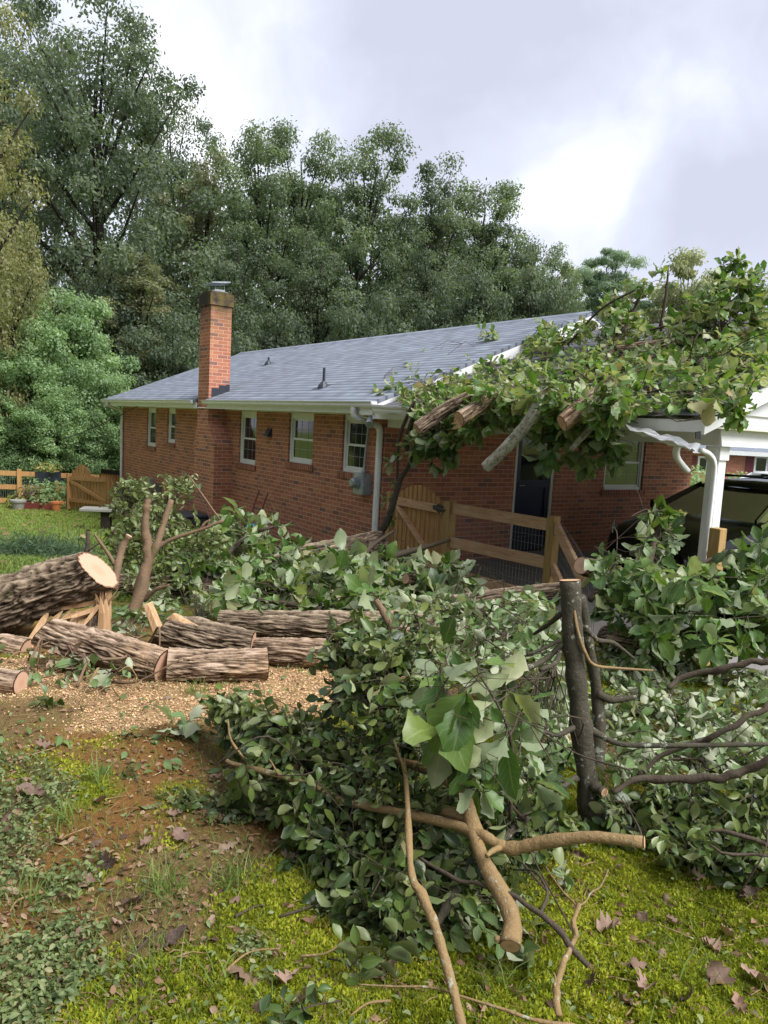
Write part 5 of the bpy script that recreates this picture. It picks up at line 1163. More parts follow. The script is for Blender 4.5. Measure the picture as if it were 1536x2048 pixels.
def spray(c, ax, n, size, rng, flip=.25, droop=.2):
    """alternate small leaves along a short twig ending at c"""
    ax = _n(ax); L = n*size*.30; s = np.linspace(0, 1, n); u = _n(np.cross(ax, UP+rng.normal(0, .3, 3))); v = np.cross(u, ax)
    sg = np.where(np.arange(n) % 2, 1., -1.); D = ax*rng.uniform(.35, .9, n)[:, None]+u*(sg*rng.uniform(.5, 1.1, n))[:, None]+v*rng.normal(0, .35, n)[:, None]; D[-1] = ax; D[:, 2] -= droop
    N = v+rng.normal(0, .35, (n, 3)); N[N[:, 2] < -.2] *= -1; N[rng.random(n) < flip] *= -1
    return c-ax*L*(1-s)[:, None], D, N, size*rng.uniform(.7, 1.2, n)
def in_poly(poly, n, rng):
    poly = np.array(poly, float); lo, hi = poly.min(0), poly.max(0); out = []
    while len(out) < n:
        p = rng.uniform(lo, hi); c = False; j = len(poly)-1
        for i in range(len(poly)):
            if (poly[i, 1] > p[1]) != (poly[j, 1] > p[1]) and p[0] < (poly[j, 0]-poly[i, 0])*(p[1]-poly[i, 1])/(poly[j, 1]-poly[i, 1])+poly[i, 0]: c = not c
            j = i
        if c: out.append(p)
    return np.array(out)
def foliage_group(stems, clusters, kind, leafm, seed, size, nleaf, group=None, name='leafy_branch', cat='branch', stemm='bark_twig', flip=.35, droop=.35, twig_r=.0035, tint=(.5, .22)):
    """stems: [(label, path with radii)]; clusters: world points. Each cluster joins its nearest stem by a twig; every stem with its leaves is one branch."""
    rng = np.random.default_rng(seed); clusters = np.asarray(clusters)
    allp = np.vstack([q[:, :3] for _, q in stems]); own = np.concatenate([np.full(len(q), k) for k, (_, q) in enumerate(stems)])
    per = [[] for _ in stems]
    for c in clusters:
        i = int(np.argmin(((allp-c)**2).sum(1))); per[own[i]].append((c, allp[i]))
    for k, (label, q) in enumerate(stems):
        base = q[0, :3].copy(); r = empty(name, label, cat, base, group); mb = MB(); mb.tube(q[:, :3], q[:, 3], 7, True, seed+k, .15)
        Ps, Ds, Ns, Ss, Ts = [], [], [], [], []
        for c, a in per[k]:
            d = c-a; L = np.linalg.norm(d)+1e-6; mid = a+d*.5+rng.normal(0, .12*L, 3)+(0, 0, .08*L)
            if L > .04: mb.tube([a, a+(mid-a)*.5+rng.normal(0, .03*L, 3), mid, c], [twig_r*1.5, twig_r*1.2, twig_r, twig_r*.6], 4, False)
            ax = (c-mid)/np.linalg.norm(c-mid)+rng.normal(0, .45, 3)+(0, 0, .1)
            n = int(rng.integers(nleaf[0], nleaf[1]+1)); sz = size*rng.uniform(.62, 1.42)
            f = whorl(c, ax, n, sz, rng, droop=droop, flip=flip) if kind == 'oak' else spray(c, ax, n, sz, rng, flip, droop)
            if kind != 'oak': mb.tube([f[0][0], f[0][n//2]+rng.normal(0, .003, 3), c], [twig_r*.7, twig_r*.55, twig_r*.35], 4, False)
            for lst, val in zip((Ps, Ds, Ns, Ss), f): lst.append(val)
            Ts.append(np.clip(tint[0]+rng.normal(0, tint[1]*.6)+rng.normal(0, tint[1]*.7, n), 0, 1))
        obj('stem', mb, M[stemm], r, smooth=True)
        if Ps:
            P = np.vstack(Ps); D = np.vstack(Ds); S = np.concatenate(Ss)
            fl_ = gz(P[:, 0], P[:, 1])+.012; P[:, 2] = np.maximum(P[:, 2], fl_); tip = P+D*S[:, None]; low = tip[:, 2]-(gz(tip[:, 0], tip[:, 1])+.012); D[:, 2] += np.maximum(0, -low)/S
            V, F, col = scatter(kind, P, D, np.vstack(Ns), S, np.concatenate(Ts), rng)
            link('foliage', np_mesh('foliage', V, F, col, base), M[leafm], r, smooth=True)
def stempx(*rows): return smooth_path(pl(*rows), 5)
# ---- A: the fallen crown on the carport roof
def Zroof(x, y):
    r = px_ray(x, y); den = r[2]-.36*r[0]; Z = (1.75+.36*.42+.36*CAM[0]-CAM[2])/den if abs(den) > 1e-6 else 99
    Zr_ = (2.6-CAM[0])/r[0]; Ze = (-.46-CAM[0])/r[0]
    return (min(Z, Zr_) if Z > 0 else Ze) if Z > Ze-.01 or Z < 0 else Ze
def Zeave(x, y=830): return (-.46-CAM[0])/px_ray(x, y)[0]
def rf(x, y, rp, lift=.25): return (x, y, max(Zeave(x, y)-.3, Zroof(x, y)-lift), rp)
SA = [('leafy oak limb lying highest on the carport roof, running off the right edge', stempx(rf(1180, 800, 9), rf(1300, 720, 8), rf(1420, 640, 5), rf(1500, 570, 2))),
      ('leafy oak branch draped over the white rake of the main roof', stempx(rf(1060, 800, 8), rf(1010, 760, 6), rf(960, 700, 2))),
      ('leafy oak branch spilling onto the corner of the main roof above the eave return', stempx(rf(900, 810, 8), rf(850, 765, 5), rf(765, 772, 2))),
      ('leafy oak branch rising in front of the pine tree', stempx(rf(1150, 820, 9), rf(1200, 740, 6), rf(1260, 640, 4), rf(1290, 560, 2))),
      ('leafy oak branch hanging over the torn shingles by the white column', stempx(rf(1250, 800, 7), rf(1350, 765, 5), rf(1440, 775, 4), rf(1480, 828, 2))),
      ('leafy oak branch against the peak of the main roof', stempx(rf(1110, 790, 7), rf(1095, 710, 5), rf(1100, 650, 2))),
      ('leafy oak branch reaching the right edge above the white gable', stempx(rf(1380, 730, 8), rf(1480, 700, 5), rf(1580, 680, 3))),
      ('thin upright oak sprig on the carport roof in front of the pale thin tree', stempx(rf(1320, 660, 4), rf(1332, 590, 3), rf(1337, 530, 1.5))),
      ('tall leafy oak branch standing up at the right end of the carport roof', stempx(rf(1430, 690, 6), rf(1455, 610, 4), rf(1475, 530, 2))),
      ('leafy oak limb crossing the middle of the carport roof', stempx(rf(1140, 750, 8), rf(1230, 700, 7), rf(1340, 690, 4)))]
polyA = [(738, 785), (765, 752), (800, 725), (850, 702), (880, 745), (915, 725), (960, 690), (1000, 712), (1040, 690), (1090, 640), (1130, 672), (1190, 622), (1240, 585), (1290, 640), (1330, 640), (1390, 590), (1440, 555), (1500, 550), (1560, 560), (1560, 745), (1470, 775), (1470, 800), (1380, 800), (1290, 808), (1220, 835), (1180, 858), (1120, 858), (1060, 868), (1010, 850), (960, 862), (890, 872), (850, 850), (815, 800)]
rng = np.random.default_rng(50); pp = in_poly(polyA, 1100, rng); cl = []
for x, y in pp:
    Zr_ = Zroof(x, y); Ze = Zeave(x, y); Z = max(Zr_-abs(rng.normal(0, .55))-.06, Ze-.55) if Zr_ > Ze+.05 else Ze-rng.uniform(.02, .5)
    cl.append(at(x, y, Z))
for poly, n in (([(1200, 600), (1280, 540), (1310, 560), (1260, 640)], 10), ([(1320, 530), (1350, 520), (1350, 570), (1325, 590)], 3), ([(1425, 540), (1500, 505), (1536, 545), (1450, 600)], 22), ([(950, 660), (1000, 650), (1000, 720)], 5), ([(1440, 800), (1490, 800), (1480, 838), (1450, 825)], 9)):
    for x, y in in_poly(poly, n, rng): cl.append(at(x, y, max(Zeave(x, y)-.3, Zroof(x, y)-.5)))
for x, y in in_poly([(800, 800), (1000, 790), (1240, 800), (1280, 815), (1220, 850), (1150, 850), (1060, 862), (960, 862), (880, 868), (830, 850)], 120, rng): cl.append(at(x, y, Zeave(x)-rng.uniform(.1, .6)))
for x, y in in_poly([(1160, 800), (1225, 750), (1250, 800), (1200, 830)], 16, rng): cl.append(at(x, y, Zeave(x)-.75))
for x, y in in_poly([(930, 770), (1010, 760), (1030, 800), (960, 800)], 12, rng): cl.append(at(x, y, Zeave(x)-rng.uniform(.4, .8)))
for x, y in in_poly([(1050, 790), (1100, 740), (1130, 790), (1090, 820)], 10, rng): cl.append(at(x, y, Zeave(x)-.75))
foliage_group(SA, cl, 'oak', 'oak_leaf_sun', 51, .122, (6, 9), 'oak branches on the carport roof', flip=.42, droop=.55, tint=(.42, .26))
def ev(x, y, rp, d=.25): return (x, y, Zeave(x, y)-d, rp)
SB = [('oak branch hanging below the dark limb left of the navy door', stempx(ev(890, 835, 5), ev(868, 880, 3), ev(862, 930, 2))),
      ('oak branch with big pale leaves hanging in front of the navy door', stempx(ev(1075, 825, 5), ev(1082, 865, 3), ev(1088, 905, 2))),
      ('dark oak branch hanging in front of the gable wall window', stempx(ev(1215, 815, 5, .1), ev(1222, 860, 3, .05), ev(1228, 905, 2, 0))),
      ('dark oak branch hanging between the navy door and the window', stempx(ev(1165, 850, 4, -.5), ev(1160, 890, 3, -.5), ev(1168, 925, 2, -.5)))]
cl = []
for poly, n, d in (([(830, 850), (960, 860), (900, 900), (870, 945), (835, 900)], 26, .25), ([(1060, 850), (1110, 850), (1105, 915), (1070, 910)], 6, .35), ([(1195, 840), (1240, 850), (1240, 935), (1215, 930)], 12, 0), ([(1140, 895), (1190, 895), (1180, 940), (1145, 935)], 5, -.5), ([(1110, 840), (1230, 830), (1220, 870), (1130, 875)], 16, .1)):
    for x, y in in_poly(poly, n, rng): cl.append(at(x, y, Zeave(x, y)-d+rng.normal(0, .1)))
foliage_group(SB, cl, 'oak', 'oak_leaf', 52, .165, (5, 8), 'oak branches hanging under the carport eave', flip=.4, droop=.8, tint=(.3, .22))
SCX = [('dark crooked branch hanging from the roof beside the downspout', stempx(ev(838, 800, 7), ev(822, 850, 6), ev(812, 885, 5), ev(822, 920, 5), ev(800, 960, 6, .3), ev(785, 1010, 7, .4), ev(770, 1050, 8, .5), ev(735, 1100, 8, .7)))]
foliage_group(SCX, [at(x, y, Zeave(x, y)-.35) for x, y in ((800, 905), (780, 925), (790, 970), (778, 990), (830, 900), (845, 880), (770, 1000), (785, 1035), (760, 1065))], 'oak', 'oak_leaf', 53, .12, (3, 5), None, stemm='bark_dark', droop=.5)
mb = MB(); stick(mb, [ev(830, 800, 4, .3), ev(800, 870, 3.5, .35), ev(795, 930, 3, .35), ev(793, 975, 3, .35)], 6); o = obj('thin_branch', mb, M['bark_twig'], loc=at(810, 900, 9), smooth=True); tag(o, 'thin straight dark branch hanging just right of the downspout', 'branch')
# cut limbs hanging off the eave
def limb(label, rows, seed, bm, d=(.2, .4), **kw):
    n = len(rows); q = [(x, y, Zeave(x, min(y, 830))-d[0]-(d[1]-d[0])*k/(n-1), r) for k, (x, y, r) in enumerate(rows)]
    return make_log(label, pl(*q), seed, bm, name='cut_limb', cat='limb', **kw)
limb('grey lichen covered limb hanging in front of the navy door', [(1098, 755, 9), (1078, 800, 10), (1060, 838, 12), (1020, 888, 12.5), (972, 934, 12)], 201, 'bark_lich', (.55, 1.0), ridge=.14, freq=6, n=48)
limb('dark furrowed limb sticking out left of the other cut limbs above the gate', [(965, 778, 10), (890, 820, 14), (835, 858, 15)], 202, 'bark', (.25, 1.15), ridge=.2, n=56, ends=(False, True))
limb('short limb with a bright orange split end between the dark limb and the lichen limb', [(1010, 785, 12), (960, 812, 14), (918, 836, 15)], 203, 'bark_tan', (.25, 1.05), ridge=.15, n=48, ends=(False, True))
limb('thick limb with a round pale end above the wall between the door and the window', [(1225, 765, 15), (1170, 808, 17), (1124, 846, 17)], 204, 'bark_tan', (.25, .75), ridge=.18, n=56, bev=(0, -.3))
limb('ragged broken stick hanging right of the thick round limb', [(1196, 836, 8), (1170, 868, 7), (1142, 899, 5)], 205, 'bark_lich', (.3, .5), ridge=.25, n=30)
make_log('brown limb lying high on the carport roof among the leaves', pl(rf(1225, 702, 9, .45), rf(1310, 690, 10, .45), rf(1385, 684, 9, .45)), 206, 'bark_tan', name='cut_limb', cat='limb', n=40)
mb = MB(); rng = np.random.default_rng(4)
for k in range(4): splinter(mb, at(945+rng.normal(0, 4), 825+rng.normal(0, 5), Zeave(945)-.85), at(908+rng.normal(0, 4), 846+rng.normal(0, 6), Zeave(910)-1.05), .06, .04, rng)
o = obj('torn_wood', mb, M['split'], loc=at(925, 835, 8)); tag(o, 'torn orange wood fibres at the end of the short split limb', 'wood piece')
mb = MB()
stick(mb, [rf(1135, 690, 2, .7), rf(1200, 620, 2.4, .7), rf(1270, 580, 2, .7)], 5); o = obj('bare_twig', mb, M['bark_twig'], loc=at(1200, 620, 8.5)); tag(o, 'bare dark twig curving up from the roof peak toward the pine', 'twig')
mb = MB(); stick(mb, [rf(1300, 660, 2.5, .8), rf(1360, 645, 2.5, .8), rf(1420, 620, 2, .8)], 5); o = obj('bare_twig', mb, M['bark_twig'], loc=at(1360, 640, 8.5)); tag(o, 'bare straight twig over the leaves at the middle of the carport roof', 'twig')

# ---- piles of felled branches on the ground
def pile(poly, n, seed, zb, thick):
    """cluster points inside a heap seen through a polygon; zb maps a pixel to the depth of the heap's middle"""
    rng = np.random.default_rng(seed); out = []
    for x, y in in_poly(poly, n, rng):
        Z = zb(x, y)+rng.normal(0, thick); Z = min(Z, GZ(x, y)-.04); out.append(at(x, y, Z))
    return out
def lin(y0, Z0, y1, Z1): return lambda x, y: Z0+(Z1-Z0)*(y-y0)/(y1-y0)
zB = lin(1050, 8.0, 1250, 5.9)
def sg_(Zf, *rows): return stempx(*[(x, y, min(Zf(x, y), GZ(x, y)-.05), r) for x, y, r in rows])
SBt = [('leafy oak branch heaped in front of the picket gate', sg_(zB, (760, 1120, 7), (830, 1100, 6), (900, 1080, 3))),
       ('pale leafed oak branch in front of the wire fence panel', sg_(zB, (820, 1150, 7), (900, 1140, 5), (960, 1130, 2))),
       ('leafy oak branch at the foot of the downspout', sg_(zB, (720, 1130, 7), (740, 1095, 5), (790, 1060, 2))),
       ('leafy oak branch lying over the long trunk toward the house', sg_(zB, (560, 1180, 8), (650, 1150, 6), (740, 1140, 3))),
       ('bright leafed oak branch in front of the long trunk in the middle', sg_(zB, (640, 1220, 8), (560, 1205, 6), (450, 1190, 3))),
       ('oak branch lying between the dark limb and the log behind it', sg_(zB, (900, 1200, 7), (820, 1200, 5), (720, 1210, 2))),
       ('oak branch beside the standing cut stump, at its left', sg_(zB, (1090, 1230, 7), (1020, 1210, 5), (950, 1190, 2)))]
cl = pile([(540, 1135), (640, 1120), (680, 1090), (760, 1110), (800, 1105), (860, 1120), (900, 1105), (940, 1150), (985, 1195), (1090, 1190), (1110, 1240), (900, 1250), (740, 1245), (620, 1225), (430, 1215), (390, 1180), (470, 1150)], 250, 61, zB, .35)
foliage_group(SBt, cl, 'oak', 'oak_leaf', 62, .155, (5, 8), 'oak branches heaped in the middle of the yard', flip=.55, tint=(.55, .25))
zC = lin(1000, 9.0, 1230, 6.4)
SCt = [('leafy oak branch against the brick wall beside the hand cart', sg_(zC, (440, 1120, 7), (500, 1070, 5), (560, 1050, 2))),
       ('leafy oak branch behind the forked trunk', sg_(zC, (350, 1140, 7), (390, 1110, 5), (430, 1090, 2))),
       ('leafy oak branch lying at the wall under the middle windows', sg_(zC, (560, 1120, 7), (600, 1100, 5), (660, 1090, 2)))]
cl = pile([(330, 1110), (400, 1080), (440, 1050), (470, 1020), (520, 1020), (560, 1045), (600, 1085), (680, 1095), (650, 1130), (520, 1150), (400, 1150), (330, 1150)], 95, 63, zC, .3)
foliage_group(SCt, cl, 'oak', 'oak_leaf', 64, .16, (5, 8), 'oak branches along the brick wall', flip=.5, tint=(.5, .25))
zD = lin(960, 8.2, 1180, 7.2)
SDt = [('small leafed holly shrub bent over behind the broken branches', sg_(zD, (290, 1170, 5), (270, 1080, 4), (255, 1000, 2))), ('small leafed shrub branch hanging across the chimney foot', sg_(zD, (320, 1160, 4), (330, 1030, 3), (365, 970, 1.5))),
       ('small leafed shrub beside the chimney foot, behind the right prong', sg_(zD, (400, 1150, 4), (405, 1090, 3), (420, 1040, 2))), ('small leafed dark shrub left of the forked trunk', sg_(zD, (255, 1170, 4), (235, 1110, 3), (228, 1050, 2)))]
cl = pile([(225, 960), (300, 950), (385, 948), (390, 975), (330, 1000), (345, 1040), (440, 1050), (450, 1120), (380, 1170), (250, 1180), (215, 1120), (225, 1040)], 330, 65, zD, .35)
foliage_group(SDt, cl, 'holly', 'holly_leaf', 66, .062, (8, 12), 'small leafed shrubs by the far wall', 'bent_shrub', 'shrub', flip=.3, tint=(.8, .25))
zE = lin(990, 6.1, 1310, 4.9)
SEt = [('tall leafy oak branch standing up in front of the black car', sg_(zE, (1290, 1150, 8), (1310, 1080, 6), (1325, 1000, 2))),
       ('leafy oak branch against the last fence post and the white column', sg_(zE, (1330, 1180, 7), (1400, 1130, 5), (1440, 1110, 2))),
       ('leafy oak branch hiding the carport floor at the right edge', sg_(zE, (1420, 1200, 8), (1490, 1140, 6), (1550, 1090, 3))),
       ('dark leafed oak branch on the weathered log', sg_(zE, (1250, 1200, 7), (1300, 1240, 5), (1370, 1270, 2))),
       ('oak branch leaning over the log end by the broken rail', sg_(zE, (1180, 1200, 6), (1220, 1150, 5), (1240, 1110, 2))),
       ('pale wilted oak branch at the lower right of the right leaf pile', sg_(zE, (1480, 1290, 6), (1510, 1250, 5), (1545, 1220, 2)))]
cl = pile([(1185, 1160), (1230, 1130), (1290, 1125), (1370, 1130), (1420, 1150), (1470, 1160), (1536, 1130), (1560, 1130), (1560, 1300), (1420, 1300), (1280, 1270), (1190, 1230)], 200, 67, zE, .3)+pile([(1290, 1030), (1320, 1010), (1345, 1030), (1360, 1110), (1300, 1115), (1280, 1080)], 15, 167, zE, .1)+pile([(1440, 1110), (1500, 1090), (1560, 1070), (1560, 1150), (1450, 1160)], 22, 169, lambda x, y: zE(x, y)-.2, .12)+pile([(1200, 1115), (1240, 1110), (1260, 1135), (1200, 1150)], 6, 168, zE, .1)
foliage_group(SEt, cl, 'oak', 'oak_leaf', 68, .135, (6, 9), 'oak branches heaped in front of the carport', flip=.35, tint=(.45, .25))
# ---- the standing cut stump with its bare limbs
Zs = float((onG(G(1185, 1640))-CAM)@FW)
stump = [[(1190, 1660, Zs, 34), (1182, 1610, Zs, 28), (1172, 1540, Zs, 23), (1162, 1450, Zs, 23), (1152, 1350, Zs, 22), (1144, 1250, Zs, 22), (1140, 1162, Zs, 23)],
         [(1192, 1560, Zs+.06, 14), (1199, 1480, Zs+.10, 13), (1194, 1385, Zs+.12, 12), (1180, 1310, Zs+.10, 11), (1168, 1240, Zs+.06, 12), (1158, 1195, Zs+.03, 13)],
         [(1178, 1565, Zs, 13), (1192, 1575, Zs-.05, 12), (1208, 1584, Zs-.09, 10)],
         [(1125, 1288, Zs, 7), (1095, 1315, Zs, 6), (1066, 1332, Zs-.05, 6), (983, 1355, Zs-.2, 4)], [(1120, 1280, Zs, 5), (1085, 1298, Zs, 4), (1053, 1309, Zs, 3)], [(1122, 1228, Zs+.02, 6), (1095, 1250, Zs+.1, 5), (1068, 1268, Zs+.2, 3)],
         [(1120, 1300, Zs, 5), (1112, 1325, Zs-.05, 5), (1080, 1340, Zs-.1, 4)],
         [(1155, 1450, Zs, 8), (1138, 1460, Zs-.05, 6), (1115, 1470, Zs-.1, 5), (1090, 1464, Zs-.15, 5), (1062, 1462, Zs-.2, 4)],
         [(1165, 1450, Zs, 9), (1200, 1470, Zs-.02, 7), (1248, 1489, Zs-.05, 6), (1355, 1491, Zs-.1, 5), (1430, 1490, Zs-.1, 5), (1540, 1488, Zs-.1, 4)],
         [(1194, 1386, Zs+.1, 9), (1212, 1396, Zs+.1, 8), (1231, 1400, Zs+.1, 7), (1273, 1394, Zs+.1, 5)], [(1175, 1262, Zs+.05, 6), (1195, 1280, Zs+.1, 5), (1227, 1286, Zs+.15, 5), (1268, 1317, Zs+.2, 3)],
         [(1160, 1555, Zs, 8), (1145, 1560, Zs-.03, 6), (1118, 1562, Zs-.06, 4), (1085, 1560, Zs-.1, 3)]]
branch('cut_stump', 'tall dark sawn stump with bare limbs standing in the holly pile', 'stump', stump, 'bark_dark', 'cut_pale', loc=onG(G(1185, 1640)), ends=[(0, 1), (2, 1)], n=18, bump_=.12, seed=9, thick=.95)
mb = MB(); stick(mb, [(1148, 1215, Zs-.03, 3), (1155, 1260, Zs-.05, 3.5), (1170, 1305, Zs-.05, 4), (1188, 1330, Zs-.03, 3.5), (1231, 1336, Zs, 3), (1306, 1341, Zs, 2.5)], 6); o = obj('pale_vine', mb, M['bark_pale'], loc=at(1170, 1305, Zs), smooth=True); tag(o, 'pale vine stem winding down the front of the tall stump', 'vine')
branch('bare_branch', 'long dark bare branch rising to the right edge, upper of three', 'branch', [[(1335, 1376, 3.5, 6), (1380, 1365, 3.5, 7), (1438, 1348, 3.45, 8), (1490, 1328, 3.4, 8), (1550, 1312, 3.35, 8)]], 'bark_twig', wig=.06)
branch('bare_branch', 'straight dark bare branch rising steeply to the right edge', 'branch', [[(1275, 1552, 3.0, 5), (1345, 1520, 3.0, 6), (1417, 1489, 2.95, 7), (1480, 1450, 2.9, 7), (1550, 1400, 2.9, 7)]], 'bark_twig', wig=.06)
branch('bare_branch', 'thick curved bare branch behind the stub of the tall stump', 'branch', [[(1225, 1585, 2.8, 6), (1270, 1572, 2.8, 7), (1314, 1564, 2.8, 9), (1390, 1558, 2.75, 10), (1459, 1549, 2.7, 10), (1500, 1532, 2.7, 10), (1550, 1512, 2.65, 9)]], 'bark_twig', wig=.04)
branch('bare_branch', 'low thin bare branch over the dark holly at the lower right', 'branch', [[(1415, 1660, 2.6, 4), (1470, 1680, 2.55, 5), (1550, 1702, 2.5, 5)], [(1420, 1690, 2.5, 3), (1470, 1700, 2.5, 4), (1550, 1712, 2.5, 4)]], 'bark_twig', wig=.04)
branch('bare_branch', 'black straight branch slanting down left from the tall stump', 'branch', [[(1152, 1553, Zs-.05, 6), (1100, 1595, Zs-.2, 8), (1049, 1638, 2.6, 9), (990, 1695, 2.45, 10), (933, 1746, 2.35, 11), (895, 1810, 2.25, 11), (872, 1850, 2.2, 10)]], 'bark_dark')
branch('upright_branch', 'pale torn branch standing up out of the holly pile in the middle', 'branch', [[(752, 1200, 3.3, 8), (770, 1230, 3.28, 9), (790, 1270, 3.25, 9), (819, 1315, 3.2, 9), (842, 1352, 3.18, 8)]], 'myrtle', 'cut', ends=[(0, 0)])
# ---- pale branches in front
branch('crooked_branch', 'thick crooked pale branch with a sawn end pointing at the camera', 'branch', [
    [(726, 1505, 2.9, 9), (780, 1517, 2.8, 10), (826, 1530, 2.72, 11), (868, 1545, 2.6, 12), (906, 1570, 2.5, 13), (931, 1595, 2.42, 15), (944, 1644, 2.35, 19), (952, 1680, 2.3, 19), (972, 1732, 2.22, 18), (1003, 1788, 2.15, 20), (1024, 1840, 2.08, 22), (1021, 1890, 2.02, 25)],
    [(940, 1640, 2.37, 14), (920, 1632, 2.4, 15), (900, 1626, 2.42, 13), (880, 1630, 2.45, 8)], [(1000, 1880, 2.05, 8), (994, 1878, 2.03, 8)]], 'bark_pale', 'cut_pale', ends=[(0, 1)], n=18, bump_=.26, seed=5)
branch('long_branch', 'long pale branch sweeping across the pile to a clean sawn end', 'branch', [
    [(452, 1520, 2.85, 4), (468, 1528, 2.82, 5), (548, 1548, 2.75, 7), (623, 1573, 2.68, 8), (689, 1603, 2.6, 9), (752, 1616, 2.52, 10), (822, 1630, 2.45, 11), (908, 1650, 2.36, 12), (962, 1668, 2.3, 13), (994, 1688, 2.27, 14), (1021, 1697, 2.25, 16), (1060, 1690, 2.22, 15), (1092, 1684, 2.2, 15), (1179, 1674, 2.14, 15), (1286, 1684, 2.08, 15)],
    [(494, 1525, 2.8, 3), (462, 1480, 2.8, 3), (456, 1441, 2.8, 2)], [(1000, 1695, 2.24, 8), (985, 1702, 2.2, 7), (973, 1712, 2.18, 5)], [(556, 1548, 2.73, 3), (540, 1520, 2.73, 2), (522, 1500, 2.73, 1.5)]], 'bark_pale', 'cut_pale', ends=[(0, 1)], n=16, bump_=.22, seed=6)
branch('kinked_branch', 'slender kinked pale branch running down to the lower edge of the photo', 'branch', [
    [(806, 1525, 2.45, 5), (812, 1560, 2.42, 6), (815, 1610, 2.36, 7), (817, 1659, 2.3, 8), (821, 1730, 2.2, 8), (828, 1765, 2.15, 9), (842, 1785, 2.13, 12), (855, 1815, 2.1, 12), (869, 1849, 2.05, 12), (890, 1920, 1.96, 12), (908, 1985, 1.9, 12), (926, 2065, 1.84, 13)], [(812, 1545, 2.42, 4), (800, 1515, 2.45, 3), (788, 1480, 2.5, 2.5)]], 'bark_pale', n=14, seed=7)
branch('grey_branch', 'grey brown branch crossing under the thick crooked branch', 'branch', [
    [(836, 1713, 2.35, 4), (885, 1746, 2.28, 5), (956, 1770, 2.2, 5), (1026, 1797, 2.12, 6), (1092, 1838, 2.05, 7), (1135, 1882, 2.0, 7), (1181, 1930, 1.97, 7)], [(1080, 1828, 2.07, 4), (1095, 1790, 2.12, 4), (1070, 1745, 2.2, 3), (1030, 1740, 2.25, 2)]], 'bark_twig', n=8, seed=8, wig=.02)
branch('grey_branch', 'forked pale twig branch touching the moss at the lower middle', 'branch', [
    [(1158, 1808, 2.08, 5), (1150, 1850, 2.03, 6), (1141, 1887, 2.0, 7), (1122, 1945, 1.93, 8), (1111, 1985, 1.9, 9), (1119, 2040, 1.84, 8)], [(1158, 1812, 2.08, 3), (1190, 1780, 2.12, 2.5), (1218, 1745, 2.18, 2)], [(1156, 1815, 2.07, 3), (1120, 1770, 2.15, 2), (1090, 1735, 2.2, 2)], [(1110, 1975, 1.9, 3), (1104, 1950, 1.92, 2)]], 'bark_pale', n=9, seed=9, wig=.02)
branch('thin_twig', 'thin pale twig lying along the lower edge of the photo', 'twig', [
    [(716, 1969, 1.98, 2), (790, 1973, 1.96, 2.5), (863, 1975, 1.94, 3), (930, 1995, 1.92, 3), (1005, 2018, 1.88, 4), (1070, 2040, 1.85, 5), (1150, 2052, 1.84, 6)]], 'bark_pale', n=6)

# ---- dark holly heap in front
Zf = lambda x, y: GZ(x, y)
def zF(x, y):   # the heap stands up from the ground: its face leans away from the camera
    yb = np.interp(x, [420, 520, 640, 760, 900, 1100, 1300], [1560, 1680, 1760, 1860, 1800, 1740, 1700]); return np.interp(y, [1200, yb], [GZ(x, yb)+.95, GZ(x, yb)-.02])
def sgF(*rows): return stempx(*[(x, y, min(zF(x, y), GZ(x, y)-.02), r) for x, y, r in rows])
SF = [('dark holly branch at the top left of the front pile against the logs', sgF((760, 1420, 5), (700, 1340, 4), (650, 1270, 2))), ('dark holly branch left of the big pale oak leaves', sgF((860, 1450, 5), (790, 1360, 4), (720, 1260, 2))),
      ('dark holly branch reaching left over the moss toward the sawdust', sgF((700, 1520, 5), (560, 1470, 4), (440, 1420, 2))), ('dark holly branch along the underside of the long pale branch', sgF((760, 1640, 5), (640, 1600, 4), (500, 1560, 2))),
      ('dark holly branch low between the long pale branch and the moss', sgF((820, 1740, 5), (720, 1700, 4), (620, 1660, 2))), ('dark holly branch under the kinked pale branch', sgF((900, 1800, 5), (820, 1830, 4), (740, 1850, 2))),
      ('dark holly branch deep behind the crooked pale branch', sgF((960, 1620, 5), (880, 1540, 4), (800, 1500, 2))), ('dark holly branch between the tall stump and the crooked branch', sgF((1120, 1640, 5), (1040, 1600, 4), (970, 1560, 2))),
      ('holly branch rising at the top middle of the front pile', sgF((900, 1400, 5), (860, 1310, 4), (830, 1230, 2))), ('thin holly sprig trailing onto the moss at far left', sgF((600, 1610, 3), (430, 1620, 2.5), (300, 1600, 1.5)))]
cl = []
for poly, n, th, sd in (([(640, 1315), (700, 1270), (760, 1250), (860, 1265), (900, 1310), (880, 1400), (800, 1480), (640, 1480)], 190, .22, 71), ([(430, 1410), (480, 1400), (640, 1450), (800, 1480), (820, 1600), (640, 1600), (500, 1560), (470, 1500)], 210, .15, 72),
        ([(480, 1560), (640, 1590), (800, 1620), (930, 1640), (960, 1760), (900, 1880), (760, 1880), (720, 1800), (640, 1740), (600, 1660)], 230, .12, 73), ([(800, 1480), (1120, 1540), (1140, 1700), (960, 1720), (820, 1640)], 170, .2, 74), ([(960, 1700), (1100, 1700), (1060, 1800), (980, 1830)], 22, .1, 75), ([(290, 1590), (440, 1600), (600, 1600), (480, 1640), (330, 1620)], 14, .03, 76), ([(400, 1390), (520, 1390), (640, 1440), (600, 1480), (440, 1480)], 45, .12, 92), ([(440, 1560), (620, 1640), (760, 1800), (700, 1860), (560, 1720), (430, 1620)], 34, .04, 93), ([(650, 1290), (720, 1235), (840, 1225), (860, 1270), (700, 1330)], 36, .2, 94)):
    cl += pile(poly, n, sd, zF, th)
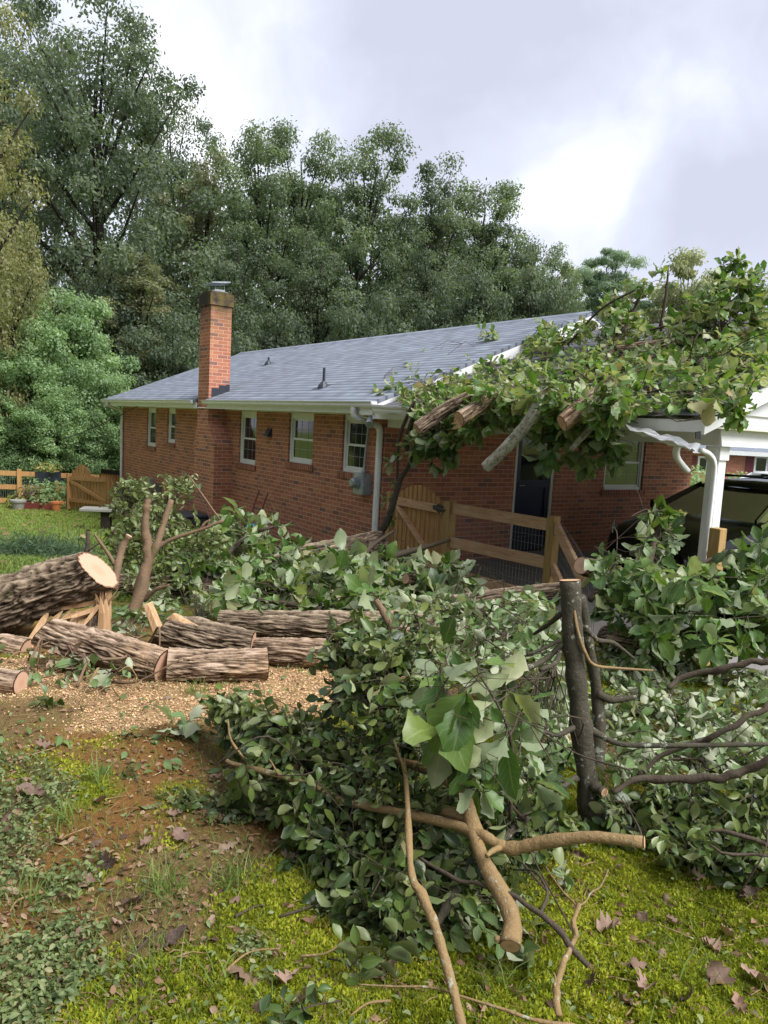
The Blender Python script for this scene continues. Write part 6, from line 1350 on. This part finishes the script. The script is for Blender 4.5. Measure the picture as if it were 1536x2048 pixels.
foliage_group(SF, cl, 'holly', 'holly_leaf', 77, .052, (6, 12), 'holly branches in the front pile', 'holly_branch', 'branch', stemm='bark_twig', flip=.26, twig_r=.002, tint=(.52, .34))
def zG(x, y): yb = np.interp(x, [1190, 1300, 1560], [1690, 1730, 1760]); return np.interp(y, [1400, yb], [GZ(x, yb)+.75, GZ(x, yb)-.02])
def sgG(*rows): return stempx(*[(x, y, min(zG(x, y), GZ(x, y)-.02), r) for x, y, r in rows])
SG = [('glossy dark holly branch right of the foot of the tall stump', sgG((1220, 1640, 5), (1300, 1620, 4), (1400, 1600, 2))), ('glossy dark holly branch at the right edge above the moss', sgG((1400, 1680, 5), (1480, 1650, 4), (1560, 1620, 2))), ('glossy dark holly branch lowest at the right edge', sgG((1380, 1720, 4), (1460, 1730, 3), (1550, 1740, 2)))]
cl = pile([(1200, 1580), (1300, 1560), (1450, 1560), (1570, 1540), (1570, 1750), (1480, 1740), (1380, 1700), (1230, 1690)], 190, 78, zG, .15)
foliage_group(SG, cl, 'holly', 'holly_leaf', 79, .055, (8, 12), 'glossy holly branches at the lower right', 'holly_branch', 'branch', flip=.18, twig_r=.002, tint=(.5, .28))
zH = lambda x, y: GZ(x, y)-.12
def sgH(*rows): return stempx(*[(x, y, GZ(x, y)-.15, r) for x, y, r in rows])
SH = [('pale wilted holly branch right of the tall stump, nearest the stump', sgH((1210, 1440, 4), (1290, 1420, 3), (1370, 1430, 2))), ('pale wilted holly branch flat on the moss at the right edge', sgH((1420, 1450, 4), (1490, 1430, 3), (1560, 1440, 2))),
      ('pale wilted holly branch under the right leaf pile', sgH((1260, 1350, 4), (1350, 1330, 3), (1450, 1320, 2))), ('pale wilted holly branch at the right above the straight bare branch', sgH((1430, 1360, 4), (1500, 1350, 3), (1560, 1345, 2))), ('pale wilted holly branch below the thick curved bare branch', sgH((1300, 1520, 4), (1400, 1520, 3), (1500, 1540, 2)))]
cl = pile([(1180, 1290), (1300, 1270), (1400, 1290), (1560, 1280), (1560, 1420), (1480, 1400), (1440, 1420), (1560, 1440), (1560, 1560), (1420, 1550), (1230, 1550), (1190, 1450)], 330, 80, zH, .14)
foliage_group(SH, cl, 'holly', 'pale_leaf', 81, .062, (7, 11), 'pale wilted holly branches right of the stump', 'holly_branch', 'branch', flip=.45, twig_r=.002, tint=(.5, .3))
zI = lin(1180, 5.1, 1330, 3.9)
SI = [('holly branch between the upright torn branch and the tall stump', sg_(zI, (1080, 1290, 4), (980, 1260, 3), (880, 1220, 2))), ('pale holly branch lying just left of the tall stump', sg_(zI, (1110, 1330, 4), (1040, 1310, 3), (960, 1290, 2))), ('holly branch above the pinkish log', sg_(zI, (960, 1230, 4), (900, 1210, 3), (830, 1200, 2)))]
cl = pile([(820, 1200), (900, 1190), (1100, 1200), (1120, 1340), (1000, 1340), (900, 1300)], 95, 82, zI, .25)+pile([(980, 1330), (1130, 1330), (1150, 1520), (1040, 1540), (980, 1450)], 70, 85, lambda x, y: GZ(x, y)-.25, .12)
foliage_group(SI, cl, 'holly', 'pale_leaf', 83, .07, (7, 11), 'holly branches left of the stump', 'holly_branch', 'branch', flip=.35, twig_r=.002, tint=(.4, .3))
# ---- big oak sprig in front of the stump
SJ = [('big leafed oak sprig with purple spotted leaves, in front of the tall stump', stempx((1020, 1640, 2.5, 4), (1025, 1520, 2.45, 4), (1010, 1440, 2.4, 3), (960, 1350, 2.4, 2))), ('big leafed oak sprig at the left of the purple spotted sprig', stempx((960, 1560, 2.6, 4), (910, 1450, 2.5, 3), (880, 1350, 2.45, 2))),
      ('big leafed oak sprig hanging low beside the foot of the tall stump', stempx((1050, 1640, 2.55, 4), (1000, 1590, 2.5, 3), (960, 1560, 2.45, 2)))]
cl = [at(x, y, z) for x, y, z in ((905, 1290, 2.5), (880, 1335, 2.42), (960, 1320, 2.45), (1010, 1370, 2.5), (920, 1385, 2.35), (1060, 1400, 2.55), (970, 1420, 2.33), (890, 1450, 2.38), (1000, 1480, 2.35), (940, 1500, 2.42), (1040, 1470, 2.55), (1000, 1590, 2.45), (1070, 1560, 2.55), (960, 1570, 2.4), (860, 1400, 2.45))]
foliage_group(SJ, cl, 'oak', 'oak_leaf', 84, .145, (4, 6), 'big leafed oak sprigs at the stump', 'oak_sprig', 'sprig', flip=.4, droop=.7, tint=(.45, .25), twig_r=.003)
# ---- small sprigs by themselves
def sprig(label, px_, py_, kind, leafm, n, size, seed, lift=.03, name='leaf_sprig', length=.12, flip=.3):
    p = G(px_, py_); d = np.array([math.cos(seed*1.7), math.sin(seed*1.7), .25])*length
    foliage_group([(label, smooth_path(np.array([np.r_[p+(0, 0, .012), .003], np.r_[p+d*.5+(0, 0, .02), .0025], np.r_[p+d, .002]]), 4))], [p+d*.9+(0, 0, lift), p+d*.4+(0, 0, lift)], kind, leafm, seed, size, (n, n+2), None, name, 'sprig', flip=flip, twig_r=.0015)
sprig('pale green whorl of oak leaves lying alone on the moss below the sawdust', 335, 1475, 'oak', 'pale_leaf', 6, .14, 11, .05)
sprig('small holly sprig on the moss left of the long pale branch', 275, 1570, 'holly', 'holly_leaf', 6, .04, 12)
sprig('holly sprig at the lower edge left of the kinked branch', 680, 2010, 'holly', 'holly_leaf', 9, .055, 13, .06, length=.2)
sprig('small upright holly sprig just above the holly sprig at the lower edge', 655, 1925, 'holly', 'holly_leaf', 6, .05, 14, .08)
sprig('grey green leaf sprig between the kinked branch and the forked pale twig', 985, 1960, 'holly', 'pale_leaf', 8, .055, 15, .04, length=.18)
sprig('leaf sprig beside the sawn end of the crooked branch', 1065, 1885, 'holly', 'pale_leaf', 7, .045, 16, .03)
sprig('leaf sprig under the clean sawn end of the long branch', 1130, 1770, 'holly', 'pale_leaf', 7, .045, 17, .08)
sprig('holly sprig standing in the moss at the left end of the front pile', 430, 1475, 'holly', 'holly_leaf', 9, .045, 18, .12, length=.2)
sprig('blue green sprig on the sawdust edge at the left', 70, 1425, 'holly', 'holly_leaf', 8, .05, 19)
sprig('pale sprig at the lower right of the front pile', 880, 1900, 'holly', 'pale_leaf', 8, .045, 20, .05)
sprig('wilted sprig lying on the sawdust in the middle', 480, 1385, 'holly', 'pale_leaf', 8, .05, 21)
sprig('drooping grey leaf sprig under the brown scraped log', 110, 1345, 'oak', 'dry', 6, .13, 22, .08)
sprig('drooping grey leaf sprig beside the small round log', 165, 1360, 'oak', 'pale_leaf', 6, .13, 23, .06)
sprig('holly sprig at the foot of the leaning trunk by the left edge', 30, 1330, 'holly', 'holly_leaf', 10, .06, 24, .15, length=.25)

# ------------------------------------------------------------------ what lies on the ground
def gpts(n, lq, rng, wfun=None, near=True):
    """random ground points in a box of (lateral, forward), denser near the camera"""
    l0, l1, q0, q1 = lq; out = []
    while sum(len(a) for a in out) < n:
        k = n*2; u = rng.random(k); q = 1/(1/q0+(1/q1-1/q0)*u) if near else q0+(q1-q0)*u
        l = rng.uniform(l0, l1, k)*(q/q1 if near else 1); x, y = lq_xy(l, q); keep = np.ones(k, bool)
        if wfun is not None: keep = rng.random(k) < wfun(x, y)
        out.append(np.stack([x[keep], y[keep]], 1))
    P = np.vstack(out)[:n]; return np.column_stack([P, gzn(P[:, 0], P[:, 1])])
rng = np.random.default_rng(300)
LQ = (-3.6, 5.2, 1.45, 5.2)
def wm(x, y): s_, i_, m_, g_, so_ = zones(x, y); return np.clip(m_*(1-s_)*(1-i_), .015, 1)
P = gpts(215000, LQ, rng, wm); clump = fbm(p2(P[:, 0]*22, P[:, 1]*22), 5, 2); P[:, 2] += (clump-.35)*.03
n = len(P); D = rand_unit(n, rng); D[:, 2] = np.abs(D[:, 2])*1.1+.35; D /= np.linalg.norm(D, axis=1)[:, None]; Nm = rand_unit(n, rng)
P += D*.004; S = rng.uniform(.008, .019, n); d = D; x = np.cross(D, Nm); x /= np.linalg.norm(x, axis=1)[:, None]
V = np.stack([P-d*S[:, None]*.3, P+x*S[:, None]*.28, P+d*S[:, None]*.7, P-x*S[:, None]*.28], 1).reshape(-1, 3)
patch = fbm(p2(P[:, 0]*3.2, P[:, 1]*3.2), 15, 3)
tt = np.clip(-.10+clump*.50+(patch-.30)*.95+rng.normal(0, .10, n)+(rng.random(n) < .05)*.4, 0, 1)
o = link('moss', np_mesh('moss', V, np.arange(4*n).reshape(n, 4), np.repeat(np.stack([tt, rng.random(n), np.full(n, .5), np.ones(n)], 1), 4, 0)), M['mossblade']); tag(o, 'bright yellow green moss cushions in the foreground', 'moss', None, 'stuff')
def flat_scatter(name, label, cat, kind, leafm, P, size, rng, tilt=.35, lift=.004, tint=None, up=.0, smooth=True, parent=None):
    n = len(P); a = rng.uniform(0, 6.28, n); D = np.stack([np.cos(a), np.sin(a), rng.normal(up, tilt*.6, n)], 1); N = np.stack([rng.normal(0, tilt, n), rng.normal(0, tilt, n), np.ones(n)], 1)
    Q = P+np.array([0, 0, 1.])*(lift+np.abs(rng.normal(0, lift, n)))[:, None]
    V, F, c = scatter(kind, Q, D, N, rng.uniform(*size, n), np.clip(rng.normal(.5, .25, n) if tint is None else tint, 0, 1), rng)
    o = link(name, np_mesh(name, V, F, c), M[leafm], smooth=smooth); return tag(o, label, cat, None, 'stuff')
P = gpts(10500, LQ, rng, lambda x, y: np.clip(zones(x, y)[1]+.016, 0, 1)); P[:, 2] += rng.random(len(P))**2*.03
flat_scatter('ground_ivy', 'small grey green creeping plants in the lower left corner', 'ground cover', 'bit', 'ivy', P, (.010, .026), rng, .5, .008)
P = gpts(7600, LQ, rng, lambda x, y: .25+.5*(1-zones(x, y)[2])*(1-zones(x, y)[0]))
flat_scatter('leaf_litter', 'crumbled brown leaf scraps over the moss and soil', 'leaf litter', 'bit', 'litter', P, (.008, .034), rng, .5, .004)
P = gpts(26000, (-3.2, 1.8, 2.8, 5.0), rng, lambda x, y: np.clip(zones(x, y)[0]+.03, 0, 1), near=False); n = len(P)
flat_scatter('sawdust', 'tan wood chips and sawdust scattered before the logs', 'sawdust', 'bit', 'chip', P, (.004, .016), rng, .45, .003, smooth=False)
P = gpts(900, (-3.2, 3.4, 3.0, 6.5), rng, None, near=False)
flat_scatter('cut_leaves', 'loose green and pale leaves strewn between the piles', 'leaf litter', 'holly', 'pale_leaf', P, (.03, .07), rng, .5, .008)
mb = MB(); P = gpts(900, LQ, rng)
for p in P:
    a = rng.uniform(0, 6.28); L = rng.uniform(.03, .13); d = np.array([math.cos(a), math.sin(a), 0])*L
    e = p+d; e[2] = float(gzn(np.array([e[0]]), np.array([e[1]]))[0]); m_ = (p+e)/2+rng.normal(0, .1*L, 3)*(1, 1, .3); r_ = rng.uniform(.0009, .0024)
    mb.tube([p+(0, 0, .008), m_+(0, 0, .012), e+(0, 0, .009)], [r_, r_, r_*.6], 4, False)
o = obj('twig_litter', mb, M['bark_pale']); tag(o, 'tiny pale twigs and straws over the foreground', 'twigs', None, 'stuff')
def blades(P, h, rng, wd=.0028, leanv=.5):
    n = len(P); a = rng.uniform(0, 6.28, n); H_ = rng.uniform(*h, n); le = rng.normal(0, leanv, (n, 2)); sd = np.stack([np.cos(a), np.sin(a), np.zeros(n)], 1)*(wd*rng.uniform(.6, 1.5, n))[:, None]
    t1 = P+np.column_stack([le*H_[:, None]*.35, H_*.6]); t2 = P+np.column_stack([le*H_[:, None], H_*.95])
    V = np.stack([P-sd, P+sd, t1+sd*.8, t1-sd*.8, t2], 1).reshape(-1, 3); b = np.arange(n)[:, None]*5
    F = np.vstack([b+np.array([0, 1, 2, 3]), b+np.array([3, 2, 4, 4])]); return V, F, np.repeat(np.stack([np.clip(rng.normal(.5, .25, n), 0, 1), rng.random(n), np.full(n, .5), np.ones(n)], 1), 5, 0)
P1 = gpts(70000, (-14, 3, 6.8, 25), rng, lambda x, y: zones(x, y)[3]*((x < -.05) | (y > 12.9)))
tuf = []
for (x, y, k) in ((465, 1770, 80), (330, 1775, 30), (290, 1935, 30), (60, 1790, 50), (430, 1965, 25), (1400, 1960, 25), (1230, 1560, 40), (620, 1760, 40), (560, 1480, 60), (200, 1560, 60), (330, 1790, 60), (1000, 1980, 40), (390, 1385, 60), (130, 1640, 50)):
    g = G(x, y); q = g+np.column_stack([rng.normal(0, .035, (k, 2)), np.zeros(k)]); q[:, 2] = gzn(q[:, 0], q[:, 1]); tuf.append(q)
V1, F1, c1 = blades(P1, (.03, .075), rng, .006, .6); P2_ = np.vstack(tuf); V2, F2, c2 = blades(P2_, (.04, .11), rng, .0018, .7)
P3 = gpts(11000, LQ, rng, lambda x, y: .12+.5*(1-zones(x, y)[2])); V3, F3, c3 = blades(P3, (.015, .05), rng, .0012, .8)
V = np.vstack([V1, V2, V3]); F = np.vstack([F1, F2+len(V1), F3+len(V1)+len(V2)])
F4 = F; me = bpy.data.meshes.new('grass'); quad = F4[F4[:, 2] != F4[:, 3]]; tri = F4[F4[:, 2] == F4[:, 3]][:, :3]
quad = F4[F4[:, 3] != F4[:, 2]]
nl_ = quad.size+tri.size; me.vertices.add(len(V)); me.vertices.foreach_set('co', V.astype(np.float32).ravel()); me.loops.add(nl_); me.loops.foreach_set('vertex_index', np.concatenate([quad.ravel(), tri.ravel()]).astype(np.int32))
me.polygons.add(len(quad)+len(tri)); me.polygons.foreach_set('loop_start', np.concatenate([np.arange(len(quad))*4, quad.size+np.arange(len(tri))*3]).astype(np.int32)); me.polygons.foreach_set('loop_total', np.concatenate([np.full(len(quad), 4), np.full(len(tri), 3)]).astype(np.int32))
ca = me.color_attributes.new('lc', 'FLOAT_COLOR', 'POINT'); ca.data.foreach_set('color', np.vstack([c1, c2, c3]).astype(np.float32).ravel()); me.update(calc_edges=True)
o = link('grass', me, M['grass']); tag(o, 'short lawn grass and thin tufts', 'grass', None, 'stuff')
P = gpts(700, (-13, 2, 7.5, 24), rng, lambda x, y: (x < -.3)*1., near=False); flat_scatter('lawn_leaves', 'brown leaves scattered on the far lawn', 'leaf litter', 'bit', 'litter', P, (.06, .13), rng, .4, .02)
# pine bough on the lawn
p = G(75, 1112); rng2 = np.random.default_rng(17); n = 5200; a = rng2.normal(0, 1, (n, 3))*(.33, .17, .11); a[:, 2] = np.abs(a[:, 2]); a = a@np.array(Matrix.Rotation(R(-25), 3, 'Z')).T
nm = rand_unit(n, rng2); V, F, c = leaf_quads(a+p*0, nm, rng2.uniform(.07, .14, n), np.clip(rng2.normal(.4, .2, n), 0, 1), rng2, .12)
o = link('pine_bough', np_mesh('pine_bough', V, F, c), M['bough'], loc=p); tag(o, 'blue green pine bough lying on the lawn behind the leaning trunk', 'bough')
# dry leaves one by one
protos = []
for k in range(9):
    V, F, c = leaf_tpl('dry', np.random.default_rng(500+k)); rr_ = np.random.default_rng(700+k); V[:, 1] -= .5; V[:, 0] *= rr_.uniform(.6, 1.1); V[:, 2] += rr_.uniform(-.1, .9)*V[:, 0]**2*1.6+rr_.uniform(.0, .8)*V[:, 1]**2-.06+rr_.normal(0, .025, len(V))
    col = np.column_stack([np.full(len(V), [.2, .5, .8, .35, .65, .05, .9, .3, .0][k]), c, np.ones(len(V))]); protos.append(np_mesh('dry_leaf', V, F, col)); protos[-1].materials.append(M['dry']); protos[-1].polygons.foreach_set('use_smooth', np.ones(len(F), bool))
spots_ = [(65, 1595, 62), (58, 1562, 40), (215, 1735, 58), (290, 1700, 40), (365, 1695, 46), (456, 1702, 44), (440, 1655, 40), (175, 1768, 40), (265, 1812, 55), (475, 1808, 45), (245, 1856, 40), (350, 1880, 62), (155, 1872, 34), (497, 1952, 74), (577, 1962, 66), (600, 2006, 70), (1215, 1868, 52), (1275, 1848, 44), (1340, 1848, 36), (1450, 1878, 52), (1180, 1975, 50), (1260, 1945, 60), (1440, 1975, 74), (1505, 1970, 66), (1478, 2032, 60), (1320, 1930, 40), (1250, 2012, 48), (12, 1632, 40), (15, 1668, 34), (190, 1690, 34), (580, 1722, 36), (110, 1960, 40), (30, 1790, 40), (1235, 1745, 36), (1390, 1760, 36), (1500, 1800, 40), (1160, 1720, 34), (330, 1400, 30), (250, 1480, 34), (90, 1500, 36), (430, 1560, 30), (700, 1790, 40), (775, 1940, 46), (1290, 1990, 52), (1370, 2020, 56), (1330, 1795, 36), (200, 1610, 36), (120, 1680, 40), (350, 1640, 32), (520, 2020, 40), (420, 1850, 30), (1035, 2000, 40), (1420, 1900, 44), (1540, 1900, 50)]
for k, (x, y, wpx) in enumerate(spots_):
    g = G(x, y); Z = float((g-CAM)@FW); o = bpy.data.objects.new('dry_leaf', protos[(k*4) % 9]); C.objects.link(o); sz = wpx*Z/FL*1.0
    g[2] = float(gzn(np.array([g[0]]), np.array([g[1]]))[0])+.018; o.location = g; o.scale = (sz,)*3; o.rotation_euler = (RNG.normal(0, .4), RNG.normal(0, .4)+(math.pi if k % 4 == 1 else 0), RNG.uniform(0, 6.28))
    tag(o, 'curled brown dry leaf lying on the moss or soil', 'leaf', 'dry brown leaves on the foreground ground')
# short sticks one by one
tw = [((560, 1840), (700, 1790)), ((20, 1530), (110, 1500)), ((90, 1790), (20, 1830)), ((255, 1930), (330, 1870)), ((440, 1960), (560, 1905)), ((600, 1920), (700, 1880)), ((470, 1840), (530, 1820)), ((1410, 1930), (1420, 2010)), ((1300, 2000), (1250, 2040)), ((350, 1715), (420, 1690)), ((780, 2010), (700, 2040)), ((1500, 1940), (1400, 1925)), ((240, 1365), (150, 1390)), ((60, 1420), (160, 1380))]
for k, (a, b) in enumerate(tw):
    A, B = G(*a), G(*b); A[2] += .012; B[2] += .012; md = (A+B)/2+RNG.normal(0, .02, 3)*(1, 1, .2); mb = MB(); q = smooth_path(np.stack([A, md, B]), 4); mb.tube(q, np.linspace(.0045, .002, len(q)), 6, True, k, .2)
    o = obj('ground_stick', mb, M['bark_pale' if k % 3 else 'bark_twig'], loc=A, smooth=True); tag(o, 'thin dead stick lying on the moss or soil', 'stick', 'dead sticks on the foreground ground')
# bare twigs tangled through the heaps
def tangle(n, poly, zf, seed, label, group, Lm=(.25, .7), rr=.004, mt_='bark_twig', up=.12):
    rng = np.random.default_rng(seed)
    for (x, y) in in_poly(poly, n, rng):
        a = at(x, y, min(zf(x, y), GZ(x, y)-.05)-rng.uniform(0, .15)); L = rng.uniform(*Lm); d = rng.normal(0, 1, 3)*(1, 1, .35); d = _n(d)*L; k = rng.normal(0, .13*L, (2, 3)); r_ = rr*rng.uniform(.6, 1.3)
        P = np.stack([a-d/2, a-d/6+k[0]+(0, 0, up*L), a+d/6+k[1]+(0, 0, up*L*1.3), a+d/2]); P[:, 2] = np.maximum(P[:, 2], gz(P[:, 0], P[:, 1])+.02); q = smooth_path(P, 5)
        mb = MB(); mb.tube(q, np.linspace(r_, r_*.4, len(q)), 6, True, seed, .15); i = len(q)//2; f = q[i]+_n(rng.normal(0, 1, 3)*(1, 1, .5))*L*.35
        mb.tube([q[i], (q[i]+f)/2+rng.normal(0, .03*L, 3), f], [r_*.6, r_*.5, r_*.25], 5); o = obj('bare_twig', mb, M[mt_], loc=a, smooth=True); tag(o, label, 'twig', group)
tangle(26, [(500, 1450), (900, 1280), (1080, 1500), (1080, 1780), (760, 1820), (600, 1640)], zF, 401, 'thin bare twig tangled in the front holly pile', 'bare twigs in the front holly pile', (.2, .6), .003)
tangle(20, [(1190, 1300), (1536, 1300), (1536, 1700), (1210, 1650)], zH, 402, 'thin bare twig over the wilted leaves right of the tall stump', 'bare twigs right of the tall stump', (.3, .8), .004)
tangle(14, [(820, 1190), (1110, 1190), (1110, 1450), (960, 1400)], zI, 403, 'thin bare twig between the pinkish log and the tall stump', 'bare twigs left of the tall stump', (.3, .7), .0035)
tangle(12, [(900, 1250), (1100, 1420), (1130, 1640), (960, 1640), (860, 1440)], lambda x, y: 2.45, 404, 'thin dark twig among the big oak leaves before the stump', 'twigs among the big oak leaves', (.2, .5), .0025, up=.05)
tangle(12, [(20, 1330), (330, 1345), (320, 1380), (100, 1390), (0, 1380)], lambda x, y: GZ(x, y)-.04, 405, 'broken twig in the debris under the brown scraped log', 'broken twigs under the scraped log', (.12, .35), .006, 'bark_pale')
tangle(16, [(760, 780), (1000, 720), (1300, 640), (1500, 600), (1500, 760), (1200, 820), (900, 830)], lambda x, y: max(Zeave(x)-.5, Zroof(x, y)-.45), 406, 'bare twig among the leaves on the carport roof', 'bare twigs on the carport roof', (.4, 1.1), .006)
tangle(12, [(1200, 1060), (1320, 1000), (1536, 1120), (1536, 1290), (1220, 1250)], lambda x, y: zE(x, y)-.2, 407, 'bare twig among the leaves of the right pile', 'bare twigs in the right leaf pile', (.3, .8), .004)
# some medium leafed oak sprays caught in the front holly heap
SK = [('medium leafed oak spray caught at the top of the front holly pile', sgF((870, 1380, 3), (800, 1300, 2.5), (730, 1250, 2))), ('medium leafed oak spray low in the front pile beside the sawn crooked branch', sgF((960, 1720, 3), (880, 1700, 2.5), (800, 1690, 2))), ('medium leafed oak spray between the wilted holly and the tall stump', sgH((1215, 1400, 3), (1280, 1380, 2.5), (1340, 1370, 2)))]
cl = pile([(700, 1260), (850, 1250), (880, 1380), (760, 1420)], 16, 421, zF, .12)+pile([(760, 1640), (960, 1680), (940, 1800), (800, 1780)], 9, 422, zF, .08)+pile([(1200, 1340), (1380, 1340), (1380, 1430), (1210, 1430)], 12, 423, zH, .08)
foliage_group(SK, [c-FW*.12 for c in cl], 'oak', 'oak_leaf', 424, .085, (4, 7), 'oak sprays caught in the holly', 'oak_spray', 'branch', flip=.5, droop=.6, tint=(.55, .3), twig_r=.002)
# debris under and behind the logs
def gstem(*rows): return smooth_path(np.array([np.r_[G(x, y)+(0, 0, .04), .004] for x, y in rows]), 4)
SL_ = [('withered brown leaf branch in the debris under the left end of the brown scraped log', gstem((40, 1350), (110, 1345), (170, 1352))), ('withered brown leaf branch in the debris below the middle of the brown scraped log', gstem((170, 1358), (240, 1362), (310, 1368)))]
cl = [G(x, y)+(0, 0, RNG.uniform(.03, .12)) for x, y in in_poly([(30, 1325), (110, 1322), (230, 1345), (320, 1362), (310, 1385), (180, 1385), (60, 1378)], 15, np.random.default_rng(431))]
foliage_group(SL_, cl, 'oak', 'pale_leaf', 432, .075, (2, 5), 'withered branches under the scraped log', 'withered_branch', 'branch', flip=.5, twig_r=.0025)
SM = [('leafy brush between the forked trunk and the thick furrowed log', gstem((270, 1300), (330, 1290), (400, 1255))), ('leafy brush at the foot of the forked trunk, right of the splintered stump', gstem((225, 1300), (245, 1290), (275, 1285)))]
cl = [G(x, y)+(0, 0, RNG.uniform(.02, .2)) for x, y in in_poly([(225, 1240), (270, 1215), (330, 1190), (430, 1200), (440, 1235), (340, 1240), (300, 1290), (230, 1300)], 40, np.random.default_rng(433))]
foliage_group(SM, cl, 'holly', 'pale_leaf', 434, .07, (6, 10), 'low brush by the forked trunk', 'brush', 'branch', flip=.4, twig_r=.002, tint=(.3, .3))
tangle(10, [(60, 1290), (200, 1270), (330, 1300), (320, 1360), (80, 1360)], lambda x, y: GZ(x, y)-.1, 435, 'snapped pale root or twig in the debris behind the brown scraped log', 'snapped roots in the log debris', (.2, .5), .009, 'myrtle')
